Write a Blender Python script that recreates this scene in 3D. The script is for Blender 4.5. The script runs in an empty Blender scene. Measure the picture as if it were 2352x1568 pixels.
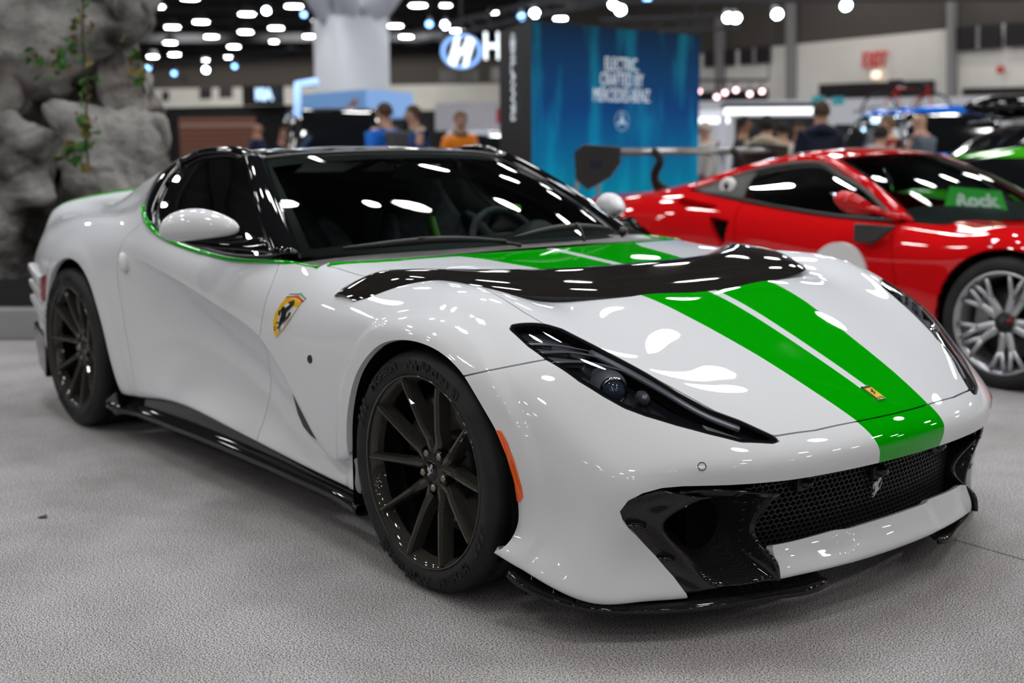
import bpy, bmesh, math, random
import numpy as np
from mathutils import Vector, Matrix
random.seed(7); rng = np.random.default_rng(11)
SC = bpy.context.scene
COL = SC.collection
PI = math.pi

# ------------------------------------------------------------------ camera
CAM_POS = (4.0663, -2.8333, 1.2314)
CAM_YAW, CAM_PITCH, CAM_ROLL, CAM_F = 2.4610, -0.1582, -0.0056, 2804.3   # focal length in pixels of a 2352 wide frame
cd = bpy.data.cameras.new('camera'); cam = bpy.data.objects.new('camera', cd); COL.objects.link(cam)
cd.sensor_width = 36.0; cd.lens = CAM_F / 2352 * 36.0
_d = Vector((math.cos(CAM_YAW) * math.cos(CAM_PITCH), math.sin(CAM_YAW) * math.cos(CAM_PITCH), math.sin(CAM_PITCH)))
_r = _d.cross(Vector((0, 0, 1))).normalized(); _u = _r.cross(_d)
_r2 = _r * math.cos(CAM_ROLL) + _u * math.sin(CAM_ROLL); _u2 = _u * math.cos(CAM_ROLL) - _r * math.sin(CAM_ROLL)
_m = Matrix((_r2, _u2, -_d)).transposed().to_4x4(); _m.translation = Vector(CAM_POS)
cam.matrix_world = _m
cd.clip_start = 0.05; cd.clip_end = 200
cd.dof.use_dof = True; cd.dof.focus_distance = 3.15; cd.dof.aperture_fstop = 2.1
SC.camera = cam
SC.cycles.adaptive_threshold = .02; SC.cycles.max_bounces = 5; SC.cycles.diffuse_bounces = 2; SC.cycles.glossy_bounces = 3; SC.cycles.transparent_max_bounces = 10

# ------------------------------------------------------------------ world (the dim bounce of the rest of the hall) and exposure
wd = bpy.data.worlds.new('hall_air'); SC.world = wd; wd.use_nodes = True
bg = wd.node_tree.nodes['Background']; bg.inputs[0].default_value = (0.80, 0.86, 1.0, 1); bg.inputs[1].default_value = 0.05
SC.view_settings.view_transform = 'Standard'; SC.view_settings.look = 'None'
SC.view_settings.exposure = 0.0; SC.view_settings.gamma = 1.0; SC.view_settings.use_curve_mapping = False

# ------------------------------------------------------------------ materials
MATS = {}
def mat(name, col, rough=0.5, metal=0.0, spec=0.5, coat=0.0, coat_rough=0.03, emit=None, estr=0.0, sheen=0.0, trans=0.0, ior=1.45):
    m = bpy.data.materials.new(name); m.use_nodes = True
    b = m.node_tree.nodes['Principled BSDF']
    b.inputs['Base Color'].default_value = (*col, 1); b.inputs['Roughness'].default_value = rough
    b.inputs['Metallic'].default_value = metal; b.inputs['Specular IOR Level'].default_value = spec
    b.inputs['Coat Weight'].default_value = coat; b.inputs['Coat Roughness'].default_value = coat_rough
    b.inputs['IOR'].default_value = ior
    if trans: b.inputs['Transmission Weight'].default_value = trans
    if emit: b.inputs['Emission Color'].default_value = (*emit, 1); b.inputs['Emission Strength'].default_value = estr
    MATS[name] = m
    return m
def nodes(m): return m.node_tree.nodes, m.node_tree.links, m.node_tree.nodes['Principled BSDF']
def N(nt, t, **kw):
    n = nt.new(t)
    for k, v in kw.items():
        if k.startswith('i_'):
            key = k[2:]; key = int(key) if key.isdigit() else key.replace('_', ' ')
            n.inputs[key].default_value = v
        else: setattr(n, k, v)
    return n
def noise_col(m, c1, c2, scale=5.0, detail=4.0, lo=0.35, hi=0.65, bump=0.0, bscale=None, coords='Object', dist=0.01):
    nt, lk, b = nodes(m)
    tc = N(nt, 'ShaderNodeTexCoord'); nz = N(nt, 'ShaderNodeTexNoise', i_Scale=scale, i_Detail=detail)
    lk.new(tc.outputs[coords], nz.inputs['Vector'])
    cr = N(nt, 'ShaderNodeValToRGB'); cr.color_ramp.elements[0].position = lo; cr.color_ramp.elements[1].position = hi
    cr.color_ramp.elements[0].color = (*c1, 1); cr.color_ramp.elements[1].color = (*c2, 1)
    lk.new(nz.outputs[0], cr.inputs[0]); lk.new(cr.outputs[0], b.inputs['Base Color'])
    if bump:
        n2 = N(nt, 'ShaderNodeTexNoise', i_Scale=bscale or scale * 3, i_Detail=3.0); lk.new(tc.outputs[coords], n2.inputs['Vector'])
        bp = N(nt, 'ShaderNodeBump', i_Strength=bump, i_Distance=dist); lk.new(n2.outputs[0], bp.inputs['Height']); lk.new(bp.outputs[0], b.inputs['Normal'])
    return m
def glass_mat(name, tint, refl_rough=0.0, ior=1.5):
    m = bpy.data.materials.new(name); m.use_nodes = True; nt = m.node_tree.nodes; lk = m.node_tree.links
    nt.remove(nt['Principled BSDF']); out = nt['Material Output']
    tr = N(nt, 'ShaderNodeBsdfTransparent'); tr.inputs[0].default_value = (*tint, 1)
    gl = N(nt, 'ShaderNodeBsdfGlossy'); gl.inputs['Roughness'].default_value = refl_rough
    fr = N(nt, 'ShaderNodeFresnel', i_IOR=ior); mx = N(nt, 'ShaderNodeMixShader')
    geo = N(nt, 'ShaderNodeNewGeometry'); mi = N(nt, 'ShaderNodeMix'); mi.data_type = 'FLOAT'
    lk.new(geo.outputs['Backfacing'], mi.inputs[0]); mi.inputs[2].default_value = ior; mi.inputs[3].default_value = ior
    lk.new(fr.outputs[0], mx.inputs[0]); lk.new(tr.outputs[0], mx.inputs[1]); lk.new(gl.outputs[0], mx.inputs[2]); lk.new(mx.outputs[0], out.inputs[0])
    nt.remove(mi); nt.remove(geo)
    MATS[name] = m
    return m

# ------------------------------------------------------------------ object helpers
def link(o, parent=None):
    COL.objects.link(o)
    if parent is not None: o.parent = parent
    return o
def tag(o, label=None, cat=None, group=None, kind=None):
    if label: o['label'] = label
    if cat: o['category'] = cat
    if group: o['group'] = group
    if kind: o['kind'] = kind
    return o
def empty(name, loc=(0, 0, 0), rz=0.0, label=None, cat=None, group=None):
    o = bpy.data.objects.new(name, None); o.empty_display_size = 0.1
    o.location = loc; o.rotation_euler = (0, 0, rz); link(o)
    return tag(o, label, cat, group)
def mesh_obj(name, V, P, m, parent=None, smooth=True, normals=None):
    me = bpy.data.meshes.new(name)
    me.from_pydata([tuple(map(float, v)) for v in V], [], [tuple(int(i) for i in f) for f in P])
    if smooth: me.polygons.foreach_set('use_smooth', [True] * len(me.polygons))
    if m is not None: me.materials.append(m)
    me.update()
    if normals is not None: me.normals_split_custom_set_from_vertices([tuple(map(float, n)) for n in normals])
    return link(bpy.data.objects.new(name, me), parent)
class MB:
    "collects shapes, builds ONE mesh object"
    def __init__(s): s.v = []; s.f = []
    def add(s, V, F):
        o = len(s.v); s.v += [tuple(map(float, p)) for p in V]; s.f += [tuple(i + o for i in f) for f in F]; return s
    def box(s, c, d, rz=0.0, M=None):
        x, y, z = d[0] / 2, d[1] / 2, d[2] / 2
        V = [Vector((a * x, b * y, e * z)) for a in (-1, 1) for b in (-1, 1) for e in (-1, 1)]
        if M is not None: V = [M @ v for v in V]
        if rz: R = Matrix.Rotation(rz, 3, 'Z'); V = [R @ v for v in V]
        V = [v + Vector(c) for v in V]
        return s.add(V, [(0, 1, 3, 2), (4, 6, 7, 5), (0, 4, 5, 1), (2, 3, 7, 6), (0, 2, 6, 4), (1, 5, 7, 3)])
    def tube(s, pts, r, n=8, caps=True, flat=1.0, up=None):
        pts = [Vector(p) for p in pts]; k = len(pts); rr = r if hasattr(r, '__len__') else [r] * k
        V = []; prev = None
        for i, p in enumerate(pts):
            t = (pts[min(i + 1, k - 1)] - pts[max(i - 1, 0)]).normalized()
            a = Vector(up) if up is not None else (prev if prev is not None else (Vector((0, 0, 1)) if abs(t.z) < .9 else Vector((1, 0, 0))))
            u = (a - t * a.dot(t)).normalized(); w = t.cross(u); prev = u
            V += [p + u * (rr[i] * flat * math.cos(2 * PI * j / n)) + w * (rr[i] * math.sin(2 * PI * j / n)) for j in range(n)]
        F = [(i * n + j, i * n + (j + 1) % n, (i + 1) * n + (j + 1) % n, (i + 1) * n + j) for i in range(k - 1) for j in range(n)]
        if caps: F += [tuple(range(n))[::-1], tuple((k - 1) * n + j for j in range(n))]
        return s.add(V, F)
    def lathe(s, prof, c, axis='y', n=48, close=False):
        "prof: list of (radius, offset along axis)"
        V = []; c = Vector(c)
        for r, h in prof:
            for j in range(n):
                a = 2 * PI * j / n; ca, sa = r * math.cos(a), r * math.sin(a)
                V.append(c + (Vector((ca, h, sa)) if axis == 'y' else Vector((ca, sa, h)) if axis == 'z' else Vector((h, ca, sa))))
        k = len(prof)
        F = [(i * n + j, i * n + (j + 1) % n, (i + 1) * n + (j + 1) % n, (i + 1) * n + j) for i in range(k - 1) for j in range(n)]
        if close: F += [((k - 1) * n + j, (k - 1) * n + (j + 1) % n, (j + 1) % n, j) for j in range(n)]
        return s.add(V, F)
    def prism(s, poly, a, b, fn):
        "poly 2-D points, extruded from a to b, fn(u, v, t) -> xyz"
        n = len(poly); V = [fn(u, v, a) for u, v in poly] + [fn(u, v, b) for u, v in poly]
        return s.add(V, [tuple(range(n))[::-1], tuple(range(n, 2 * n))] + [(i, (i + 1) % n, n + (i + 1) % n, n + i) for i in range(n)])
    def build(s, name, m, parent=None, smooth=False, bevel=0.0, seg=2, sub=0):
        o = mesh_obj(name, s.v, s.f, m, parent, smooth)
        bm = bmesh.new(); bm.from_mesh(o.data); bmesh.ops.recalc_face_normals(bm, faces=bm.faces); bm.to_mesh(o.data); bm.free()
        if bevel:
            b = o.modifiers.new('bevel', 'BEVEL'); b.width = bevel; b.segments = seg; b.limit_method = 'ANGLE'; b.angle_limit = 0.6
            o.data.polygons.foreach_set('use_smooth', [True] * len(o.data.polygons))
            w = o.modifiers.new('wn', 'WEIGHTED_NORMAL'); w.keep_sharp = True
        if sub:
            b = o.modifiers.new('sub', 'SUBSURF'); b.levels = sub; b.render_levels = sub
        return o
def spline(P, n):
    "Catmull-Rom through the points P (rows), n samples in all"
    P = np.asarray(P, float); k = len(P)
    d = np.r_[0, np.cumsum(np.linalg.norm(np.diff(P, axis=0), axis=1) ** .5 + 1e-9)]
    return csp(d, P, np.linspace(0, d[-1], n))
def csp(t, P, s):
    "natural cubic spline through P at knots t, sampled at s"
    t = np.asarray(t, float); P = np.asarray(P, float); one = P.ndim == 1
    if one: P = P[:, None]
    n = len(t); h = np.diff(t); A = np.zeros((n, n)); B = np.zeros((n, P.shape[1])); A[0, 0] = A[-1, -1] = 1
    for i in range(1, n - 1):
        A[i, i - 1] = h[i - 1]; A[i, i] = 2 * (h[i - 1] + h[i]); A[i, i + 1] = h[i]
        B[i] = 3 * ((P[i + 1] - P[i]) / h[i] - (P[i] - P[i - 1]) / h[i - 1])
    c = np.linalg.solve(A, B); b = (P[1:] - P[:-1]) / h[:, None] - h[:, None] * (2 * c[:-1] + c[1:]) / 3; d = (c[1:] - c[:-1]) / (3 * h[:, None])
    s = np.atleast_1d(np.asarray(s, float)); i = np.clip(np.searchsorted(t, s, side='right') - 1, 0, n - 2); u = (s - t[i])[:, None]
    R = P[i] + u * (b[i] + u * (c[i] + u * d[i]))
    return R[:, 0] if one else R
def patch(G, nu, nv):
    "tensor spline surface through the grid G[i][j] of points -> V, quads, (nu x nv)"
    G = np.asarray(G, float); a, b = G.shape[:2]
    d = np.r_[0, np.cumsum([np.mean(np.linalg.norm(G[i + 1] - G[i], axis=1)) for i in range(a - 1)])]
    e = np.r_[0, np.cumsum([np.mean(np.linalg.norm(G[:, j + 1] - G[:, j], axis=1)) for j in range(b - 1)])]
    H = csp(d, G.reshape(a, -1), np.linspace(0, d[-1], nu)).reshape(nu, b, 3)
    H = np.stack([csp(e, H[i], np.linspace(0, e[-1], nv)) for i in range(nu)])
    return H.reshape(-1, 3), [(i * nv + j, i * nv + j + 1, (i + 1) * nv + j + 1, (i + 1) * nv + j) for i in range(nu - 1) for j in range(nv - 1)]
def text_mesh(body, size, m, name, M, parent=None, extrude=0.002, align='CENTER', bold=0.0, spacing=1.0, xs=1.0):
    cu = bpy.data.curves.new('t', 'FONT'); cu.body = body; cu.size = size; cu.align_x = align; cu.align_y = 'CENTER'; cu.extrude = extrude
    cu.offset = bold; cu.space_character = spacing; cu.resolution_u = 3
    o = bpy.data.objects.new('t', cu); COL.objects.link(o); bpy.context.view_layer.update()
    me = bpy.data.meshes.new_from_object(o.evaluated_get(bpy.context.evaluated_depsgraph_get())); bpy.data.objects.remove(o)
    me.transform(M @ Matrix.Diagonal((xs, 1, 1, 1))); me.name = name; me.materials.clear(); me.materials.append(m)
    return link(bpy.data.objects.new(name, me), parent)
def frame_mat(o, x, y):
    "4x4 with text x axis along x, y axis along y, origin o"
    x = Vector(x).normalized(); y = Vector(y); y = (y - x * x.dot(y)).normalized(); z = x.cross(y)
    m = Matrix((x, y, z)).transposed().to_4x4(); m.translation = Vector(o); return m
def in_poly_sd(q, poly):
    "signed distance to a closed polygon, negative inside; q (n,2)"
    P = np.asarray(poly, float); A = P; B = np.roll(P, -1, 0); q = np.asarray(q, float)
    d = np.full(len(q), 1e9); ins = np.zeros(len(q), bool)
    for a, b in zip(A, B):
        e = b - a; w = q - a; t = np.clip((w @ e) / max(e @ e, 1e-12), 0, 1); d = np.minimum(d, np.linalg.norm(w - t[:, None] * e, axis=1))
        c = (a[1] > q[:, 1]) != (b[1] > q[:, 1]); den = b[1] - a[1] if abs(b[1] - a[1]) > 1e-12 else 1e-12
        ins ^= c & (q[:, 0] < (b[0] - a[0]) * (q[:, 1] - a[1]) / den + a[0])
    return np.where(ins, -d, d)
class Surf:
    "vertices, vertex normals and polygons of an open surface that can be cut along f = 0"
    def __init__(s, V, Nn, P): s.V = np.asarray(V, float); s.N = np.asarray(Nn, float); s.P = P
    def cut(s, f):
        "-> (part with f<0, part with f>0)"
        V, Nn = s.V, s.N; g = f(V); g = np.where(np.abs(g) < 1e-7, 1e-7, g)
        E = {}; newV = []; newN = []; n0 = len(V)
        pend = [(min(a, b), max(a, b)) for p in s.P for a, b in zip(p, p[1:] + p[:1]) if (g[a] < 0) != (g[b] < 0)]
        keys = sorted(set(pend))
        if keys:
            A = np.array([k[0] for k in keys]); B = np.array([k[1] for k in keys]); lo = np.zeros(len(A)); hi = np.ones(len(A)); ga = g[A]
            for _ in range(14):
                t = (lo + hi) / 2; gm = f(V[A] + (V[B] - V[A]) * t[:, None]); same = (gm < 0) == (ga < 0); lo = np.where(same, t, lo); hi = np.where(same, hi, t)
            t = ((lo + hi) / 2)[:, None]; newV = V[A] + (V[B] - V[A]) * t; newN = Nn[A] + (Nn[B] - Nn[A]) * t
            newN /= np.linalg.norm(newN, axis=1)[:, None] + 1e-12
            E = {k: n0 + i for i, k in enumerate(keys)}
            AV = np.vstack([V, newV]); AN = np.vstack([Nn, newN])
        else: AV, AN = V, Nn
        neg, pos = [], []
        for p in s.P:
            sg = [g[i] < 0 for i in p]
            if all(sg): neg.append(p)
            elif not any(sg): pos.append(p)
            else:
                a, b = [], []
                for i, j in zip(p, p[1:] + p[:1]):
                    (a if g[i] < 0 else b).append(i)
                    if (g[i] < 0) != (g[j] < 0):
                        e = E[(min(i, j), max(i, j))]; a.append(e); b.append(e)
                if len(a) > 2: neg.append(tuple(a))
                if len(b) > 2: pos.append(tuple(b))
        return Surf(AV, AN, neg).clean(), Surf(AV, AN, pos).clean()
    def clean(s):
        used = sorted({i for p in s.P for i in p}); m = {k: i for i, k in enumerate(used)}
        s.P = [tuple(m[i] for i in p) for p in s.P]; s.V = s.V[used] if used else np.zeros((0, 3)); s.N = s.N[used] if used else np.zeros((0, 3)); return s
    def mirror(s):
        k = np.array([1, -1, 1]); return Surf(s.V * k, s.N * k, [p[::-1] for p in s.P])
    def join(s, o):
        n = len(s.V); return Surf(np.vstack([s.V, o.V]), np.vstack([s.N, o.N]), s.P + [tuple(i + n for i in p) for p in o.P])
    def both(s):
        "right half + mirror image, welded on the centre line"
        o = s.mirror(); V = np.vstack([s.V, o.V]); Nn = np.vstack([s.N, o.N]); n = len(s.V); mp = np.arange(2 * n)
        c = np.where(np.abs(s.V[:, 1]) < 1e-5)[0]; mp[n + c] = c
        return Surf(V, Nn, s.P + [tuple(int(mp[i + n]) for i in p) for p in o.P]).clean()
    def offset(s, d): return Surf(s.V + s.N * d, s.N, s.P)
    def obj(s, name, m, parent=None, skirt=0.0, skirt_dir=None, back=False, flat_n=None):
        "build the mesh; skirt = depth of the turned-in edge along every open border"
        V = list(s.V); Nn = list(s.N); P = list(s.P); nskirt = 0
        if skirt:
            cnt = {}
            for p in P:
                for a, b in zip(p, p[1:] + p[:1]): cnt[(a, b)] = cnt.get((a, b), 0) + 1
            bd = [(a, b) for (a, b) in cnt if (b, a) not in cnt]
            if flat_n is not None: bd = [(a, b) for a, b in bd if not flat_n(s.V[[a, b]]).all()]
            tan = {}; 
            for a, b in bd:
                e = s.V[b] - s.V[a]
                for i in (a, b): tan[i] = tan.get(i, 0) + e
            idx = {}; idy = {}
            for i in tan:
                t = tan[i] / (np.linalg.norm(tan[i]) + 1e-12); out = np.cross(t, s.N[i]); dr = -s.N[i] if skirt_dir is None else np.asarray(skirt_dir(s.V[i]), float)
                idx[i] = len(V); V.append(s.V[i]); Nn.append(out)
                idy[i] = len(V); V.append(s.V[i] + dr * skirt); Nn.append(out)
            for a, b in bd: P.append((b, a, idx[a], idx[b]) if 0 else (idx[b], idx[a], idy[a], idy[b])); nskirt += 1
        return mesh_obj(name, V, P, m, parent, True, Nn)
# ================================================================== the hall
_cy, _sy = math.cos(CAM_YAW), math.sin(CAM_YAW)
AH = Vector((_cy, _sy, 0)); RH = Vector((_sy, -_cy, 0))                                 # the hall's own axes: along the aisle and across it
def at(px, py, d):
    "point of the hall at the plan depth d along the aisle that shows at the photograph's pixel"
    v = _d * CAM_F + _r2 * (px - 1176) - _u2 * (py - 784); t = d / (v.x * AH.x + v.y * AH.y); return Vector(CAM_POS) + v * t
def aisle_mat(o):
    m = Matrix((RH, AH, Vector((0, 0, 1)))).transposed().to_4x4(); m.translation = Vector(o); return m
AISLE_RZ = math.atan2(RH.y, RH.x)
HALL = aisle_mat((CAM_POS[0], CAM_POS[1], 0))                                            # local: x across (right +), y along the aisle (away +), z up
def hp(x, y, z): return HALL @ Vector((x, y, z))
def hbox(mb, c, d): return mb.box(hp(*c), d, AISLE_RZ)

# carpet
m = mat('carpet_grey', (.3, .3, .3), .95, spec=.1, ); nt, lk, b = nodes(m)
tc = N(nt, 'ShaderNodeTexCoord'); n1 = N(nt, 'ShaderNodeTexNoise', i_Scale=230.0, i_Detail=2.0, i_Roughness=.6); n2 = N(nt, 'ShaderNodeTexNoise', i_Scale=1.7, i_Detail=5.0, i_Roughness=.6); n3 = N(nt, 'ShaderNodeTexNoise', i_Scale=420.0, i_Detail=1.0)
for n_ in (n1, n2, n3): lk.new(tc.outputs['Object'], n_.inputs['Vector'])
c1 = N(nt, 'ShaderNodeValToRGB'); c1.color_ramp.elements[0].position = .36; c1.color_ramp.elements[1].position = .64
c1.color_ramp.elements[0].color = (.065, .061, .062, 1); c1.color_ramp.elements[1].color = (.78, .75, .76, 1)
c2 = N(nt, 'ShaderNodeValToRGB'); c2.color_ramp.elements[0].position = .30; c2.color_ramp.elements[1].position = .62; c2.color_ramp.elements[0].color = (.72, .71, .70, 1); c2.color_ramp.elements[1].color = (1, 1, 1, 1)
lk.new(n1.outputs[0], c1.inputs[0]); lk.new(n2.outputs[0], c2.inputs[0])
mx = N(nt, 'ShaderNodeMix'); mx.data_type = 'RGBA'; mx.blend_type = 'MULTIPLY'; mx.inputs[0].default_value = 1.0
lk.new(c1.outputs[0], mx.inputs[6]); lk.new(c2.outputs[0], mx.inputs[7]); lk.new(mx.outputs[2], b.inputs['Base Color'])
bpn = N(nt, 'ShaderNodeBump', i_Strength=.9, i_Distance=.004); lk.new(n3.outputs[0], bpn.inputs['Height']); lk.new(bpn.outputs[0], b.inputs['Normal'])
fl = MB(); fl.add([hp(-70, -45, 0), hp(60, -45, 0), hp(60, 130, 0), hp(-70, 130, 0), hp(-70, -45, -.1), hp(60, -45, -.1), hp(60, 130, -.1), hp(-70, 130, -.1)], [(0, 1, 2, 3), (4, 7, 6, 5), (0, 4, 5, 1), (1, 5, 6, 2), (2, 6, 7, 3), (3, 7, 4, 0)])
tag(fl.build('floor', MATS['carpet_grey']), 'mottled grey exhibition carpet', 'floor', kind='structure')

# ceiling: black deck with beams, lamps hung under it
noise_col(mat('ceiling_black', (.012, .012, .014), .9), (.008, .008, .010), (.020, .020, .024), .6)
cm = MB(); hbox(cm, (0, 42, 10.1), (140, 180, .2)); ce = tag(cm.build('ceiling', MATS['ceiling_black']), 'black ceiling deck of the hall', 'ceiling', kind='structure')
mat('beam_dark', (.035, .035, .042), .7)
for k in range(16): bm_ = MB(); hbox(bm_, (0, 6 + k * 7.5, 9.55), (120, .35, .6)); bm_.build('beam', MATS['beam_dark'], ce)
mat('lamp_shell', (.25, .25, .25), .5); mat('lamp_glow', (1, 1, 1), .5, emit=(1.0, .98, .95), estr=58.0); mat('spot_glow', (1, 1, 1), .5, emit=(.55, .80, 1.0), estr=58.0); mat('blue_glow', (1, 1, 1), .5, emit=(.16, .40, 1.0), estr=9.0); mat('pink_glow', (1, 1, 1), .5, emit=(1.0, .62, .66), estr=6.0)
def lamp_mesh(name, r, h, glow, n=8):
    V = []; prof = [(r * .35, h), (r * .8, h * .55), (r, .05), (r, 0)]
    for rr, z in prof: V += [(rr * math.cos(2 * PI * j / n), rr * math.sin(2 * PI * j / n), z) for j in range(n)]
    F = [(i * n + j, i * n + (j + 1) % n, (i + 1) * n + (j + 1) % n, (i + 1) * n + j)[::-1] for i in range(3) for j in range(n)] + [tuple(range(n))]
    o = len(V); V += [(r * .92 * math.cos(2 * PI * j / n), r * .92 * math.sin(2 * PI * j / n), -.02) for j in range(n)]; F.append(tuple(o + j for j in range(n))[::-1])
    me = bpy.data.meshes.new(name); me.from_pydata(V, [], F); me.materials.append(MATS['lamp_shell']); me.materials.append(glow); me.polygons[len(F) - 1].material_index = 1; me.update(); return me
ME_LAMP = lamp_mesh('ceiling_lamp', .42, .45, MATS['lamp_glow']); ME_SMALL = lamp_mesh('ceiling_lamp', .26, .3, MATS['lamp_glow'])
def put(me, name, p, label, cat, group, rx=0, rz=0):
    o = bpy.data.objects.new(name, me); o.location = p; o.rotation_euler = (rx, 0, rz); link(o); return tag(o, label, cat, group)
ZL = 8.0
LAMP_LABEL = 'round white high-bay lamp hung from the black ceiling'
def depth_for(py, z): return (z - CAM_POS[2]) * CAM_F / max(336.6 - py, 1) * 1.0
def lamp_at(px, py, me=None, z=ZL):
    d = depth_for(py, z); p = at(px, py, d); put(me or ME_LAMP, 'ceiling_lamp', p, LAMP_LABEL, 'lamp', 'high-bay lamps in rows under the ceiling', 0, .4)
for px, py in ((358,15),(462,50),(396,62),(567,32),(485,84),(391,98),(350,130),(401,125),(537,107),(564,73),(675,14),(634,64),(673,115),(735,47),(436,-4),(326,74),(933,84),(908,59),(960,12),(1050,70),(1435,24),(712,83),(960,-30),(250,-25),(560,-40),(800,-60),(1290,42)): lamp_at(px, py)
for px, py in ((473,138),(524,131),(629,95),(332,157),(1132,28),(1024,12)): lamp_at(px, py, ME_SMALL)
for iy in range(-8, 9):                                                                  # the rows over and behind the visitor
    for ix in range(-4, 8 if iy > 2 else 5):
        if iy < 0 and (ix + iy) % 2: continue
        x, y = ix * 4.6 + (2.3 if iy % 2 else 0), iy * 4.4 + 1.0
        put(ME_LAMP, 'ceiling_lamp', hp(x, y, ZL), LAMP_LABEL, 'lamp', 'high-bay lamps in rows under the ceiling', 0, .4)
# stage spots on trusses
ME_SHOW = lamp_mesh('show_spot', .16, .4, MATS['spot_glow'], 12); ME_SPOT = lamp_mesh('stage_spot', .11, .4, MATS['spot_glow'], 12); ME_BLUE = lamp_mesh('stage_spot', .09, .4, MATS['blue_glow'], 12); ME_PINK = lamp_mesh('spotlight', .07, .25, MATS['pink_glow'], 12)
TILT = math.radians(62)
def spot_at(px, py, d, me, name, label, group): put(me, name, at(px, py, d), label, 'spotlight', group, TILT, AISLE_RZ + PI)
for px, py, d in ((612,24,40),(1022,57,36),(1228,30,30),(1410,8,26),(1425,22,27),(1690,41,28),(1672,40,28.5),(1785,32,27),(1943,12,26),(473,160,48)): spot_at(px, py, d, ME_SPOT, 'stage_spot', 'cold white stage spot clamped to a ceiling truss', 'white stage spots on the trusses')
for px, py, d in ((698,33,40),(341,155,46),(400,168,46),(539,152,46),(986,55,34),(1486,0,26),(1198,38,30)): spot_at(px, py, d, ME_BLUE, 'stage_spot', 'blue stage spot clamped to a ceiling truss', 'blue stage spots on the trusses')
for px, py, d in ((1605,209,33),(1646,222,33),(1665,212,33),(1690,206,33),(1722,215,33),(1750,209,33)): spot_at(px, py, d, ME_PINK, 'spotlight', 'small pink spotlight above the white stand by the dark opening', 'pink spotlights over the stand')
for o_ in [o for o in COL.objects if o.name.startswith('spotlight')]:
    MB().tube([(0, 0, .2), (0, 0, .3)], .03, 6).build('yoke', MATS['beam_dark'], o_)
q0, q1 = at(1595, 200, 33.1), at(1765, 200, 33.1); zr_ = max(o.location.z for o in COL.objects if o.name.startswith('spotlight')) + .25
rl = MB().tube([(q0.x, q0.y, zr_), (q1.x, q1.y, zr_)], .04, 6)
for q_ in (q0, q1): rl.tube([(q_.x, q_.y, zr_), (q_.x, q_.y, 9.9)], .02, 6)
for o_ in [o for o in COL.objects if o.name.startswith('spotlight')]: rl.tube([(o_.location.x, o_.location.y, o_.location.z), (o_.location.x, o_.location.y, zr_ + .02)], .015, 5)
tag(rl.build('spot_rail', MATS['beam_dark']), 'thin dark rail carrying the pink spotlights', 'rail')
# focused show spots over and behind the cars
def show_spot(x, y, z, tx, ty, watts, label):
    p = hp(x, y, z); t = hp(tx, ty, .4); dr = (t - p).normalized()
    o = bpy.data.objects.new('show_spot', ME_SHOW); o.location = p - dr * .0; o.rotation_mode = 'QUATERNION'; o.rotation_quaternion = dr.to_track_quat('-Z', 'Y'); link(o); tag(o, label, 'spotlight', 'show spots aimed at the cars')
    l = bpy.data.lights.new('beam', 'SPOT'); l.energy = watts; l.color = (.94, .965, 1.0); l.shadow_soft_size = .20; l.spot_size = math.radians(64); l.spot_blend = .7; q = bpy.data.objects.new('beam', l); q.location = (0, 0, -.06); link(q, o)
for x, y, tx, ty in ((-3.2, 7.6, -1.4, 4.6), (-.8, 8.6, -.4, 4.2), (1.6, 7.4, .6, 3.4), (.4, 5.4, .2, 3.4), (-2.2, 5.6, -1.6, 4.6), (4.4, 8.2, 2.6, 5.6), (3.4, 10.5, 1.6, 7.0)): show_spot(x, y, 7.2, tx, ty, 100, 'cold white show spot hung above the cars, aimed at them')
for o_ in [o for o in COL.objects if o.name.startswith('stage_spot')]:
    l_ = o_.location; rod = MB().tube([(l_.x, l_.y, l_.z + .2), (l_.x, l_.y, 10.0)], .014, 5).build('drop_rod', MATS['beam_dark'], o_); rod.matrix_parent_inverse = Matrix.LocRotScale(o_.location, o_.rotation_euler, None).inverted()
for x in (-34, -25, -16, -7):                                                        # wash lamps added to brighten the far left wall
    p = hp(x, 90, 9.5); t = hp(x, 112, 4.5); dr = (t - p).normalized(); o = bpy.data.objects.new('wall_washer', ME_SHOW); o.location = p; o.rotation_mode = 'QUATERNION'; o.rotation_quaternion = dr.to_track_quat('-Z', 'Y'); link(o); tag(o, 'added ceiling wash lamp brightening the far left wall', 'lamp', 'wash lamps added to brighten the far left wall')
    l = bpy.data.lights.new('beam', 'SPOT'); l.energy = 5200; l.color = (1, .97, .92); l.shadow_soft_size = .3; l.spot_size = math.radians(80); l.spot_blend = .9; q = bpy.data.objects.new('beam', l); q.location = (0, 0, -.06); link(q, o)
def truss(a, b, nm):
    a, b = Vector(a), Vector(b); t = (b - a).normalized(); L = (b - a).length; up = Vector((0, 0, 1)); sd = t.cross(up).normalized(); mb = MB(); r = .025
    C4 = [(-.15, -.15), (.15, -.15), (.15, .15), (-.15, .15)]
    for u, v in C4: mb.tube([a + sd * u + up * v, b + sd * u + up * v], r, 5)
    n = int(L / .5)
    for i in range(n):
        for k in range(4):
            (u0, v0), (u1, v1) = C4[k], C4[(k + 1) % 4]
            if i % 2: u0, v0, u1, v1 = u1, v1, u0, v0
            mb.tube([a + t * (L * i / n) + sd * u0 + up * v0, a + t * (L * (i + 1) / n) + sd * u1 + up * v1], .012, 4)
    return tag(mb.build('lighting_truss', MATS['beam_dark']), nm, 'truss')
truss(at(940, 90, 36), at(1500, -40, 24), 'dark lighting truss slanting down behind the lit round sign')
truss(at(1240, -10, 26), at(2352, -20, 25), 'dark lighting truss running above the blue display wall')
truss(at(1380, 62, 30), at(1700, 50, 29), 'short dark lighting truss behind the top of the blue display wall')
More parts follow.
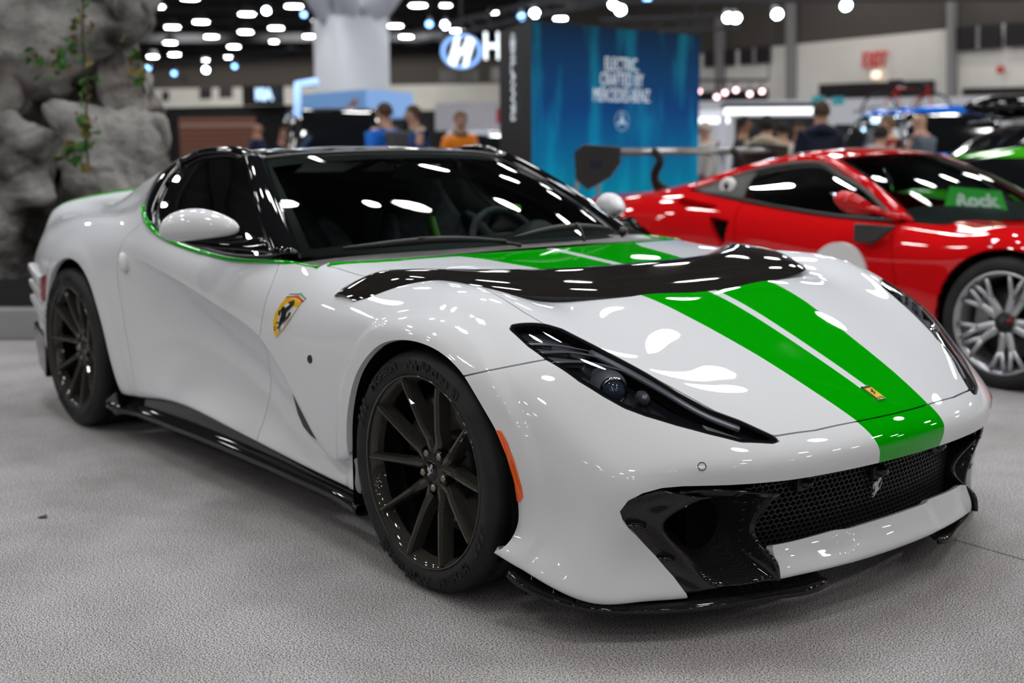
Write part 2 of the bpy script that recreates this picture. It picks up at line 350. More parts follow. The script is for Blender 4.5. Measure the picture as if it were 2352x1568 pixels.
truss(at(330, 150, 47), at(760, 120, 44), 'far dark lighting truss beyond the rock wall')

# far walls
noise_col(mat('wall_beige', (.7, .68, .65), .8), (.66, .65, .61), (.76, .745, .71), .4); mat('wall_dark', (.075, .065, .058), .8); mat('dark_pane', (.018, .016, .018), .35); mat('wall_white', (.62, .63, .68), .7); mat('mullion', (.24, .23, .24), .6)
def vwall(name, label, P0, P1, z0, z1, m, thick=.3, parent=None, kind='structure', cat='wall'):
    a, b2 = Vector((P0.x, P0.y, 0)), Vector((P1.x, P1.y, 0)); t = (b2 - a).normalized(); nn = Vector((-t.y, t.x, 0)) * thick
    V = [(p.x, p.y, z) for p in (a, b2, b2 + nn, a + nn) for z in (z0, z1)]
    o = MB().add(V, [(0, 2, 3, 1), (2, 4, 5, 3), (4, 6, 7, 5), (6, 0, 1, 7), (1, 3, 5, 7), (0, 6, 4, 2)]).build(name, m, parent)
    if parent is None: tag(o, label, cat, kind=kind)
    return o
W0, W1 = at(1300, 200, 50), at(2700, 200, 29); WD = (W1 - W0).normalized(); W1 = W0 + WD * 75
def wall_t(px):                                                                          # where the sight line to a pixel column meets the far wall
    q = at(px, 300, 10) - Vector(CAM_POS); q = Vector((q.x, q.y)); a = Vector((W0.x - CAM_POS[0], W0.y - CAM_POS[1])); t2 = Vector((WD.x, WD.y))
    M2 = Matrix(((q.x, -t2.x), (q.y, -t2.y))); r = M2.inverted() @ a; return r[1], r[0] * 10
def on_wall(px, py, out=.06):
    s, d = wall_t(px); p = at(px, py, d); n = Vector((-WD.y, WD.x, 0)); c = Vector(CAM_POS) - p
    if n.dot(c) < 0: n = -n
    return p + n * out
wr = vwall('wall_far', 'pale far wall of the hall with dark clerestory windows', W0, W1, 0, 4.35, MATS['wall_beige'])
vwall('wall_upper', 'dark brown upper part of the far wall', W0, W1, 4.35, 10, MATS['wall_dark'])
def wall_quad(name, m, parent, pts, depth=.05):
    q = [on_wall(px, py, .02) for px, py in pts]; n = Vector((-WD.y, WD.x, 0)); n = n if n.dot(Vector(CAM_POS) - q[0]) > 0 else -n
    V = q + [p + n * depth for p in q]; k = len(q)
    return MB().add(V, [tuple(range(k)), tuple(range(k, 2 * k))] + [(i, (i + 1) % k, k + (i + 1) % k, k + i) for i in range(k)]).build(name, m, parent)
for i, P in enumerate((((1620,118),(1690,113),(1690,150),(1620,155)), ((1702,112),(1772,106),(1772,144),(1702,149)), ((2200,64),(2303,55),(2303,110),(2200,118)), ((2312,54),(2440,43),(2440,99),(2312,109)), ((1602,212),(1765,204),(1765,230),(1602,236)), ((1884,194),(2148,184),(2148,220),(1884,228)), ((2214,203),(2500,196),(2500,214),(2214,219)))):
    w = tag(wall_quad('window_%d' % (i + 1), MATS['dark_pane'], None, P), ('dark clerestory window left of the exit sign, first pane', 'dark clerestory window left of the exit sign, second pane', 'dark clerestory window at the upper right, first pane', 'dark clerestory window at the upper right, second pane', 'dark low opening behind the pink spotlights', 'dark wide opening under the exit sign', 'dark slot in the far wall at the right edge')[i], 'window', kind='structure')
    a, b2 = P[0], P[1]; mx_ = ((P[0][0] + P[1][0]) / 2, (P[0][1] + P[1][1]) / 2); mn = ((P[3][0] + P[2][0]) / 2, (P[3][1] + P[2][1]) / 2)
    if i < 4: wall_quad('window_bar', MATS['mullion'], w, ((mx_[0] - 3, mx_[1]), (mx_[0] + 3, mx_[1]), (mn[0] + 3, mn[1]), (mn[0] - 3, mn[1])), .09)
for i, (px, yt) in enumerate(((1823, 0), (2193, -20), (1660, 40))):
    tag(wall_quad('trim_%d' % (i + 1), MATS['mullion'], None, ((px - 7, yt), (px + 7, yt), (px + 7, 330), (px - 7, 330)), .2), ('grey vertical pipe on the far wall, middle one', 'grey vertical pipe on the far wall by the upper right windows', 'thin grey vertical pipe on the far wall beside the blue display wall')[i], 'trim', kind='structure')
mat('exit_red', (.75, .06, .05), .6); mat('alarm_red', (.6, .08, .06), .5)
p = on_wall(2015, 139, .12); tx = on_wall(2060, 136, .12) - on_wall(1960, 142, .12)
ex = text_mesh('EXIT', .62, MATS['exit_red'], 'exit_sign', frame_mat(p, tx, (0, 0, 1)), None, .04, bold=.012, xs=.66, spacing=1.12); tag(ex, 'red EXIT lettering on the pale far wall', 'sign')
p = on_wall(2303, 160, .1); tag(MB().box(p, (.16, .16, .2)).build('fire_bell', MATS['alarm_red'], bevel=.03), 'small red alarm box on the far wall', 'alarm')
p = on_wall(2017, 171, .1); tag(MB().lathe([(.02, .1), (.12, .08), (.14, 0), (.12, -.1)], p, 'z', 16).build('wall_lamp', mat('warm_glow', (1, .9, .75), .5, emit=(1, .8, .6), estr=1.2), smooth=True), 'small warm lamp under the exit sign', 'lamp')
# left far wall behind the column
L0, L1 = at(-400, 200, 120), at(1320, 200, 106)
L0 = L0 + (L0 - L1).normalized() * 60
vwall('wall_left', 'pale far wall beyond the rock wall', L0, L1, 4.4, 6.6, MATS['wall_beige']); vwall('wall_left_upper', 'dark upper band of the left far wall', L0, L1, 6.6, 10, MATS['wall_dark'])
vwall('wall_left_lower', 'black drape along the foot of the left far wall', L0, L1, 0, 4.4, MATS['ceiling_black'])
def lw(px, py, out=.1):
    s = (px + 400) / 1720; d = 120 + (106 - 120) * s; return at(px, py, d - out * 5)
for i, (x0, x1, y0, y1) in enumerate(((458, 486, 203, 228), (503, 534, 201, 226), (372, 388, 210, 232), (1010, 1052, 160, 192), (1056, 1100, 160, 192), (1128, 1160, 155, 188))):
    q = [lw(x0, y0), lw(x1, y0 - 1), lw(x1, y1 - 1), lw(x0, y1)]; V = q + [v + AH * .2 for v in q]
    tag(MB().add(V, [(0, 1, 2, 3), (4, 7, 6, 5), (0, 4, 5, 1), (1, 5, 6, 2), (2, 6, 7, 3), (3, 7, 4, 0)]).build('window_%d' % (i + 8), MATS['dark_pane']), ('small dark window beyond the rock wall, middle one', 'small dark window beyond the rock wall, nearest the white column', 'small dark window beyond the rock wall, nearest the rock', 'dark window below the lit round sign, first', 'dark window below the lit round sign, second', 'dark window half hidden by the black display wall')[i], 'window', kind='structure')
# white column with its branching head
mat('column_white', (.60, .64, .72), .6)
cp = at(812, 300, 30); cw = 1.98; cl = MB()
V = []; n = 32
for z in (0, 4.25):
    for j in range(n):
        a = 2 * PI * j / n; c, s_ = math.cos(a), math.sin(a); e = .35; u = math.copysign(abs(c) ** e, c); v = math.copysign(abs(s_) ** e, s_); q = Matrix.Rotation(AISLE_RZ + .62, 3, 'Z') @ Vector((u * .74, v * .74, 0)); V.append((cp.x + q.x, cp.y + q.y, z))
co = tag(cl.add(V, [(j, (j + 1) % n, n + (j + 1) % n, n + j) for j in range(n)] + [tuple(range(n, 2 * n))]).build('column', MATS['column_white'], smooth=True), 'thick white hall column with branching struts', 'column', kind='structure')
for a in (.5, 2.0, 3.4, 4.7, 5.6, 1.3):
    q = Vector((math.cos(a), math.sin(a), 0)); MB().tube([(cp.x + q.x * .35, cp.y + q.y * .35, 4.1), (cp.x + q.x * 1.1, cp.y + q.y * 1.1, 5.0), (cp.x + q.x * 2.6, cp.y + q.y * 2.6, 6.6), (cp.x + q.x * 4.5, cp.y + q.y * 4.5, 9.0)], [.34, .28, .22, .18], 12).build('strut', MATS['column_white'], co, True)
q = at(318, 50, 26); c2_ = MB().tube([Vector((q.x - RH.x * .6, q.y - RH.y * .6, 0)), q + RH * -.6 + Vector((0, 0, .2)), q + RH * .3 + Vector((0, 0, 1.0)), q + RH * 1.6 + Vector((0, 0, 2.4)), q + RH * 4 + Vector((0, 0, 6.0))], [.34, .3, .24, .2, .18], 12).build('column', MATS['column_white'], None, True); tag(c2_, 'leaning white roof strut half hidden by the rock wall', 'column', kind='structure')
# ================================================================== the white car: body surface
# stations from nose to tail; rows T0..T5 (hood centre to shoulder) and S0..S7 (shoulder to sill); x, half width, height (right half, mirrored later)
ST = [
 [(2.262,0,.478),(2.247,.25,.476),(2.202,.46,.475),(2.133,.61,.478),(2.05,.725,.488),(1.975,.80,.50), (1.995,.828,.44),(1.988,.838,.38),(1.970,.847,.32),(1.953,.860,.26),(1.944,.874,.21),(1.944,.885,.162),(1.948,.884,.120),(1.91,.86,.112)],
 [(2.21,0,.520),(2.187,.25,.521),(2.135,.46,.53),(2.05,.605,.555),(1.955,.715,.585),(1.872,.805,.605), (1.865,.88,.54),(1.85,.908,.46),(1.84,.908,.39),(1.83,.907,.33),(1.82,.914,.275),(1.81,.940,.222),(1.80,.964,.18),(1.78,.93,.175)],
 [(2.06,0,.592),(2.03,.25,.607),(1.975,.46,.622),(1.90,.625,.655),(1.825,.742,.68),(1.755,.845,.682), (1.735,.93,.63),(1.72,.955,.54),(1.71,.96,.46),(1.705,.955,.38),(1.70,.955,.31),(1.695,.965,.26),(1.69,.985,.215),(1.68,.95,.205)],
 [(1.83,0,.690),(1.80,.25,.709),(1.76,.46,.718),(1.70,.63,.738),(1.65,.775,.762),(1.61,.87,.743), (1.60,.945,.69),(1.595,.978,.62),(1.59,.983,.52),(1.59,.983,.44),(1.59,.983,.36),(1.59,.983,.29),(1.59,.983,.23),(1.59,.95,.215)],
 [(1.58,0,.782),(1.57,.25,.790),(1.55,.46,.788),(1.53,.61,.787),(1.505,.76,.820),(1.49,.875,.788), (1.485,.953,.735),(1.48,.983,.675),(1.48,.987,.55),(1.48,.987,.45),(1.48,.987,.37),(1.48,.987,.30),(1.48,.987,.23),(1.48,.95,.215)],
 [(1.36,0,.818),(1.36,.25,.822),(1.36,.46,.812),(1.36,.61,.798),(1.36,.765,.848),(1.36,.885,.81), (1.36,.957,.755),(1.36,.985,.70),(1.36,.988,.56),(1.36,.988,.45),(1.36,.988,.37),(1.36,.988,.30),(1.36,.988,.23),(1.36,.95,.215)],
 [(1.15,0,.841),(1.15,.25,.842),(1.15,.47,.84),(1.15,.64,.832),(1.15,.77,.848),(1.15,.88,.808), (1.15,.95,.755),(1.15,.982,.685),(1.15,.985,.50),(1.15,.982,.43),(1.15,.98,.36),(1.15,.975,.30),(1.15,.97,.22),(1.15,.94,.21)],
 [(.98,0,.857),(.98,.25,.857),(.98,.48,.856),(.98,.65,.852),(.98,.78,.838),(.98,.875,.805), (.98,.94,.75),(.98,.975,.64),(.98,.975,.33),(.98,.955,.305),(.98,.945,.275),(.98,.945,.25),(.98,.945,.205),(.98,.91,.195)],
 [(.8,0,.873),(.8,.25,.872),(.8,.48,.87),(.8,.65,.863),(.8,.775,.848),(.8,.865,.815), (.8,.93,.75),(.8,.968,.62),(.8,.972,.335),(.8,.935,.315),(.8,.93,.285),(.8,.935,.255),(.8,.945,.212),(.8,.91,.20)],
 [(.6,0,.889),(.6,.25,.888),(.6,.48,.886),(.6,.65,.88),(.6,.775,.868),(.6,.85,.848), (.6,.915,.77),(.6,.955,.66),(.6,.963,.49),(.6,.94,.465),(.6,.925,.38),(.6,.935,.29),(.6,.948,.225),(.6,.915,.212)],
 [None,None,None,None,None,(.4,.86,.859), (.4,.912,.79),(.4,.943,.71),(.4,.953,.61),(.4,.934,.588),(.4,.892,.44),(.4,.925,.305),(.4,.95,.24),(.4,.915,.225)],
 [None,None,None,None,None,(.2,.875,.85), (.2,.915,.80),(.2,.938,.735),(.2,.947,.66),(.2,.926,.636),(.2,.870,.48),(.2,.912,.325),(.2,.95,.253),(.2,.915,.24)],
 [None,None,None,None,None,(0,.882,.852), (0,.915,.81),(0,.935,.76),(0,.942,.695),(0,.920,.668),(0,.857,.51),(0,.904,.345),(0,.95,.268),(0,.915,.25)],
 [None,None,None,None,None,(-.25,.892,.872), (-.25,.918,.835),(-.25,.934,.79),(-.25,.939,.742),(-.25,.919,.712),(-.25,.864,.54),(-.25,.908,.365),(-.25,.95,.28),(-.25,.915,.262)],
 [None,None,None,None,None,(-.5,.90,.907), (-.5,.922,.87),(-.5,.937,.83),(-.5,.942,.782),(-.5,.926,.750),(-.5,.898,.56),(-.5,.924,.375),(-.5,.95,.268),(-.5,.915,.25)],
 [(-.66,0,1.225),(-.66,.25,1.225),(-.68,.52,1.21),(-.725,.70,1.172),(-.735,.82,1.06),(-.66,.895,.955), (-.7,.928,.885),(-.7,.943,.845),(-.7,.948,.80),(-.7,.948,.75),(-.7,.945,.57),(-.7,.952,.39),(-.7,.952,.245),(-.7,.915,.23)],
 [(-.9,0,1.205),(-.9,.25,1.205),(-.9,.5,1.197),(-.9,.655,1.165),(-.9,.785,1.025),(-.9,.878,.945), (-.9,.935,.88),(-.9,.96,.82),(-.9,.968,.76),(-.9,.972,.70),(-.9,.975,.55),(-.9,.972,.39),(-.9,.955,.235),(-.9,.92,.22)],
 [(-1.1,0,1.15),(-1.1,.25,1.155),(-1.1,.48,1.155),(-1.1,.64,1.13),(-1.1,.75,.985),(-1.1,.862,.945), (-1.1,.935,.875),(-1.1,.975,.795),(-1.1,.985,.70),(-1.1,.985,.6),(-1.1,.985,.5),(-1.1,.985,.39),(-1.1,.975,.24),(-1.1,.94,.22)],
 [(-1.36,0,1.07),(-1.36,.25,1.08),(-1.36,.48,1.09),(-1.36,.61,1.075),(-1.36,.725,.945),(-1.36,.845,.942), (-1.36,.93,.87),(-1.36,.98,.785),(-1.36,.988,.70),(-1.36,.988,.6),(-1.36,.988,.5),(-1.36,.988,.4),(-1.36,.985,.28),(-1.36,.95,.26)],
 [(-1.6,0,1.02),(-1.6,.25,1.025),(-1.6,.46,1.03),(-1.6,.58,1.02),(-1.6,.70,.928),(-1.6,.825,.932), (-1.6,.918,.855),(-1.6,.97,.765),(-1.6,.98,.68),(-1.6,.98,.6),(-1.6,.98,.5),(-1.6,.98,.4),(-1.6,.975,.28),(-1.6,.94,.26)],
 [(-1.85,0,.985),(-1.85,.25,.985),(-1.85,.44,.985),(-1.85,.55,.972),(-1.85,.68,.925),(-1.85,.795,.912), (-1.85,.88,.835),(-1.85,.935,.735),(-1.85,.945,.64),(-1.85,.945,.56),(-1.85,.945,.48),(-1.85,.94,.39),(-1.85,.93,.30),(-1.85,.90,.28)],
 [(-2.1,0,.992),(-2.1,.25,.986),(-2.1,.42,.976),(-2.1,.55,.965),(-2.1,.66,.945),(-2.1,.755,.90), (-2.1,.825,.815),(-2.1,.87,.715),(-2.1,.885,.63),(-2.1,.885,.55),(-2.1,.885,.48),(-2.1,.88,.40),(-2.1,.87,.32),(-2.1,.84,.30)],
 [(-2.27,0,1.036),(-2.27,.25,1.027),(-2.27,.42,1.009),(-2.27,.54,.990),(-2.27,.64,.966),(-2.27,.72,.915), (-2.28,.76,.80),(-2.28,.79,.70),(-2.28,.80,.61),(-2.28,.80,.54),(-2.28,.80,.47),(-2.28,.80,.40),(-2.28,.79,.33),(-2.28,.77,.31)],
 [(-2.30,0,1.01),(-2.30,.25,1.00),(-2.30,.42,.985),(-2.30,.53,.965),(-2.30,.62,.935),(-2.30,.69,.88), (-2.32,.72,.78),(-2.32,.74,.69),(-2.32,.75,.61),(-2.32,.75,.54),(-2.32,.75,.47),(-2.32,.75,.40),(-2.32,.74,.35),(-2.32,.72,.33)],
]
FR = [  # front face: columns from the centre outwards, rows S0..S7
 [(2.272,0,.447),(2.264,0,.41),(2.24,0,.35),(2.215,0,.29),(2.21,0,.227),(2.236,0,.185),(2.24,0,.145),(2.20,0,.135)],
 [(2.257,.25,.443),(2.248,.25,.403),(2.225,.25,.345),(2.20,.25,.285),(2.197,.25,.227),(2.222,.25,.185),(2.226,.25,.145),(2.185,.25,.135)],
 [(2.213,.46,.437),(2.202,.46,.39),(2.18,.46,.33),(2.165,.46,.28),(2.165,.46,.225),(2.183,.46,.185),(2.183,.46,.145),(2.15,.46,.135)],
 [(2.143,.615,.437),(2.13,.618,.392),(2.11,.62,.325),(2.09,.62,.27),(2.078,.625,.215),(2.078,.63,.158),(2.080,.632,.112),(2.05,.62,.105)],
 [(2.068,.735,.442),(2.06,.74,.395),(2.045,.74,.32),(2.025,.745,.265),(2.014,.752,.212),(2.014,.76,.160),(2.016,.762,.115),(1.98,.745,.108)],
]
CREASE = {(8, i): c for i, c in ((6, .2), (7, .6), (8, .85), (9, .85), (10, .8), (11, .75), (12, .7), (13, .65), (14, .4))}   # row S2, between stations i and i+1
CREASE.update({(9, i): c for i, c in ((7, .5), (8, .6), (9, .4))})
def body_cage(ST, FR, crease, holes):
    V, ix = [], {}
    for i, s in enumerate(ST):
        for r, p in enumerate(s):
            if p is not None: ix[(i, r)] = len(V); V.append((p[0], -p[1], p[2]))
    for j, c in enumerate(FR):
        for k, p in enumerate(c): ix[('f', j, k)] = len(V); V.append((p[0], -p[1], p[2]))
    Fc = []
    for i in range(len(ST) - 1):
        for r in range(13):
            q = [(i, r), (i, r + 1), (i + 1, r + 1), (i + 1, r)]
            if all(a in ix for a in q) and not holes(i, r): Fc.append([ix[a] for a in q])
    g = lambda j, k: (ix[(0, j)] if k < 0 else ix[('f', j, k)]) if j < len(FR) else (ix[(0, 5)] if k < 0 else ix[(0, 6 + k)])
    for j in range(len(FR)):
        for k in range(-1, 7): Fc.append([g(j, k), g(j, k + 1), g(j + 1, k + 1), g(j + 1, k)])
    cr = {}
    for (r, i), c in crease.items():
        a, b = ix[(i, r)], ix[(i + 1, r)]; cr[(min(a, b), max(a, b))] = c
    return np.array(V, float), Fc, cr
def subdivide(V, Fc, cr, level, fit=3):
    "Catmull-Clark surface through the cage points (right half, kept straight on the centre plane)"
    n = len(V); mirror = V * np.array([1, -1, 1]); cen = np.abs(V[:, 1]) < 1e-6
    tgt = V.copy(); cage = V.copy(); rep = np.arange(n) + n; rep[cen] = np.where(cen)[0]
    def run(C, lv):
        A = np.vstack([C, C * np.array([1, -1, 1])])
        me = bpy.data.meshes.new('t'); me.from_pydata(A.tolist(), [], [tuple(f) for f in Fc] + [tuple(int(rep[i]) for i in f)[::-1] for f in Fc])
        at = me.attributes.new('crease_edge', 'FLOAT', 'EDGE')
        for e in me.edges:
            a, b = e.vertices[0] % n, e.vertices[1] % n; k = (min(a, b), max(a, b))
            if k in cr: at.data[e.index].value = cr[k]
        o = bpy.data.objects.new('t', me); COL.objects.link(o)
        s = o.modifiers.new('s', 'SUBSURF'); s.levels = lv; s.render_levels = lv; s.boundary_smooth = 'PRESERVE_CORNERS'
        dg = bpy.context.evaluated_depsgraph_get(); ev = o.evaluated_get(dg); em = ev.to_mesh()
        R = np.empty(len(em.vertices) * 3); em.vertices.foreach_get('co', R); Nn = np.empty(len(em.vertices) * 3); em.vertices.foreach_get('normal', Nn)
        P = [tuple(p.vertices) for p in em.polygons]; ev.to_mesh_clear(); bpy.data.objects.remove(o); bpy.data.meshes.remove(me)
        return R.reshape(-1, 3), Nn.reshape(-1, 3), P
    for _ in range(fit):
        R, _n, _p = run(cage, 2); cage += 0.75 * (tgt - R[:n]); cage[cen, 1] = 0
    R, Nn, P = run(cage, level)
    keep = [p for p in P if R[list(p), 1].mean() < 0]
    s = Surf(R, Nn, keep).clean(); s.V[np.abs(s.V[:, 1]) < 1e-6, 1] = 0
    k = s.V[:, 1] > -1e-6; s.N[k, 1] = 0; s.N /= np.linalg.norm(s.N, axis=1)[:, None] + 1e-12
    return s
_V, _F, _C = body_cage(ST, FR, CREASE, lambda i, r: False)
BODY = subdivide(_V, _F, _C, 4)

def _normals(s):
    V = s.V; Nn = np.zeros_like(V)
    for k in (3, 4):
        Q = np.array([p for p in s.P if len(p) == k])
        if len(Q):
            g = np.cross(V[Q[:, 2]] - V[Q[:, 0]], V[Q[:, (3 if k == 4 else 1)]] - V[Q[:, (1 if k == 4 else 0)]]) * (1 if k == 4 else -1)
            for c in range(k): np.add.at(Nn, Q[:, c], g)
    k = np.abs(V[:, 1]) < 1e-6; Nn[k, 1] = 0
    s.N = Nn / (np.linalg.norm(Nn, axis=1)[:, None] + 1e-12); return s
def _flip(s):
    _normals(s); cen = s.V.mean(0) * np.array([1, 0, 1])
    if (s.N * (s.V - cen)).sum(1).mean() < 0: s.P = [p[::-1] for p in s.P]; _normals(s)
    return s
def closed_curve(P, n=90): return spline(np.asarray(P, float), n)
ARCH_F = closed_curve([(1.0,.12),(1.0,.25),(1.004,.395),(1.024,.485),(1.066,.571),(1.129,.636),(1.208,.686),(1.308,.711),(1.402,.714),(1.482,.70),(1.541,.676),(1.586,.648),(1.638,.60),(1.677,.557),(1.703,.523),(1.733,.465),(1.752,.392),(1.755,.345),(1.757,.30),(1.752,.262),(1.735,.225),(1.70,.20),(1.69,.10)])
ARCH_R = closed_curve([(-1.74,.12),(-1.72,.3),(-1.675,.45),(-1.62,.545),(-1.56,.62),(-1.505,.676),(-1.428,.726),(-1.333,.757),(-1.254,.763),(-1.152,.745),(-1.062,.689),(-.997,.602),(-.935,.488),(-.89,.355),(-.849,.234),(-.83,.1)])
BODY = _flip(BODY)
def smooth01(a, b, x): t = np.clip((x - a) / (b - a), 0, 1); return t * t * (3 - 2 * t)
# the raised band round the front wheel arch, a softer one round the rear
_sd = in_poly_sd(BODY.V[:, [0, 2]], ARCH_F); _w = -BODY.V[:, 1]; _m = (_w > .7) * smooth01(.16, .24, BODY.V[:, 2])
BODY.V[:, 1] -= _m * .011 * (1 - smooth01(.052, .082, _sd)) * (np.abs(BODY.V[:, 0] - 1.36) < .6)
_sd = in_poly_sd(BODY.V[:, [0, 2]], ARCH_R)
BODY.V[:, 1] -= (_w > .7) * .006 * (1 - smooth01(.03, .09, _sd)) * (BODY.V[:, 0] < -.7)
_k = (BODY.V[:, 2] < .235) & (BODY.V[:, 0] > 2.12) & (_w < .44); BODY.V[:, 0] -= _k * .014 * smooth01(.175, .225, _w) * smooth01(.13, .19, BODY.V[:, 2])
_normals(BODY)
# ================================================================== the white car: paint and panels
def car_paint(name, col, flake=0.0):
    m = mat(name, col, rough=0.4, spec=0.0, coat=1.0, coat_rough=0.015)
    if flake:
        nt, lk, b = nodes(m); lw = N(nt, 'ShaderNodeLayerWeight', i_Blend=0.35)
        mx = N(nt, 'ShaderNodeMix'); mx.data_type = 'RGBA'; mx.inputs[6].default_value = (*col, 1); mx.inputs[7].default_value = (col[0] * .86, col[1] * .88, col[2] * .93, 1)
        lk.new(lw.outputs['Facing'], mx.inputs[0]); lk.new(mx.outputs[2], b.inputs['Base Color']); pass
    return m
car_paint('pearl_white', (.74, .745, .76), .12)
car_paint('stripe_green', (.0, .34, .0))
def carbon(name, base=(.012, .012, .013), sc=900.0, rough=.35):
    m = mat(name, base, rough=rough, spec=0.0, coat=.9, coat_rough=.03); nt, lk, b = nodes(m)
    tc = N(nt, 'ShaderNodeTexCoord'); ck = N(nt, 'ShaderNodeTexChecker', i_Scale=sc / 4); lk.new(tc.outputs['Object'], ck.inputs['Vector'])
    ck.inputs[1].default_value = (base[0] * 2.0, base[1] * 2.0, base[2] * 1.9, 1); ck.inputs[2].default_value = (*base, 1)
    lk.new(ck.outputs[0], b.inputs['Base Color']); return m
carbon('carbon', (.011, .0105, .0105), 1600.0); carbon('carbon_brown', (.010, .0085, .0085), 1600.0)
mat('gloss_black', (.006, .006, .007), .3, spec=0.0, coat=1.0); mat('satin_black', (.012, .012, .013), .5); mat('dark_void', (.004, .004, .0045), .9, spec=.05)
mat('rubber', (.014, .014, .0145), .72); mat('chrome', (.8, .8, .8), .08, 1.0); mat('dark_chrome', (.25, .25, .26), .18, 1.0)
mat('amber_lens', (.80, .10, .006), .25, coat=1.0, emit=(1, .16, .01), estr=.04); mat('red_lens', (.30, .006, .006), .2, coat=1.0)
mat('yellow_enamel', (.86, .50, .01), .3, coat=1.0); mat('black_enamel', (.01, .01, .01), .3); mat('red_enamel', (.55, .01, .01), .3); mat('green_enamel', (.0, .25, .06), .3)
mat('silver_paint', (.55, .55, .56), .35, .8); mat('grey_plastic', (.055, .052, .05), .42); mat('white_plastic', (.75, .75, .75), .4)
glass_mat('headlamp_glass', (.93, .94, .96)); glass_mat('screen_glass', (.70, .78, .76), ior=1.42); glass_mat('side_glass', (.52, .60, .58), ior=1.42)

CAR = empty('sports_car', (0, 0, 0), 0, 'pearl white sports car with green bonnet stripes and black wheels', 'car')
G = .0022                                                                             # half of a shut line
def top2(P): return in_poly_sd
def xw(V): return np.stack([V[:, 0], -V[:, 1]], 1)
def xz(V): return V[:, [0, 2]]
def wz(V): return np.stack([-V[:, 1], V[:, 2]], 1)
def split(s, f, gap=G):
    a, _ = s.cut(lambda V: f(V) + gap); _, b = s.cut(lambda V: f(V) - gap); return a, b
def curve_fn(P):
    P = np.asarray(sorted(P)); return lambda t: np.interp(t, P[:, 0], P[:, 1])
b = BODY
_, b = b.cut(lambda V: np.where(-V[:, 1] > .62, in_poly_sd(xz(V), ARCH_F), 1.0))
_, b = b.cut(lambda V: np.where(-V[:, 1] > .62, in_poly_sd(xz(V), ARCH_R), 1.0))
# mouth: grille and side intakes
MOUTH = [(-.1,.411),(.13,.411),(.3,.411),(.45,.409),(.6,.410),(.70,.413),(.745,.411),(.785,.400),(.812,.381),(.824,.352),(.815,.325),(.80,.305),(.729,.228),(.684,.168),(.64,.09),(.455,.09),(.452,.16),(.449,.224),(.3,.226),(.1,.228),(-.1,.228)]
_, b = b.cut(lambda V: np.where((V[:, 0] > 1.9) & (V[:, 2] < .46), in_poly_sd(wz(V), MOUTH), 1.0))
# head-lamp opening (seen from above)
HL = [(1.605,.846),(1.597,.835),(1.604,.820),(1.622,.786),(1.639,.754),(1.668,.723),(1.728,.700),(1.812,.667),(1.89,.633),(1.971,.600),(2.04,.558),(2.095,.504),(2.164,.450),(2.176,.449),(2.172,.470),(2.135,.543),(2.081,.605),(2.028,.660),(1.972,.712),(1.931,.745),(1.885,.773),(1.827,.804),(1.74,.836),(1.679,.846)]
fHL = lambda V: np.where(V[:, 2] > .475, in_poly_sd(xw(V), HL), 1.0)
lamp, b = b.cut(fHL)
_, b = b.cut(lambda V: fHL(V) - .003)
# bonnet
HOOD = [(2.215,-.1),(2.2148,0),(2.2125,.08),(2.206,.167),(2.19,.32),(2.164,.445),(2.13,.50),(1.80,.69),(1.70,.735),(1.639,.757),(1.572,.772),(1.517,.776),(1.44,.775),(1.36,.765),(1.2,.772),(1.0,.79),(.813,.811),(.686,.812),(.63,.822),(.615,.80),(.645,.76),(.70,.69),(.735,.60),(.757,.47),(.772,.3),(.78,.15),(.783,0),(.783,-.1)]
fH = lambda V: np.where((V[:, 2] > .49) & (V[:, 0] > .5), in_poly_sd(xw(V), HOOD), 1.0)
hood, b = split(b, fH)
# cowl: what is left of the deck behind the bonnet
cowl, b = b.cut(lambda V: np.where((V[:, 0] > .5) & (V[:, 0] < .9), -V[:, 1] - .80, 1.0))
# front bumper
seam = curve_fn([(1.4, .595), (1.586, .649), (1.667, .674), (1.74, .696), (1.9, .745), (2.4, .9)])
bump, b = split(b, lambda V: np.where(V[:, 0] > 1.37, np.maximum(V[:, 2] - seam(V[:, 0]), 1.40 - V[:, 0]), 1.0))
# doors
dF = curve_fn([(.15,.352),(.264,.352),(.377,.346),(.48,.352),(.54,.372),(.60,.402),(.64,.415),(.689,.425),(.775,.432),(.82,.42),(.855,.398),(.9,.38)])
fend, b = split(b, lambda V: -(V[:, 0] - dF(V[:, 2])))
dR = curve_fn([(.1,-.66),(.3,-.70),(.5,-.76),(.7,-.80),(.80,-.80),(.88,-.76),(.93,-.68),(.97,-.60),(1.3,-.60)])
door, quart = split(b, lambda V: -(V[:, 0] - dR(V[:, 2])))
# black roof hoop, tail
roof, quart = quart.cut(lambda V: np.where(V[:, 2] > 1.0, np.maximum(-V[:, 1] - np.interp(V[:, 0], [-1.0, -.9, -.8, -.6], [.60, .665, .705, .76]), -V[:, 0] - .96), 1.0))
tail_stripe, quart = quart.cut(lambda V: np.where(V[:, 2] > .93, V[:, 0] + 2.235, 1.0))
deck, quart = quart.cut(lambda V: np.where((V[:, 2] > .95) & (V[:, 0] > -2.0), np.maximum(-V[:, 1] - .46, -V[:, 0] - 1.75), 1.0))
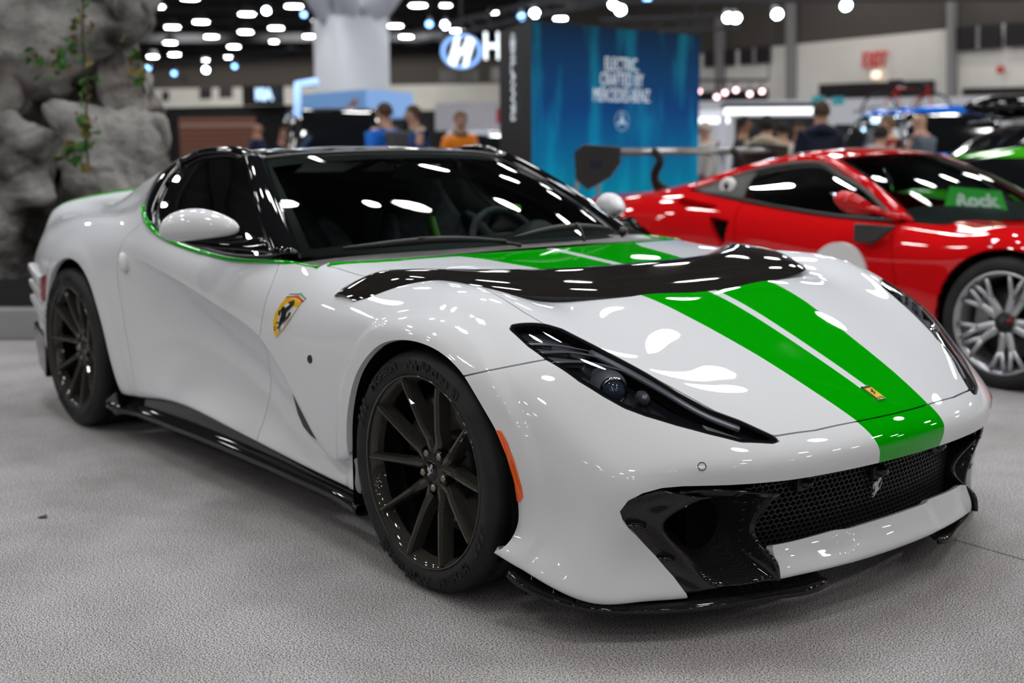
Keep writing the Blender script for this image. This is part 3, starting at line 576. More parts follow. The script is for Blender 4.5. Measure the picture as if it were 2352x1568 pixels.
# stripes on bonnet and nose
sw = curve_fn([(.70,.52),(.78,.42),(.87,.372),(1.15,.31),(1.53,.290),(1.69,.268),(1.82,.240),(1.92,.218),(2.07,.193),(2.2,.166),(2.267,.148),(2.26,.14)])
band = curve_fn([(0, .783), (.15, .80), (.36, .83), (.40, .80), (.5, .785), (.63, .765), (.70, .735), (.78, .67), (.82, .64), (.9, .6)])
green, hood = hood.cut(lambda V: np.minimum(-V[:, 1] - sw(V[:, 0]), np.where(V[:, 0] < .9, V[:, 0] - band(-V[:, 1]), 1.0)))
line, green = green.cut(lambda V: np.maximum(-V[:, 1] - np.interp(V[:, 0], [1.0, 2.1], [.021, .0165]), V[:, 0] - 2.112))
ngreen, bump = bump.cut(lambda V: np.where(V[:, 2] > .3, -V[:, 1] - np.interp(V[:, 2], [.41, .445, .47, .52], [.140, .149, .158, .168]), 1.0))
MW, MGn = MATS['pearl_white'], MATS['stripe_green']
oc = lambda V: np.abs(V[:, 1]) < 1e-4
h = hood.both().obj('bonnet', MW, CAR, .012)
green.both().obj('stripe', MGn, h, .004); line.both().obj('centre_line', MW, h)
fb = bump.both().obj('front_bumper', MW, CAR, .018); ngreen.both().obj('stripe', MGn, fb, .012)
cowl.both().offset(-.012).obj('cowl_panel', MATS['grey_plastic'], CAR, .02)
for k, flipc in ((0, lambda s: s), (1, lambda s: s.mirror())):
    flipc(fend).obj('front_fender', MW, CAR, .02)
    flipc(door).obj('door', MW, CAR, .02)
    flipc(quart).obj('rear_quarter', MW, CAR, .02)
roof.both().obj('roof_hoop', MATS['carbon'], CAR, .03)
tail_stripe.both().obj('tail_spoiler_edge', MGn, CAR, .01)
deck.both().obj('rear_deck', MATS['gloss_black'], CAR, .02)
# ================================================================== the white car: everything fixed to the body
from mathutils.bvhtree import BVHTree
_bv = BVHTree.FromPolygons([tuple(v) for v in BODY.V], BODY.P)
def body_w(x, z):
    h = _bv.ray_cast(Vector((x, -3, z)), Vector((0, 1, 0))); return -h[0].y if h[0] else .95
def body_top(x, w):
    h = _bv.ray_cast(Vector((x, -w, 3)), Vector((0, 0, -1))); return h[0].z if h[0] else .8
def body_front(w, z):
    h = _bv.ray_cast(Vector((4, -w, z)), Vector((-1, 0, 0))); return h[0].x if h[0] else 2.1
def mir(pts): return [(p[0], -p[1], p[2]) for p in pts]
def side_pair(fn):
    "call fn(sign) for the right (-1) and the left (+1) side of the car"
    for s in (-1, 1): fn(s)
def strip(A, B, name, m, parent, n=24, thick=0.0, bulge=None):
    "ribbon between the curves A and B (splined), optional bulge vector at mid width"
    A = spline(A, n); B = spline(B, n); k = 5; V = []
    for i in range(n):
        for j in range(k):
            t = j / (k - 1); p = A[i] * (1 - t) + B[i] * t
            if bulge is not None: p = p + np.asarray(bulge) * (4 * t * (1 - t))
            V.append(p)
    F = [(i * k + j, i * k + j + 1, (i + 1) * k + j + 1, (i + 1) * k + j) for i in range(n - 1) for j in range(k - 1)]
    o = mesh_obj(name, V, F, m, parent)
    if thick: s = o.modifiers.new('s', 'SOLIDIFY'); s.thickness = thick; s.offset = 0
    return o
def gpatch(G, name, m, parent, nu=28, nv=28, thick=0.0, off=-1.0):
    V, F = patch(G, nu, nv); o = mesh_obj(name, V, F, m, parent)
    if thick: s = o.modifiers.new('s', 'SOLIDIFY'); s.thickness = thick; s.offset = off
    return o
def smoothed(o, lv=2):
    s = o.modifiers.new('s', 'SUBSURF'); s.levels = lv; s.render_levels = lv; return o

# ---- dark structure inside: floor pan, bay, wheel housings
MB().box((.35, 0, .27), (2.6, 1.5, .22)).box((1.15, 0, .46), (1.2, 1.12, .36)).box((-1.25, 0, .45), (1.7, 1.1, .5)).box((-.3, 0, .30), (1.3, 1.70, .28)).build('chassis', MATS['dark_void'], CAR)
def housing(s):
    for A, x0, x1 in ((ARCH_F, 1.0, 1.7), (ARCH_R, -1.74, -.83)):
        P = [(float(a), float(c)) for a, c in A if c > .16][::3]; n = len(P)
        V = [(a, s * .968, c) for a, c in P] + [(a, s * .56, c + .005) for a, c in P]
        mb = MB().add(V, [(i, i + 1, n + i + 1, n + i) for i in range(n - 1)]); mb.add([(a, s * .56, c + .005) for a, c in P], [tuple(range(n))])
        mb.build('wheel_housing', MATS['dark_void'], CAR, True)
side_pair(housing)

# ---- wheels
noise_col(mat('tyre_rubber', (.012, .012, .012), .62, spec=.4), (.010, .010, .0105), (.019, .0185, .018), 9, bump=.1, bscale=240, dist=.001)
mat('tyre_print', (.004, .004, .004), .42); carbon('wheel_carbon', (.028, .027, .024), 1600, .28)
mat('disc_iron', (.11, .105, .10), .38, .9); mat('caliper', (.02, .02, .022), .35, coat=.5); mat('bronze_nut', (.30, .24, .18), .3, 1.0)
def bent_text(body, size, r, ang, y, cx, cz, m, name, parent, s=-1, spacing=1.0, bold=0.0, xs=1.0):
    "lettering on a side wall, clockwise seen from outside, centred on the angle ang (deg, 0 = forward, 90 = up)"
    o = text_mesh(body, size, m, name, Matrix.Identity(4), parent, .0008, bold=bold, spacing=spacing, xs=xs)
    for v in o.data.vertices:
        rr = r + v.co.y; a = math.radians(ang) - v.co.x / r
        v.co = (cx + rr * math.cos(a), y + s * (.001 + v.co.z), cz + rr * math.sin(a))
    return o
def make_wheel(name, cx, cy, cz, RT, width, s, rot):
    "s = -1 right, +1 left; the rim mesh is the part, everything else its pieces"
    yo = cy + s * width / 2                                                          # outer side wall
    def Y(d): return yo - s * d                                                      # d metres inside of the outer wall
    rim = MB(); prof = [(.268, .006), (.272, .004), (.274, .010), (.268, .016), (.262, .020), (.256, .034), (.250, .052)]; barrel = [(.250, .052), (.246, .12), (.246, width - .03), (.262, width - .01)]
    rim.lathe([(r, -s * d) for r, d in prof], (cx, yo, cz), 'y', 96); R = rim.build('wheel', MATS['wheel_carbon'], CAR, True); MB().lathe([(r, -s * d) for r, d in barrel], (cx, yo, cz), 'y', 64).build('rim_barrel', MATS['gloss_black'], R, True)
    h = .5 * width; k = RT - .70 / 2
    prof = [(.264, .030), (.269, .012), (.276, .006), (.290, .001), (.303, -.002), (.316, -.001), (RT - .018, .006), (RT - .008, .014), (RT - .002, .026), (RT, .042)]
    full = prof[:]
    for g in (.30, .5, .70): full += [(RT, width * g - .006), (RT - .007, width * g - .004), (RT - .007, width * g + .004), (RT, width * g + .006)]
    full += [(r, width - d) for r, d in prof[::-1]]
    t = MB().lathe([(r, -s * d) for r, d in full], (cx, yo, cz), 'y', 120).build('tyre', MATS['tyre_rubber'], R, True)
    for q in range(48):                                                              # shoulder cuts of the tread
        a = 2 * PI * q / 48; b = a + .05; P = []
    sip = MB()
    for q in range(40):
        a = 2 * PI * q / 40
        def pt(r, d, aa): return (cx + r * math.cos(aa), Y(d), cz + r * math.sin(aa))
        sip.add([pt(RT - .0140, .0085, a), pt(RT - .0140, .0085, a + .007), pt(RT - .0011, .034, a + .026), pt(RT + .0002, .085, a + .062), pt(RT + .0002, .085, a + .057), pt(RT - .0011, .034, a + .020)], [(0, 1, 2, 5), (5, 2, 3, 4)])
    sip.build('tread_cuts', MATS['tyre_print'], R)['kind'] = 'stuff'
    # spokes in five pairs, dished towards the hub
    for q in range(10):
        pr = q // 2; sg = -1 if q % 2 == 0 else 1
        a0 = math.radians(rot + pr * 72 + sg * 12); a1 = math.radians(rot + pr * 72 + sg * 18.4); p0_ = Vector((cx + .05 * math.cos(a0), 0, cz + .05 * math.sin(a0))); p1_ = Vector((cx + .262 * math.cos(a1), 0, cz + .262 * math.sin(a1)))
        V = []; secs0 = ((.050, .0150, .052, .090), (.085, .0150, .050, .092), (.120, .0105, .038, .085), (.180, .0085, .024, .070), (.235, .0078, .012, .058), (.262, .0080, .008, .050))
        secs = np.stack([np.interp(np.linspace(.05, .262, 13), [q_[0] for q_ in secs0], [q_[k_] for q_ in secs0]) for k_ in range(4)], 1)
        for r, hw, d0, d1 in secs:
            tt = (r - .05) / .212; u = (p1_ - p0_).normalized(); w = Vector((-u.z, 0, u.x)); c = p0_ + (p1_ - p0_) * tt
            for off, d in ((-hw * 1.1, d1), (-hw, d0 + .009), (-hw * .38, d0), (hw * .38, d0), (hw, d0 + .009), (hw * 1.1, d1)):
                p = c + w * off; V.append((p.x, Y(d), p.z))
        F = [(i * 6 + j, i * 6 + j + 1, (i + 1) * 6 + j + 1, (i + 1) * 6 + j) for i in range(12) for j in range(5)] + [(72, 73, 74, 75, 76, 77), (5, 4, 3, 2, 1, 0)] + [(i * 6 + 5, i * 6, (i + 1) * 6, (i + 1) * 6 + 5) for i in range(12)]
        MB().add(V, F).build('spoke', MATS['wheel_carbon'], R)
    MB().lathe([(.0, .048), (.032, .047), (.036, .050), (.062, .053), (.072, .060), (.075, .10)], (cx, yo, cz), 'y', 40).build('hub', MATS['wheel_carbon'], R, True) if 0 else None
    hub = MB().lathe([(.001, -s * .046), (.030, -s * .046), (.034, -s * .050), (.058, -s * .054), (.070, -s * .064), (.072, -s * .11)], (cx, yo, cz), 'y', 40).build('hub', MATS['wheel_carbon'], R, True)
    for q in range(5):
        a = math.radians(rot + q * 72 + 36)
        MB().lathe([(.019, -s * .050), (.021, -s * .052), (.021, -s * .075)], (cx + .052 * math.cos(a), yo, cz + .052 * math.sin(a)), 'y', 20).build('nut_recess', MATS['dark_void'], R, True)
        MB().lathe([(.001, -s * .047), (.008, -s * .047), (.011, -s * .050), (.013, -s * .075)], (cx + .052 * math.cos(a), yo, cz + .052 * math.sin(a)), 'y', 6).build('wheel_nut', MATS['bronze_nut'], R)
    cap = MB().lathe([(.0005, -s * .0415), (.026, -s * .0420), (.029, -s * .045), (.029, -s * .050)], (cx, yo, cz), 'y', 32).build('centre_cap', MATS['gloss_black'], R, True)
    MB().prism(HORSE2, 0, .001, lambda u, v, t: (cx - s * u * .044, Y(.0412) + s * t, cz + v * .044)).build('emblem', MATS['silver_paint'], R)
    # brakes
    MB().lathe([(.10, -s * .145), (.190, -s * .140), (.196, -s * .142), (.196, -s * .178), (.10, -s * .178)], (cx, yo, cz), 'y', 64).build('brake_disc', MATS['disc_iron'], R, True)
    MB().lathe([(.001, -s * .10), (.085, -s * .10), (.098, -s * .125), (.10, -s * .145)], (cx, yo, cz), 'y', 48).build('disc_bell', MATS['satin_black'], R, True)
    cal = MB(); a0 = 145 if cx > 0 else 145
    for j in range(9):
        pass
    V = []
    for j in range(13):
        a = math.radians(a0 + (j - 6) * 5.5)
        for r, d in ((.135, .115), (.205, .112), (.222, .125), (.222, .20), (.135, .20)): V.append((cx + r * math.cos(a), Y(d), cz + r * math.sin(a)))
    F = [(i * 5 + j, i * 5 + (j + 1) % 5, (i + 1) * 5 + (j + 1) % 5, (i + 1) * 5 + j) for i in range(12) for j in range(5)] + [tuple(range(5)), tuple(range(60, 65))]
    MB().add(V, F).build('brake_caliper', MATS['caliper'], R, bevel=.006)
    MB().lathe([(.001, -s * (width - .02)), (.262, -s * (width - .02))], (cx, yo, cz), 'y', 48).build('backing_plate', MATS['dark_void'], R)
    # side-wall lettering
    y = Y(-.0028); rr = (.320 + .288) / 2
    for base in (0, 180):
        bent_text('MICHELIN', .032, rr, base - 57, y, cx, cz, MATS['tyre_print'], 'maker_lettering', R, s, 1.02, .0012, 1.08 * -s)
        bent_text('PILOT\nSPORT', .0125, rr + .006, base + 81, y, cx, cz, MATS['tyre_print'], 'model_lettering', R, s, 1.0, .0003, -s)
        bent_text('CUP 2', .029, rr, base + 68, y, cx, cz, MATS['tyre_print'], 'model_lettering', R, s, 1.0, .001, -s)
        bent_text('R', .026, rr, base + 55, y, cx, cz, MATS['tyre_rubber'], 'model_lettering', R, s, 1.0, .001, -s).data.transform(Matrix.Translation((0, s * .0012, 0)))
        ck = MB()
        def cell(a, r0, r1, da):
            V = [(cx + r * math.cos(math.radians(aa)), y + s * .0012, cz + r * math.sin(math.radians(aa))) for r, aa in ((r0, a - da), (r0, a + da), (r1, a + da), (r1, a - da))]
            ck.add(V, [(0, 1, 2, 3)])
        for i in range(5): cell(base + 88 + i * 2.7, rr - .014 + (i % 2) * .015, rr + (i % 2) * .015, 1.3)
        for i in range(6): cell(base - 18 - i * 2.7, rr - .014 + (i % 2) * .015, rr + (i % 2) * .015, 1.3)
        for i in range(4): cell(base - 93 - i * 2.7, rr - .014 + (i % 2) * .015, rr + (i % 2) * .015, 1.3)
        cell(base + 55, rr - .017, rr + .017, 3.2)
        ck.build('chequer_print', MATS['tyre_print'], R)['kind'] = 'stuff'
    return R
HORSE2 = [(.234,.456),(.304,.368),(.293,.298),(.234,.22),(.176,.142),(.105,.094),(.07,.021),(.094,-.076),(.129,-.102),(.199,-.072),(.246,-.001),(.281,.119),(.31,.167),(.325,.145),(.304,.059),(.257,-.058),(.187,-.124),(.129,-.138),(.117,-.181),(.012,-.221),(-.047,-.253),(-.082,-.3),(-.129,-.335),(-.199,-.392),(-.257,-.437),(-.298,-.424),(-.222,-.35),(-.152,-.302),(-.246,-.295),(-.316,-.292),(-.333,-.27),(-.269,-.248),(-.158,-.246),(-.152,-.175),(-.129,-.116),(-.14,-.041),(-.164,.046),(-.187,.069),(-.211,-.007),(-.228,-.094),(-.269,-.085),(-.275,-.011),(-.252,.048),(-.304,.041),(-.246,.11),(-.187,.179),(-.117,.217),(-.094,.185),(0,.191),(.035,.21),(.07,.266),(.094,.306),(.029,.33),(.047,.367),(.152,.384),(.135,.433)]
make_wheel('wheel', 1.352, -.836, .341, .341, .275, -1, 91)
make_wheel('wheel', 1.352, .836, .341, .341, .275, 1, 91)
make_wheel('wheel', -1.36, -.822, .357, .357, .315, -1, 86)
make_wheel('wheel', -1.36, .822, .357, .357, .315, 1, 86)

# ---- bonnet blade
def blade():
    fr = [(1.548,0,.797),(1.545,.15,.798),(1.536,.28,.801),(1.522,.40,.806),(1.485,.52,.812),(1.425,.62,.818),(1.33,.70,.826),(1.20,.775,.836),(1.10,.825,.832),(1.04,.868,.814),(1.0,.900,.795),(.945,.918,.780)]
    re = [(1.172,0,.853),(1.172,.15,.853),(1.165,.28,.854),(1.145,.40,.856),(1.095,.52,.859),(1.035,.62,.861),(.98,.70,.862),(.90,.775,.855),(.868,.825,.841),(.845,.868,.820),(.832,.897,.800),(.828,.914,.785)]
    fr = np.array(fr); re = np.array(re); G = []
    for i in range(len(fr)):
        row = []
        for t, b in ((0, -.006), (.06, .001), (.3, .012), (.6, .014), (.9, .006), (1, -.006)):
            p = fr[i] * (1 - t) + re[i] * t; row.append((p[0], -p[1], p[2] + b * (1 if i < 9 else .5)))
        G.append(row)
    V, F = patch(G, 60, 16); s = Surf(V, np.tile([0, 0, 1.], (len(V), 1)), F); s.V[:16, 1] = 0; _normals(s)
    if s.N[:, 2].mean() < 0: s.P = [p[::-1] for p in s.P]; _normals(s)
    B = s.both(); o = B.obj('bonnet_blade', MATS['carbon_brown'], CAR, .018)
blade()

# ---- front: grille, intakes, lower lip and splitter
def hexnet():
    mb = MB(); cw, ch = .0195, .0150; t = .0013
    def P(w, z): return Vector((2.150 - .26 * w * w - .10 * (.33 - z), w, z))
    def bar(a, b):
        a = P(*a); b = P(*b); d = (b - a); n = Vector((1, 0, 0)); u = d.cross(n).normalized() * t; dp = Vector((.006, 0, 0))
        mb.add([a - u, a + u, b + u, b - u, a - u - dp, a + u - dp, b + u - dp, b - u - dp], [(0, 1, 2, 3), (0, 3, 7, 4), (1, 5, 6, 2)])
    nx, nz = 52, 21
    for j in range(nz):
        for i in range(-nx // 2, nx // 2):
            w = (i + (.5 if j % 2 else 0)) * cw; z = .135 + j * ch * .93
            if abs(w) > .47: continue
            q = cw / 2; e = ch * .31
            a = (w - q, z + e); b = (w, z + e * 2); c = (w + q, z + e); d = (w + q, z - e)
            bar(a, b); bar(b, c); bar(c, d)
    return mb.build('grille_mesh', MATS['grille_black'], CAR)
mat('grille_black', (.045, .045, .047), .38, .3)
hexnet()
MB().box((1.93, 0, .26), (.16, 1.2, .30)).build('radiator', MATS['dark_void'], CAR)
for w, z, r in ((.0, .347, .016), (-.30, .362, .013), (.33, .362, .013)):
    x = 2.155 - .26 * w * w + .012
    g = MB().lathe([(.001, .026), (r * .55, .026), (r * .62, .022), (r, .020), (r * 1.1, -.01), (r * 1.1, -.04)], (x, w, z), 'x', 24).build('parking_camera', MATS['gloss_black'], CAR, True)
    MB().box((x - .005, w, z - .004), (.018, .055, .036)).build('bracket', MATS['satin_black'], g, bevel=.004)
MB().prism(HORSE2, 0, .004, lambda u, v, t: (2.160 + t, u * .0685, .302 + v * .0685)).build('grille_emblem', MATS['silver_paint'], CAR)
def intake(s):
    W = [
     [(2.055,.742,.404),(2.08,.70,.392),(2.10,.65,.378),(2.10,.60,.372),(2.13,.54,.372),(2.187,.462,.370)],
     [(2.003,.808,.377),(2.025,.755,.362),(2.07,.70,.350),(2.02,.62,.345),(2.03,.53,.345),(2.155,.462,.328)],
     [(1.986,.817,.345),(2.015,.765,.328),(2.045,.725,.310),(1.95,.63,.29),(1.95,.52,.29),(2.118,.462,.268)],
     [(2.005,.745,.245),(2.025,.70,.235),(2.05,.65,.218),(1.99,.57,.215),(2.00,.50,.225),(2.172,.462,.212)],
     [(2.03,.69,.165),(2.05,.64,.160),(2.075,.60,.152),(2.07,.55,.155),(2.10,.49,.165),(2.20,.462,.178)],
     [(2.05,.655,.118),(2.075,.61,.120),(2.10,.57,.128),(2.13,.53,.132),(2.160,.49,.140),(2.203,.460,.148)]]
    G = [[(x, s * w, z) for x, w, z in r] for r in W]
    gpatch(G, 'intake_shell', MATS['carbon'], CAR, 48, 40, .006, 0)
    A = [(2.080,.70,.398),(2.112,.62,.396),(2.158,.54,.386),(2.195,.465,.374)]; B = [(2.068,.702,.382),(2.098,.62,.376),(2.140,.54,.370),(2.186,.463,.362)]
    strip([(x, s * w, z) for x, w, z in A], [(x, s * w, z) for x, w, z in B], 'intake_lip', MATS['gloss_black'], CAR, 20, .008)
    for (x, w, z) in ((2.012, .795, .312), (2.03, .71, .215)):
        MB().tube([(x - .03, s * (w + .01), z), (x + .0, s * w, z), (x + .012, s * (w - .035), z - .004)], [.006, .007, .004], 8).build('intake_vane', MATS['gloss_black'], CAR, True)
    # splitter: plate with a raised outer lip, stepped at the wheel end
    O = np.array([(1.728,.962,.150),(1.752,.955,.134),(1.79,.940,.118),(1.84,.917,.104),(1.885,.893,.096),(1.935,.855,.089),(2.028,.742,.084),(2.108,.588,.083),(2.171,.41,.086),(2.203,.30,.090),(2.200,.262,.094)])
    I = np.array([(1.728,.78,.165),(1.752,.76,.150),(1.79,.74,.130),(1.83,.71,.118),(1.865,.69,.110),(1.90,.65,.104),(1.96,.58,.102),(2.03,.47,.104),(2.09,.36,.108),(2.13,.29,.112),(2.15,.262,.112)])
    G = []
    for o, i in zip(O, I):
        row = []
        for t, dz in ((0, -.006), (.02, .004), (.06, .009), (.16, .006), (.5, .006), (1, .006)):
            p = o * (1 - t) + i * t; row.append((p[0], s * p[1], p[2] + dz))
        G.append(row)
    sp = gpatch(G, 'front_splitter', MATS['carbon'], CAR, 60, 14, .010, 0)
    for k in range(3):                                                               # fins between splitter and bumper corner
        x = 1.752 + k * .062; w = .955 - k * .020
        MB().add([(x, s * (w - .03), .14 - k * .014), (x + .03, s * (w - .03), .125 - k * .014), (x + .012, s * (w - .055), .20 - k * .022), (x - .018, s * (w - .055), .21 - k * .022),
                  (x, s * (w - .16), .14 - k * .014), (x + .03, s * (w - .16), .125 - k * .014), (x + .012, s * (w - .16), .20 - k * .022), (x - .018, s * (w - .16), .21 - k * .022)],
                 [(0, 1, 2, 3), (4, 7, 6, 5), (0, 4, 5, 1), (3, 2, 6, 7), (0, 3, 7, 4), (1, 5, 6, 2)]).build('splitter_fin', MATS['gloss_black'], CAR, bevel=.004)
    # amber and red side markers
    A = [(1.704,.526),(1.718,.525),(1.736,.499),(1.755,.451),(1.770,.384),(1.771,.360),(1.762,.346),(1.7535,.347),(1.7525,.392),(1.7345,.465),(1.718,.500)]
    mk = MB(); n = len(A); V = [(x, s * (body_w(max(x, 1.7), z) + .0035), z) for x, z in A] + [(x, s * (body_w(x, z) - .02), z) for x, z in A]
    mk.add(V, [tuple(range(n))] + [(i, (i + 1) % n, n + (i + 1) % n, n + i) for i in range(n)]); mk.build('side_marker', MATS['amber_lens'], CAR)
    # parking sensor
    x = body_front(.66, .461)
    h_ = _bv.ray_cast(Vector((4, -.66, .461)), Vector((-1, 0, 0))); nn_ = Vector((h_[1].x, s * abs(h_[1].y), h_[1].z)).normalized(); nn_ = nn_ if nn_.x > 0 else -nn_; u_ = nn_.cross(Vector((0, 0, 1))).normalized(); v_ = u_.cross(nn_); c_ = Vector((x, s * .66, .461))
    MB().add([c_ + nn_ * hh + u_ * (r_ * math.cos(2 * PI * j / 24)) + v_ * (r_ * math.sin(2 * PI * j / 24)) for r_, hh in ((.0088, .0004), (.0092, .0014), (.0106, .0014), (.0110, 0)) for j in range(24)], [(i * 24 + j, i * 24 + (j + 1) % 24, (i + 1) * 24 + (j + 1) % 24, (i + 1) * 24 + j) for i in range(3) for j in range(24)]).build('parking_sensor', MATS['satin_black'], CAR, True)
side_pair(intake)

# ---- head lamps
def headlamp(S, s):
    root = S.offset(-.004).obj('headlamp', MATS['headlamp_glass'], CAR, 0)
    rim, inn = S.cut(lambda V: -(in_poly_sd(np.stack([V[:, 0], np.abs(V[:, 1])], 1), HL) + .0075))
    rim.offset(-.0035).obj('gasket', MATS['gloss_black'], root, .012)
    S.offset(-.004).obj('edge_trim', MATS['dark_chrome'], root, .006) if 0 else None
    dep = lambda V: -.030 - .035 * smooth01(1.74, 1.86, V[:, 0]) + .03 * smooth01(1.98, 2.12, V[:, 0])
    bk = Surf(S.V + S.N * dep(S.V)[:, None], S.N, S.P); bk.obj('bowl', MATS['lamp_black'], root)
    S.obj('wall', MATS['lamp_black'], root, .075, lambda p: (-.3, s * -.35, -.85)).data.materials[0] = MATS['lamp_black']
    w = [o for o in root.children if o.name.startswith('wall')][-1]
    bm = bmesh.new(); bm.from_mesh(w.data); k = len(S.P); bm.faces.ensure_lookup_table(); bmesh.ops.delete(bm, geom=[f for f in bm.faces if f.index < k], context='FACES'); bm.to_mesh(w.data); bm.free()
    def P(x, w, dz=0): return Vector((x, s * w, body_top(x, w) + dz))
    # louvres of the day light, three lenses
    for (a, b, c, d) in (((1.648,.822),(1.697,.776),(1.704,.792),(1.668,.826)), ((1.680,.824),(1.742,.752),(1.746,.766),(1.700,.826)), ((1.716,.820),(1.784,.737),(1.790,.750),(1.738,.824))):
        q = [P(*p, -.018) for p in (a, b, c, d)]; V = q + [v + Vector((-.01, 0, -.012)) for v in q]
        MB().add(V, [(0, 1, 2, 3), (0, 4, 5, 1), (1, 5, 6, 2), (2, 6, 7, 3), (3, 7, 4, 0)]).build('daylight_lens', MATS['lamp_prism'], root, bevel=.002)
    for (a, b, c) in (((1.662,.838),(1.70,.790),(1.765,.700)), ((1.700,.836),(1.745,.765),(1.80,.690)), ((1.742,.830),(1.795,.745),(1.87,.66))):
        q = spline([tuple(P(*p, -.012)) for p in (a, b, c)], 14); MB().tube(q, [.010] * 6 + [.008] * 4 + [.005, .004, .003, .002], 8, flat=.45).build('louvre', MATS['lamp_grey'], root, True)
    q = spline([tuple(P(*p, -.016)) for p in ((1.76,.705),(1.85,.662),(1.95,.615),(2.03,.572),(2.10,.51))], 20)
    MB().tube(q, .016, 8, flat=.5).build('inner_rail', MATS['lamp_grey'], root, True)
    # projector: housing, lens, ring
    c = P(1.868, .722, -.040); ax = Vector((.86, s * .42, -.05)).normalized()
    def turned(prof, name, m, n=32, flat=1.0):
        u = ax.cross(Vector((0, 0, 1))).normalized(); v = u.cross(ax); V = []
        for r, h in prof: V += [c + ax * h + u * (r * math.cos(2 * PI * j / n)) + v * (r * math.sin(2 * PI * j / n) * flat) for j in range(n)]
        F = [(i * n + j, i * n + (j + 1) % n, (i + 1) * n + (j + 1) % n, (i + 1) * n + j) for i in range(len(prof) - 1) for j in range(n)]
        return MB().add(V, F).build(name, m, root, True)
    turned([(.001, .022), (.010, .021), (.020, .016), (.027, .007), (.030, -.002)], 'projector_lens', MATS['lens'])
    turned([(.030, -.002), (.035, .004), (.0375, -.002), (.036, -.014)], 'lens_ring', MATS['chrome'])
    turned([(.034, -.012), (.042, -.020), (.047, -.040), (.047, -.09)], 'projector_housing', MATS['lamp_grey'])
    c = P(1.925, .668, -.034); turned([(.001, .006), (.012, .005), (.016, -.002), (.018, -.03)], 'side_lamp', MATS['lamp_prism'], 6)
    q = [P(*p, -.022) for p in ((2.045,.588),(2.115,.520),(2.152,.490),(2.128,.545),(2.098,.580))]; 
    MB().add(q + [v + Vector((0, 0, -.01)) for v in q], [(0, 1, 2, 3, 4)] + [(i, (i + 1) % 5, 5 + (i + 1) % 5, 5 + i) for i in range(5)]).build('reflector', MATS['lamp_prism'], root, bevel=.002)
mat('lamp_black', (.035, .038, .048), .4); mat('lamp_grey', (.24, .25, .29), .42, .2); mat('lens', (.05, .07, .11), .03, coat=1.0, spec=.8); mat('lamp_prism', (.34, .35, .38), .25, .6)
headlamp(lamp, -1); headlamp(lamp.mirror(), 1)

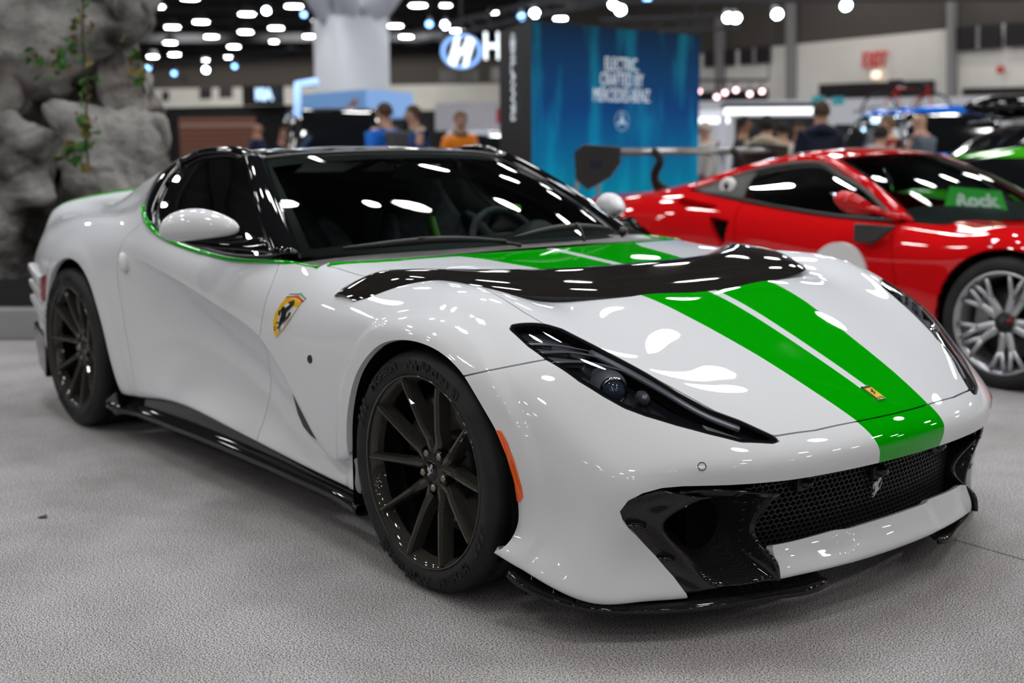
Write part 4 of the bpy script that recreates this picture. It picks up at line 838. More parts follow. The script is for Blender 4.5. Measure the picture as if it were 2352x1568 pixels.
# ---- side: skirts, badges, handle, fuel cap, vents, tail corner
def side(s):
    ST2 = [(1.0,.205,.02),(.8,.212,.0),(.6,.225,.0),(.4,.24,.0),(.2,.253,.0),(0,.268,.0),(-.25,.281,.0),(-.5,.268,.0),(-.70,.247,.0),(-.80,.238,.005),(-.88,.235,.02),(-.97,.20,.03)]
    G = []
    for x, zb, fl in ST2:
        wb = .945 + fl * .3; lo = .135 + .015 * math.sin((x + 1) * 1.6)
        if x < -.75: lo = .14
        G.append([(x, s * (wb - .06), zb - .004), (x, s * (wb - .035), zb - .035), (x, s * (wb - .035), (zb + lo) / 2 - .004), (x, s * (wb - .022 + fl), lo + .030), (x, s * (wb - .008 + fl), lo + .016), (x, s * (wb - .010 + fl), lo + .004), (x, s * (wb - .05), lo - .004), (x, s * (wb - .14), lo)])
    gpatch(G, 'side_skirt', MATS['carbon'], CAR, 70, 26, .004, 0)
    MB().add([(-1.03, s * .965, .165), (-.90, s * .965, .225), (-.86, s * .955, .15), (-.94, s * .955, .11), (-1.03, s * .90, .165), (-.90, s * .90, .225), (-.86, s * .90, .15), (-.94, s * .90, .11)],
             [(0, 1, 2, 3), (4, 7, 6, 5), (0, 4, 5, 1), (1, 5, 6, 2), (2, 6, 7, 3), (3, 7, 4, 0)]).build('skirt_fin', MATS['gloss_black'], CAR, bevel=.012, seg=3)
    # vent slit behind the front wheel
    A = [(.598,.478),(.640,.438),(.690,.392),(.745,.352),(.800,.324),(.765,.318),(.715,.328),(.672,.348),(.640,.382),(.615,.43)]
    MB().prism(A, .9480, .90, lambda u, v, t: (u, s * t, v)).build('side_vent', MATS['gloss_black'], CAR)
    # shield
    def dec(P, off, name, m, par):
        n = len(P); V = [(x, s * (body_w(x, z) + off), z) for x, z in P]
        o = MB().add(V + [(x, s * (abs(y) - .004), z) for x, y, z in V], [tuple(range(n))] + [(i, (i + 1) % n, n + (i + 1) % n, n + i) for i in range(n)]).build(name, m, par); return o
    fx = (lambda P: P) if s < 0 else (lambda P: [(2 * .587 - x, z) for x, z in P])
    sh = dec([(.5596,.7614),(.5622,.764),(.6266,.7721),(.6709,.7595),(.6685,.7569),(.655,.7453),(.6396,.723),(.6138,.6878),(.5782,.6546),(.5377,.6263),(.5251,.6207),(.5115,.6352),(.5022,.658),(.5023,.676),(.5115,.7007),(.5282,.7284),(.5492,.7505)], .0020, 'fender_shield', MATS['white_plastic'], CAR)
    dec([(.5503,.7494),(.571,.7542),(.595,.757),(.6186,.7569),(.6416,.7521),(.6539,.7464),(.6397,.7253),(.6139,.6902),(.5784,.657),(.5378,.6287),(.5258,.6237),(.5152,.6356),(.5064,.6585),(.5067,.6764),(.5152,.7011),(.5319,.7288)], .0038, 'yellow_field', MATS['yellow_enamel'], sh)
    dec([(.5609,.7627),(.5623,.7652),(.6279,.773),(.6721,.7601),(.6697,.7576),(.6252,.7689)], .0032, 'green_bar', MATS['green_enamel'], sh)
    dec([(.5492,.7511),(.5545,.7574),(.6191,.7645),(.6648,.7537),(.6574,.7467),(.6416,.7533),(.6186,.7575),(.5951,.758),(.5711,.7552)], .0034, 'red_bar', MATS['red_enamel'], sh)
    HS = [(.6053,.7516),(.6131,.7459),(.6101,.7364),(.5975,.7246),(.5873,.7155),(.5774,.7098),(.5791,.7006),(.5808,.6902),(.5904,.6912),(.5983,.7025),(.6024,.7111),(.6079,.7117),(.6029,.7007),(.5939,.6904),(.5828,.6845),(.5763,.678),(.5753,.6808),(.5653,.6744),(.5578,.6701),(.5561,.664),(.5383,.6519),(.5336,.6532),(.5501,.6645),(.5505,.6699),(.541,.6712),(.5274,.6691),(.5264,.672),(.5412,.6742),(.5508,.674),(.5516,.6847),(.5572,.696),(.5522,.7096),(.5439,.7111),(.5404,.7037),(.5403,.6954),(.5349,.6948),(.5364,.708),(.5353,.709),(.549,.7151),(.5507,.7218),(.5582,.7255),(.5627,.7212),(.576,.7237),(.591,.7333),(.5936,.7377),(.583,.7384),(.5821,.7424),(.599,.7464)]
    dec(HS, .0056, 'horse', MATS['black_enamel'], sh)
    for ch, x, z in (('S', .5215, .650), ('F', .5555, .650)):
        text_mesh(ch, .022, MATS['black_enamel'], 'initial', frame_mat((x, s * (body_w(x, z) + .0046), z), (-s, 0, 0), (0, 0, 1)), sh, .0006)
    # lock and cap, handle
    y = body_w(.764, .583)
    MB().lathe([(.0005, s * .002), (.006, s * .002), (.0065, s * .004), (.0125, s * .004), (.0135, 0), (.0135, -s * .01)], (.766, s * y, .583), 'y', 28).build('tow_cap', MATS['gloss_black'], CAR, True)
    y = body_w(-.737, .779); V = []
    for i in range(9):
        th = PI * i / 8 - PI / 2
        for j in range(14):
            ph = 2 * PI * j / 14; e = Vector((.026 * math.cos(th) * math.cos(ph), .022 * math.sin(th), .042 * math.cos(th) * math.sin(ph)))
            V.append((-.737 + e.x - e.z * .25, s * (y + .004 + e.y), .779 + e.z))
    MB().add(V, [(i * 14 + j, i * 14 + (j + 1) % 14, (i + 1) * 14 + (j + 1) % 14, (i + 1) * 14 + j) for i in range(8) for j in range(14)]).build('door_handle', MATS['pearl_white'], CAR, True)
    # tail corner: black winglet, vertical fins, red marker
    MB().add([(-1.78, s * .955, .36), (-2.02, s * .925, .40), (-2.10, s * .90, .33), (-2.05, s * .90, .17), (-1.86, s * .935, .14), (-1.80, s * .95, .24), (-1.78, s * .86, .36), (-2.02, s * .83, .40), (-2.10, s * .80, .33), (-2.05, s * .80, .17), (-1.86, s * .84, .14), (-1.80, s * .86, .24)],
             [(0, 1, 2, 3, 4, 5), (11, 10, 9, 8, 7, 6)] + [(i, (i + 1) % 6, 6 + (i + 1) % 6, 6 + i) for i in range(6)]).build('rear_bumper_winglet', MATS['gloss_black'], CAR, bevel=.012, seg=3)
    for k in range(3):
        z = .615 - k * .075; MB().add([(-1.72, s * (.985 - k * .004), z + .03), (-1.98, s * .945, z + .075), (-1.98, s * .945, z + .045), (-1.74, s * (.985 - k * .004), z - .025), (-1.72, s * .94, z + .03), (-1.98, s * .90, z + .075), (-1.98, s * .90, z + .045), (-1.74, s * .94, z - .025)],
             [(0, 1, 2, 3), (4, 7, 6, 5), (0, 4, 5, 1), (1, 5, 6, 2), (2, 6, 7, 3), (3, 7, 4, 0)]).build('rear_fin', MATS['pearl_white'], CAR, bevel=.006)
    MB().add([(-1.60, s * .992, .665), (-1.66, s * .990, .655), (-1.70, s * .989, .56), (-1.655, s * .991, .535), (-1.60, s * .95, .665), (-1.66, s * .95, .655), (-1.70, s * .95, .56), (-1.655, s * .95, .535)], [(0, 1, 2, 3), (4, 7, 6, 5), (0, 4, 5, 1), (1, 5, 6, 2), (2, 6, 7, 3), (3, 7, 4, 0)]).build('side_marker', MATS['red_lens'], CAR, bevel=.004)
side_pair(side)

# ---- bonnet badge
x0, x1 = 2.112, 2.164; z0, z1 = body_top(x0, 0) + .004, body_top(x1, 0) + .004; ax = Vector((x1 - x0, 0, z1 - z0)).normalized(); up = Vector((-ax.z, 0, ax.x)); c0 = Vector(((x0 + x1) / 2, 0, (z0 + z1) / 2))
def bpt(u, v, t): p = c0 + Vector((0, 1, 0)) * u + ax * v + up * t; return (p.x, p.y, p.z)
hl = .0315
R4 = lambda a, b, c, d: [(a, c), (b, c), (b, d), (a, d)]
bd = MB().prism(R4(-.0185, .0185, -hl, hl), -.004, .0025, bpt).build('bonnet_badge', MATS['chrome'], CAR, bevel=.0012)
MB().prism(R4(-.0155, .0155, -hl + .013, hl - .0035), .0024, .0031, bpt).build('yellow_field', MATS['yellow_enamel'], bd)
MB().prism(R4(-.0155, .0155, -hl + .0025, -hl + .006), .0024, .0031, bpt).build('green_bar', MATS['green_enamel'], bd)
MB().prism(R4(-.0155, .0155, -hl + .0095, -hl + .0125), .0024, .0031, bpt).build('red_bar', MATS['red_enamel'], bd)
MB().prism(HORSE2, .0030, .0036, lambda u, v, t: bpt(u * .031, -v * .031 - .001, t)).build('horse', MATS['black_enamel'], bd)
text_mesh('Ferrari', .0085, MATS['black_enamel'], 'lettering', frame_mat(bpt(0, hl - .0072, .0032), (0, 1, 0), -ax), bd, .0002, bold=.0001)
# ================================================================== the white car: screen, roof, side windows, mirrors, cabin
def sy(P, s): return [(x, s * w, z) for x, w, z in P]
WB = [(.362,.768,.858),(.50,.62,.878),(.62,.40,.891),(.685,.20,.898),(.705,0,.900)]                      # screen, lower edge from the corner to the centre
WM = [(.075,.682,1.032),(.185,.55,1.052),(.265,.36,1.068),(.305,.18,1.076),(.318,0,1.079)]
WT = [(-.250,.573,1.190),(-.205,.46,1.203),(-.175,.30,1.211),(-.160,.15,1.215),(-.155,0,1.216)]
def full(r): return sy(r, -1) + sy(r[:-1], 1)[::-1]
SCREEN_ROWS = [full(WB), full(WM), full(WT)]
ws = gpatch(SCREEN_ROWS, 'windscreen', MATS['screen_glass'], CAR, 24, 40)
def on_screen(u, v):
    "u 0..1 from base to top, v -1..1 from right to left"
    G = np.array(SCREEN_ROWS); r = csp([0, .5, 1], G.reshape(3, -1), [u])[0].reshape(-1, 3); return csp(np.linspace(-1, 1, len(r)), r, [v])[0]
# printed black border of the screen
bdr = MB(); V = []; F = []
def ring(e): return [on_screen(.012 + e, v) for v in np.linspace(-1, 1, 40)] + [on_screen(u, 1 - e * .55) for u in np.linspace(.02, .98, 20)] + [on_screen(1 - e * 2.1 if e else 1, v) for v in np.linspace(1, -1, 40)] + [on_screen(u, -1 + e * .55) for u in np.linspace(.98, .02, 20)]
a = ring(0); b2 = ring(.055); n = len(a)
b2 = [on_screen(.07, v) for v in np.linspace(-.93, .93, 40)] + [on_screen(u, .935 + .02 * u) for u in np.linspace(.08, .90, 20)] + [on_screen(.90, v) for v in np.linspace(.955, -.955, 40)] + [on_screen(u, -.935 - .02 * u) for u in np.linspace(.90, .08, 20)]
a = [p - np.array([.0, 0, .003]) for p in a]; b2 = [p - np.array([.0, 0, .003]) for p in b2]
mesh_obj('screen_border', a + b2, [(i, (i + 1) % n, n + (i + 1) % n, n + i) for i in range(n)], MATS['satin_black'], ws)
# roof panel between the screen header and the hoop
HD = [(x - .006, w, z + .004) for x, w, z in WT]; RB = [(-.69,.60,1.196),(-.69,.46,1.216),(-.68,.30,1.223),(-.67,.15,1.226),(-.67,0,1.227)]
RM = [(-.45,.600,1.209),(-.44,.46,1.226),(-.43,.30,1.230),(-.42,.15,1.236),(-.42,0,1.236)]
gpatch([full(HD), full(RM), full(RB)], 'roof', MATS['carbon'], CAR, 20, 40, .02, -1)
# header trim that catches the light
hd = full([(x, w, z + .001) for x, w, z in WT]); MB().tube(spline(hd, 40), .011, 8, flat=.7).build('header_trim', MATS['grey_plastic'], CAR, True)
def cabin_side(s):
    PB = [(.315,.838,.862),(.16,.797,.952),(.02,.752,1.040),(-.14,.690,1.130),(-.285,.632,1.196)]; PA = [(.362,.768,.858),(.225,.728,.946),(.075,.682,1.032),(-.09,.628,1.117),(-.250,.573,1.190)]
    strip(sy(PA, s), sy(PB, s), 'windscreen_pillar', MATS['gloss_black'], CAR, 24, .022, (.012, s * .014, .014))
    MB().tube(spline(sy(PA, s), 24), .005, 8).build('pillar_trim', MATS['grey_plastic'], CAR, True)
    Bt = [(.300,.832,.860),(.18,.852,.853),(.0,.866,.852),(-.25,.876,.872),(-.45,.882,.897),(-.56,.880,.922)]
    Tp = [(-.285,.628,1.196),(-.36,.636,1.204),(-.45,.646,1.208),(-.53,.660,1.206),(-.60,.680,1.196),(-.665,.715,1.168)]
    Md = []
    for a, c in zip(Bt, Tp): Md.append(tuple(.5 * (np.array(a) + np.array(c)) + np.array((0, .022, .004))))
    Md[-1] = (-.655,.815,1.045); Md[0] = (.02,.748,1.038)
    gpatch([sy(Bt, s), sy(Md, s), sy(Tp, s)], 'side_window', MATS['side_glass'], CAR, 20, 24)
    # black frame: roof rail above and quarter panel behind the glass
    RA = [(-.285,.632,1.196),(-.36,.642,1.206),(-.45,.652,1.212),(-.53,.668,1.210),(-.60,.690,1.200),(-.66,.724,1.172)]
    RC = [(-.255,.575,1.196),(-.36,.592,1.222),(-.45,.605,1.226),(-.54,.615,1.224),(-.63,.630,1.215),(-.72,.690,1.178)]
    strip(sy(RA, s), sy(RC, s), 'roof_rail', MATS['gloss_black'], CAR, 24, .02, (0, s * .008, .010))
    QA = [(-.56,.884,.922),(-.625,.858,.985),(-.655,.818,1.048),(-.672,.768,1.112),(-.665,.718,1.168)]; QB = [(-.625,.896,.945),(-.700,.862,1.008),(-.742,.818,1.064),(-.755,.765,1.128),(-.715,.702,1.182)]
    strip(sy(QA, s), sy(QB, s), 'quarter_trim', MATS['gloss_black'], CAR, 20, .012, (0, s * .004, 0))
    QC = [(x - .004, w + .004, z) for x, w, z in QB]; MB().tube(spline(sy(QC, s), 24), .009, 8).build('window_seal', MATS['grey_plastic'], CAR, True)
    MB().tube(spline(sy([(x, w + .004, z + .002) for x, w, z in Bt], s), 30), .008, 6).build('belt_seal', MATS['satin_black'], CAR, True)
    # green pinstripe along the belt, up the rear of the window
    GP = [(.615,.842,.850),(.5,.852,.852),(.4,.866,.853),(.2,.882,.843),(.0,.890,.844),(-.25,.899,.863),(-.42,.905,.886),(-.53,.907,.913),(-.60,.904,.940),(-.66,.893,.972),(-.70,.876,1.003)]
    MB().tube(spline(sy(GP, s), 60), [.0075] * 30 + [.010] * 30, 6, flat=1.0).build('pinstripe', MATS['stripe_green'], CAR, True)
    # door mirror
    hs = []
    prof = [(-.035, .002, .0, .0), (-.03, .030, .022, .002), (.02, .062, .045, .006), (.085, .078, .060, .006), (.15, .070, .056, .002), (.21, .052, .044, -.004), (.245, .030, .026, -.008), (.252, .002, .002, -.008)]
    a0 = Vector((.200, .910, .957)); a1 = Vector((-.085, 1.060, .954)); ax = (a1 - a0).normalized(); up = Vector((0, 0, 1)); nn = Vector((ax.y, -ax.x, 0)); L = (a1 - a0).length; V = []; n = 20
    prof = [(0, .003, .003, .0), (.02, .020, .016, 0), (.12, .038, .028, .003), (.35, .058, .042, .008), (.6, .068, .05, .006), (.8, .064, .052, -.002), (.93, .050, .044, -.008), (.99, .022, .02, -.012), (1.0, .003, .003, -.012)]
    for t, rz, rn, dz in prof:
        for j in range(n):
            th = 2 * PI * j / n; cz, cn = math.sin(th), math.cos(th)
            zz = rz * (cz if cz > 0 else cz * .75); q = a0 + ax * (t * L) + up * (zz + dz) + nn * (rn * cn * (1.35 if cn > 0 else .9)); V.append((q.x, s * q.y, q.z))
    F = [(i * n + j, i * n + (j + 1) % n, (i + 1) * n + (j + 1) % n, (i + 1) * n + j) for i in range(len(prof) - 1) for j in range(n)]
    mo = smoothed(MB().add(V, F).build('door_mirror', MATS['pearl_white'], CAR, True), 2)
    G = [sy([(.36,.868,.882),(.21,.92,.886),(.06,.98,.892),(-.03,1.025,.905)], s), sy([(.33,.868,.915),(.19,.92,.905),(.07,.975,.905),(-.02,1.015,.912)], s), sy([(.28,.868,.912),(.14,.915,.902),(.03,.97,.902),(-.05,1.01,.910)], s)]
    gpatch(G, 'mirror_arm', MATS['gloss_black'], mo, 14, 14, .022, 0)
    MB().tube(spline(sy([(.20,.90,.925),(.07,.965,.915),(-.02,1.02,.914)], s), 14), [.012] * 14, 8, flat=.6).build('mirror_foot', MATS['gloss_black'], mo, True)
side_pair(cabin_side)
# wipers
for P in ([(.735,-.16,.893),(.66,-.36,.905),(.565,-.55,.893),(.47,-.66,.880)], [(.735,-.12,.905),(.70,.12,.925),(.665,.30,.918),(.62,.45,.905)]):
    w = MB().tube(spline([(x, y, z + .012) for x, y, z in P], 24), [.004 + .006 * math.sin(PI * i / 23) for i in range(24)], 8, flat=1.3).build('wiper_blade', MATS['satin_black'], CAR, True)
    q = [(.745, P[0][1] + (.06 if P[0][1] < -.13 else .32), .888), ((P[1][0] + P[2][0]) / 2 + .01, (P[1][1] + P[2][1]) / 2, P[2][2] + .03)]
    MB().tube(spline([q[0], (np.array(q[0]) + np.array(q[1])) / 2 + np.array((0, 0, .012)), q[1]], 12), .006, 8).build('arm', MATS['satin_black'], w, True)
# cowl fill under the screen
gpatch([full([(.62,.80,.850),(.70,.62,.866),(.745,.40,.874),(.772,.20,.880),(.78,0,.882)]), full([(.40,.80,.846),(.50,.64,.866),(.62,.42,.879),(.68,.21,.886),(.70,0,.888)])], 'cowl_panel', MATS['grey_plastic'], CAR, 6, 40, .004)
# ---- cabin
noise_col(mat('alcantara', (.05, .055, .06), .85), (.040, .045, .052), (.075, .080, .09), 30); mat('lime_trim', (.16, .50, .03), .6); mat('cabin_black', (.025, .028, .03), .6)
MB().box((-.15, 0, .33), (1.5, 1.5, .06)).box((-.90, 0, .72), (.10, 1.36, .80)).build('cabin_floor', MATS['cabin_black'], CAR)
gpatch([full([(.66,.40,.868),(.67,.30,.872),(.675,.2,.876),(.68,.1,.878),(.68,0,.878)]) if 0 else full([(.36,.75,.840),(.49,.60,.858),(.60,.38,.870),(.66,.19,.876),(.68,0,.878)]), full([(.20,.75,.85),(.28,.58,.872),(.33,.38,.880),(.34,.19,.872),(.34,0,.868)]), full([(.12,.75,.70),(.16,.58,.68),(.18,.38,.68),(.18,.19,.66),(.18,0,.62)])], 'dashboard', MATS['cabin_black'], CAR, 16, 40)
G = [[(.33, .38 + w, .872), (.31, .38 + w, .918 - 4 * w * w), (.22, .38 + w, .92 - 4 * w * w), (.17, .38 + w, .86)] for w in (-.13, -.07, 0, .07, .13)]
gpatch(G, 'instrument_binnacle', MATS['cabin_black'], CAR, 14, 14)
def seat(y):
    def loft(secs, n=20):
        V = []
        for c, hw, hd, tilt in secs:
            for j in range(n):
                th = 2 * PI * j / n; a, b = math.cos(th), math.sin(th); a = math.copysign(abs(a) ** .6, a); b = math.copysign(abs(b) ** .6, b)
                V.append((c[0] + hd * b * math.cos(tilt), y + hw * a, c[2] + hd * b * math.sin(tilt)))
        return MB().add(V, [(i * n + j, i * n + (j + 1) % n, (i + 1) * n + (j + 1) % n, (i + 1) * n + j) for i in range(len(secs) - 1) for j in range(n)] + [tuple(range(n)), tuple((len(secs) - 1) * n + j for j in range(n))])
    b = loft([((-.36, 0, .42), .20, .07, 0), ((-.42, 0, .60), .25, .08, 0), ((-.50, 0, .80), .265, .075, 0), ((-.555, 0, .92), .21, .065, 0), ((-.585, 0, 1.00), .15, .06, 0), ((-.61, 0, 1.08), .135, .055, 0), ((-.62, 0, 1.125), .09, .04, 0)]).build('seat', MATS['alcantara'], CAR, True)
    smoothed(b, 1)
    for q in (-1, 1):
        MB().tube(spline([(-.28, y + q * .22, .45), (-.34, y + q * .25, .62), (-.42, y + q * .26, .80), (-.50, y + q * .20, .93)], 14), [.04, .05, .055, .06, .06, .06, .06, .058, .055, .05, .045, .04, .035, .02], 10).build('seat_bolster', MATS['alcantara'], b, True)
    MB().tube(spline([(-.10, y - .02, .42), (-.25, y, .43), (-.33, y, .55), (-.40, y, .74), (-.485, y, .92)], 24), .022, 6, flat=.35).build('seat_stripe', MATS['lime_trim'], b, True)
    smoothed(MB().box((-.12, y, .42), (.50, .48, .14)).build('seat_base', MATS['alcantara'], b, True, bevel=.05, seg=3), 0)
seat(-.38); seat(.38)
def torus(c, R_, r_, tilt, name, m, par):
    mb = MB(); pts = []
    for i in range(41):
        a = 2 * PI * i / 40; u = Vector((0, math.cos(a) * R_, math.sin(a) * R_ * (.96 if math.sin(a) > -.5 else .86))); u = Matrix.Rotation(tilt, 3, 'Y') @ u; pts.append(Vector(c) + u)
    return mb.tube(pts, r_, 10, caps=False).build(name, m, par, True)
st = torus((.06, .38, .815), .172, .016, -.38, 'steering_wheel', MATS['alcantara'], CAR)
MB().box((.07, .38, .81), (.05, .16, .13)).box((.07, .38, .80), (.025, .32, .03)).box((.075, .38, .74), (.025, .03, .14)).build('wheel_boss', MATS['cabin_black'], st, bevel=.015)
MB().tube([(.06 + .06, .36, .975), (.06 + .062, .38, .978), (.06 + .06, .40, .975)], .018, 8).build('centre_mark', MATS['lime_trim'], st, True)
smoothed(MB().box((-.03, 0, 1.135), (.035, .22, .06)).build('rear_view_mirror', MATS['gloss_black'], CAR, bevel=.012, seg=3), 0)
MB().box((.0, 0, .52), (.9, .24, .22)).build('centre_console', MATS['cabin_black'], CAR, bevel=.03)
# ================================================================== the red racing car parked alongside (own axes: x forward, origin mid wheelbase)
RED = empty('racing_car', (-.435, 3.86, 0), 0, 'glossy red racing coupe with a high rear wing and silver wheels', 'car')
RS = [
 [(2.10,0,.42),(2.09,.25,.42),(2.05,.45,.43),(1.98,.62,.45),(1.90,.76,.48),(1.82,.86,.50), (1.85,.87,.42),(1.85,.87,.36),(1.84,.87,.30),(1.83,.87,.24),(1.82,.87,.19),(1.81,.87,.15),(1.80,.87,.12),(1.76,.84,.11)],
 [(1.98,0,.50),(1.97,.25,.51),(1.93,.45,.54),(1.87,.62,.58),(1.80,.76,.60),(1.74,.87,.60), (1.73,.92,.53),(1.72,.93,.45),(1.71,.93,.38),(1.70,.93,.31),(1.69,.93,.25),(1.68,.935,.2),(1.68,.94,.16),(1.66,.90,.15)],
 [(1.68,0,.61),(1.67,.25,.63),(1.64,.45,.67),(1.60,.62,.72),(1.57,.76,.73),(1.56,.87,.70), (1.55,.935,.64),(1.55,.955,.56),(1.55,.96,.48),(1.55,.96,.40),(1.55,.96,.33),(1.55,.96,.26),(1.55,.96,.2),(1.55,.92,.19)],
 [(1.325,0,.70),(1.325,.25,.71),(1.325,.45,.75),(1.325,.62,.80),(1.325,.76,.815),(1.325,.88,.785), (1.325,.945,.73),(1.325,.97,.67),(1.325,.972,.56),(1.325,.972,.45),(1.325,.972,.37),(1.325,.972,.30),(1.325,.972,.23),(1.325,.93,.22)],
 [(1.05,0,.77),(1.05,.25,.775),(1.05,.45,.79),(1.05,.62,.805),(1.05,.76,.80),(1.05,.87,.765), (1.05,.935,.71),(1.05,.965,.64),(1.05,.968,.54),(1.05,.967,.44),(1.05,.965,.36),(1.05,.962,.29),(1.05,.96,.22),(1.05,.92,.21)],
 [(.85,0,.815),(.85,.25,.815),(.85,.45,.815),(.85,.62,.815),(.85,.75,.80),(.85,.85,.765), (.85,.92,.71),(.85,.95,.63),(.85,.953,.53),(.85,.95,.43),(.85,.945,.35),(.85,.945,.28),(.85,.945,.21),(.85,.91,.2)],
 [None,None,None,None,(.62,.745,.808),(.62,.835,.775), (.62,.90,.71),(.62,.935,.63),(.62,.94,.53),(.62,.935,.43),(.62,.93,.35),(.62,.93,.28),(.62,.935,.21),(.62,.90,.2)],
 [None,None,None,None,(.35,.785,.815),(.35,.845,.785), (.35,.895,.72),(.35,.925,.64),(.35,.93,.54),(.35,.925,.44),(.35,.915,.35),(.35,.92,.28),(.35,.93,.21),(.35,.90,.2)],
 [None,None,None,None,(.05,.80,.835),(.05,.855,.80), (.05,.90,.735),(.05,.925,.65),(.05,.93,.55),(.05,.92,.45),(.05,.91,.36),(.05,.915,.28),(.05,.93,.21),(.05,.90,.2)],
 [None,None,None,None,(-.25,.80,.865),(-.25,.865,.825), (-.25,.91,.755),(-.25,.935,.67),(-.25,.935,.56),(-.25,.925,.46),(-.25,.915,.37),(-.25,.92,.28),(-.25,.93,.21),(-.25,.90,.2)],
 [None,None,None,None,(-.5,.795,.895),(-.5,.87,.85), (-.5,.92,.78),(-.5,.945,.69),(-.5,.945,.57),(-.5,.935,.47),(-.5,.925,.37),(-.5,.925,.28),(-.5,.93,.21),(-.5,.90,.2)],
 [None,None,None,None,(-.75,.785,.925),(-.75,.875,.875), (-.75,.935,.80),(-.75,.96,.71),(-.75,.96,.59),(-.75,.955,.48),(-.75,.95,.38),(-.75,.945,.29),(-.75,.94,.21),(-.75,.91,.2)],
 [(-.98,0,1.065),(-.98,.25,1.06),(-.98,.45,1.045),(-.98,.60,1.005),(-.98,.755,.94),(-.98,.875,.89), (-.98,.945,.82),(-.98,.975,.73),(-.98,.98,.61),(-.98,.978,.49),(-.98,.975,.39),(-.98,.97,.30),(-.98,.96,.22),(-.98,.92,.21)],
 [(-1.325,0,.985),(-1.325,.25,.98),(-1.325,.45,.965),(-1.325,.60,.945),(-1.325,.74,.925),(-1.325,.865,.885), (-1.325,.94,.82),(-1.325,.98,.74),(-1.325,.985,.62),(-1.325,.985,.5),(-1.325,.985,.4),(-1.325,.985,.31),(-1.325,.98,.23),(-1.325,.93,.22)],
 [(-1.65,0,.93),(-1.65,.25,.925),(-1.65,.45,.915),(-1.65,.60,.905),(-1.65,.72,.89),(-1.65,.84,.855), (-1.65,.915,.79),(-1.65,.955,.71),(-1.65,.96,.61),(-1.65,.96,.5),(-1.65,.96,.4),(-1.65,.955,.32),(-1.65,.95,.25),(-1.65,.91,.24)],
 [(-1.98,0,.90),(-1.98,.25,.90),(-1.98,.45,.895),(-1.98,.58,.885),(-1.98,.68,.865),(-1.98,.78,.82), (-1.98,.85,.76),(-1.98,.88,.69),(-1.98,.885,.6),(-1.98,.885,.5),(-1.98,.885,.42),(-1.98,.88,.36),(-1.98,.87,.3),(-1.98,.84,.29)],
 [(-2.12,0,.87),(-2.12,.25,.87),(-2.12,.45,.86),(-2.12,.56,.85),(-2.12,.64,.83),(-2.12,.70,.78), (-2.12,.76,.72),(-2.12,.78,.66),(-2.12,.79,.58),(-2.12,.79,.5),(-2.12,.79,.44),(-2.12,.78,.38),(-2.12,.77,.33),(-2.12,.75,.32)],
]
RF = [[(2.11,0,.38),(2.10,0,.34),(2.08,0,.30),(2.06,0,.25),(2.06,0,.2),(2.06,0,.16),(2.06,0,.13),(2.02,0,.12)]] + [[(x, w, z) for x, z in zip((x0 + .01, x0, x0 - .01, x0 - .02, x0 - .02, x0 - .02, x0 - .02, x0 - .05), (.38, .34, .30, .25, .2, .16, .13, .12))] for x0, w in ((2.09, .25), (2.05, .45), (1.99, .62), (1.92, .75))]
_V, _F, _C = body_cage(RS, RF, {(8, i): .5 for i in range(6, 12)}, lambda i, r: False)
RB_ = _flip(subdivide(_V, _F, _C, 3, 2))
_th = np.linspace(-.35, PI + .35, 40)
RA_F = [(1.325 + .372 * math.cos(a), .345 + .372 * math.sin(a)) for a in _th] + [(.97, .05), (1.68, .05)]; RA_R = [(-1.325 + .385 * math.cos(a), .35 + .385 * math.sin(a)) for a in _th] + [(-1.69, .05), (-.96, .05)]
for A in (RA_F, RA_R): _, RB_ = RB_.cut(lambda V: np.where(-V[:, 1] > .62, in_poly_sd(xz(V), A), 1.0))
# side intakes behind the door
INT1 = [(-.98,.905),(-.62,.860),(-.70,.835),(-.95,.862)]; INT2 = [(-.66,.80),(-.50,.775),(-.52,.60),(-.60,.68)]
intk, RB_ = RB_.cut(lambda V: np.where(-V[:, 1] > .80, np.minimum(in_poly_sd(xz(V), INT1), in_poly_sd(xz(V), INT2)), 1.0))
car_paint('race_red', (.62, .006, .008))
RHL = [(1.33,.80),(1.45,.845),(1.62,.82),(1.80,.74),(1.88,.66),(1.83,.62),(1.68,.66),(1.48,.73)]
rlamp, RB_ = RB_.cut(lambda V: np.where(V[:, 2] > .45, in_poly_sd(xw(V), RHL), 1.0))
RMO = [(-.1,.33),(.35,.33),(.70,.31),(.80,.24),(.74,.16),(.30,.155),(-.1,.155)]
_, RB_ = RB_.cut(lambda V: np.where((V[:, 0] > 1.7) & (V[:, 2] < .4), in_poly_sd(wz(V), RMO), 1.0))
for k in (0, 1): (rlamp if k == 0 else rlamp.mirror()).offset(-.006).obj('headlamp', MATS['gloss_black'], RED, .02)
MB().box((1.88, 0, .24), (.10, 1.5, .24)).build('grille', MATS['dark_void'], RED)
rdF = curve_fn([(.1,.66),(.3,.70),(.5,.70),(.65,.66),(.8,.60),(.9,.58)])
rfr, rrest = split(RB_, lambda V: -(V[:, 0] - rdF(V[:, 2])), .003)
rdo, rre = split(rrest, lambda V: -(V[:, 0] - np.interp(V[:, 2], [.1, .4, .7, .95], [-.40, -.46, -.44, -.50])), .003)
rfr.both().obj('front_body', MATS['race_red'], RED, .02); rre.both().obj('rear_body', MATS['race_red'], RED, .06)
for k in (0, 1):
    (rdo if k == 0 else rdo.mirror()).obj('door', MATS['race_red'], RED, .02)
    (intk if k == 0 else intk.mirror()).offset(-.05).obj('side_intake', MATS['dark_void'], RED, .0)
MB().box((0, 0, .40), (3.2, 1.1, .5)).box((-.1, 0, .42), (1.3, 1.68, .40)).build('chassis', MATS['dark_void'], RED)
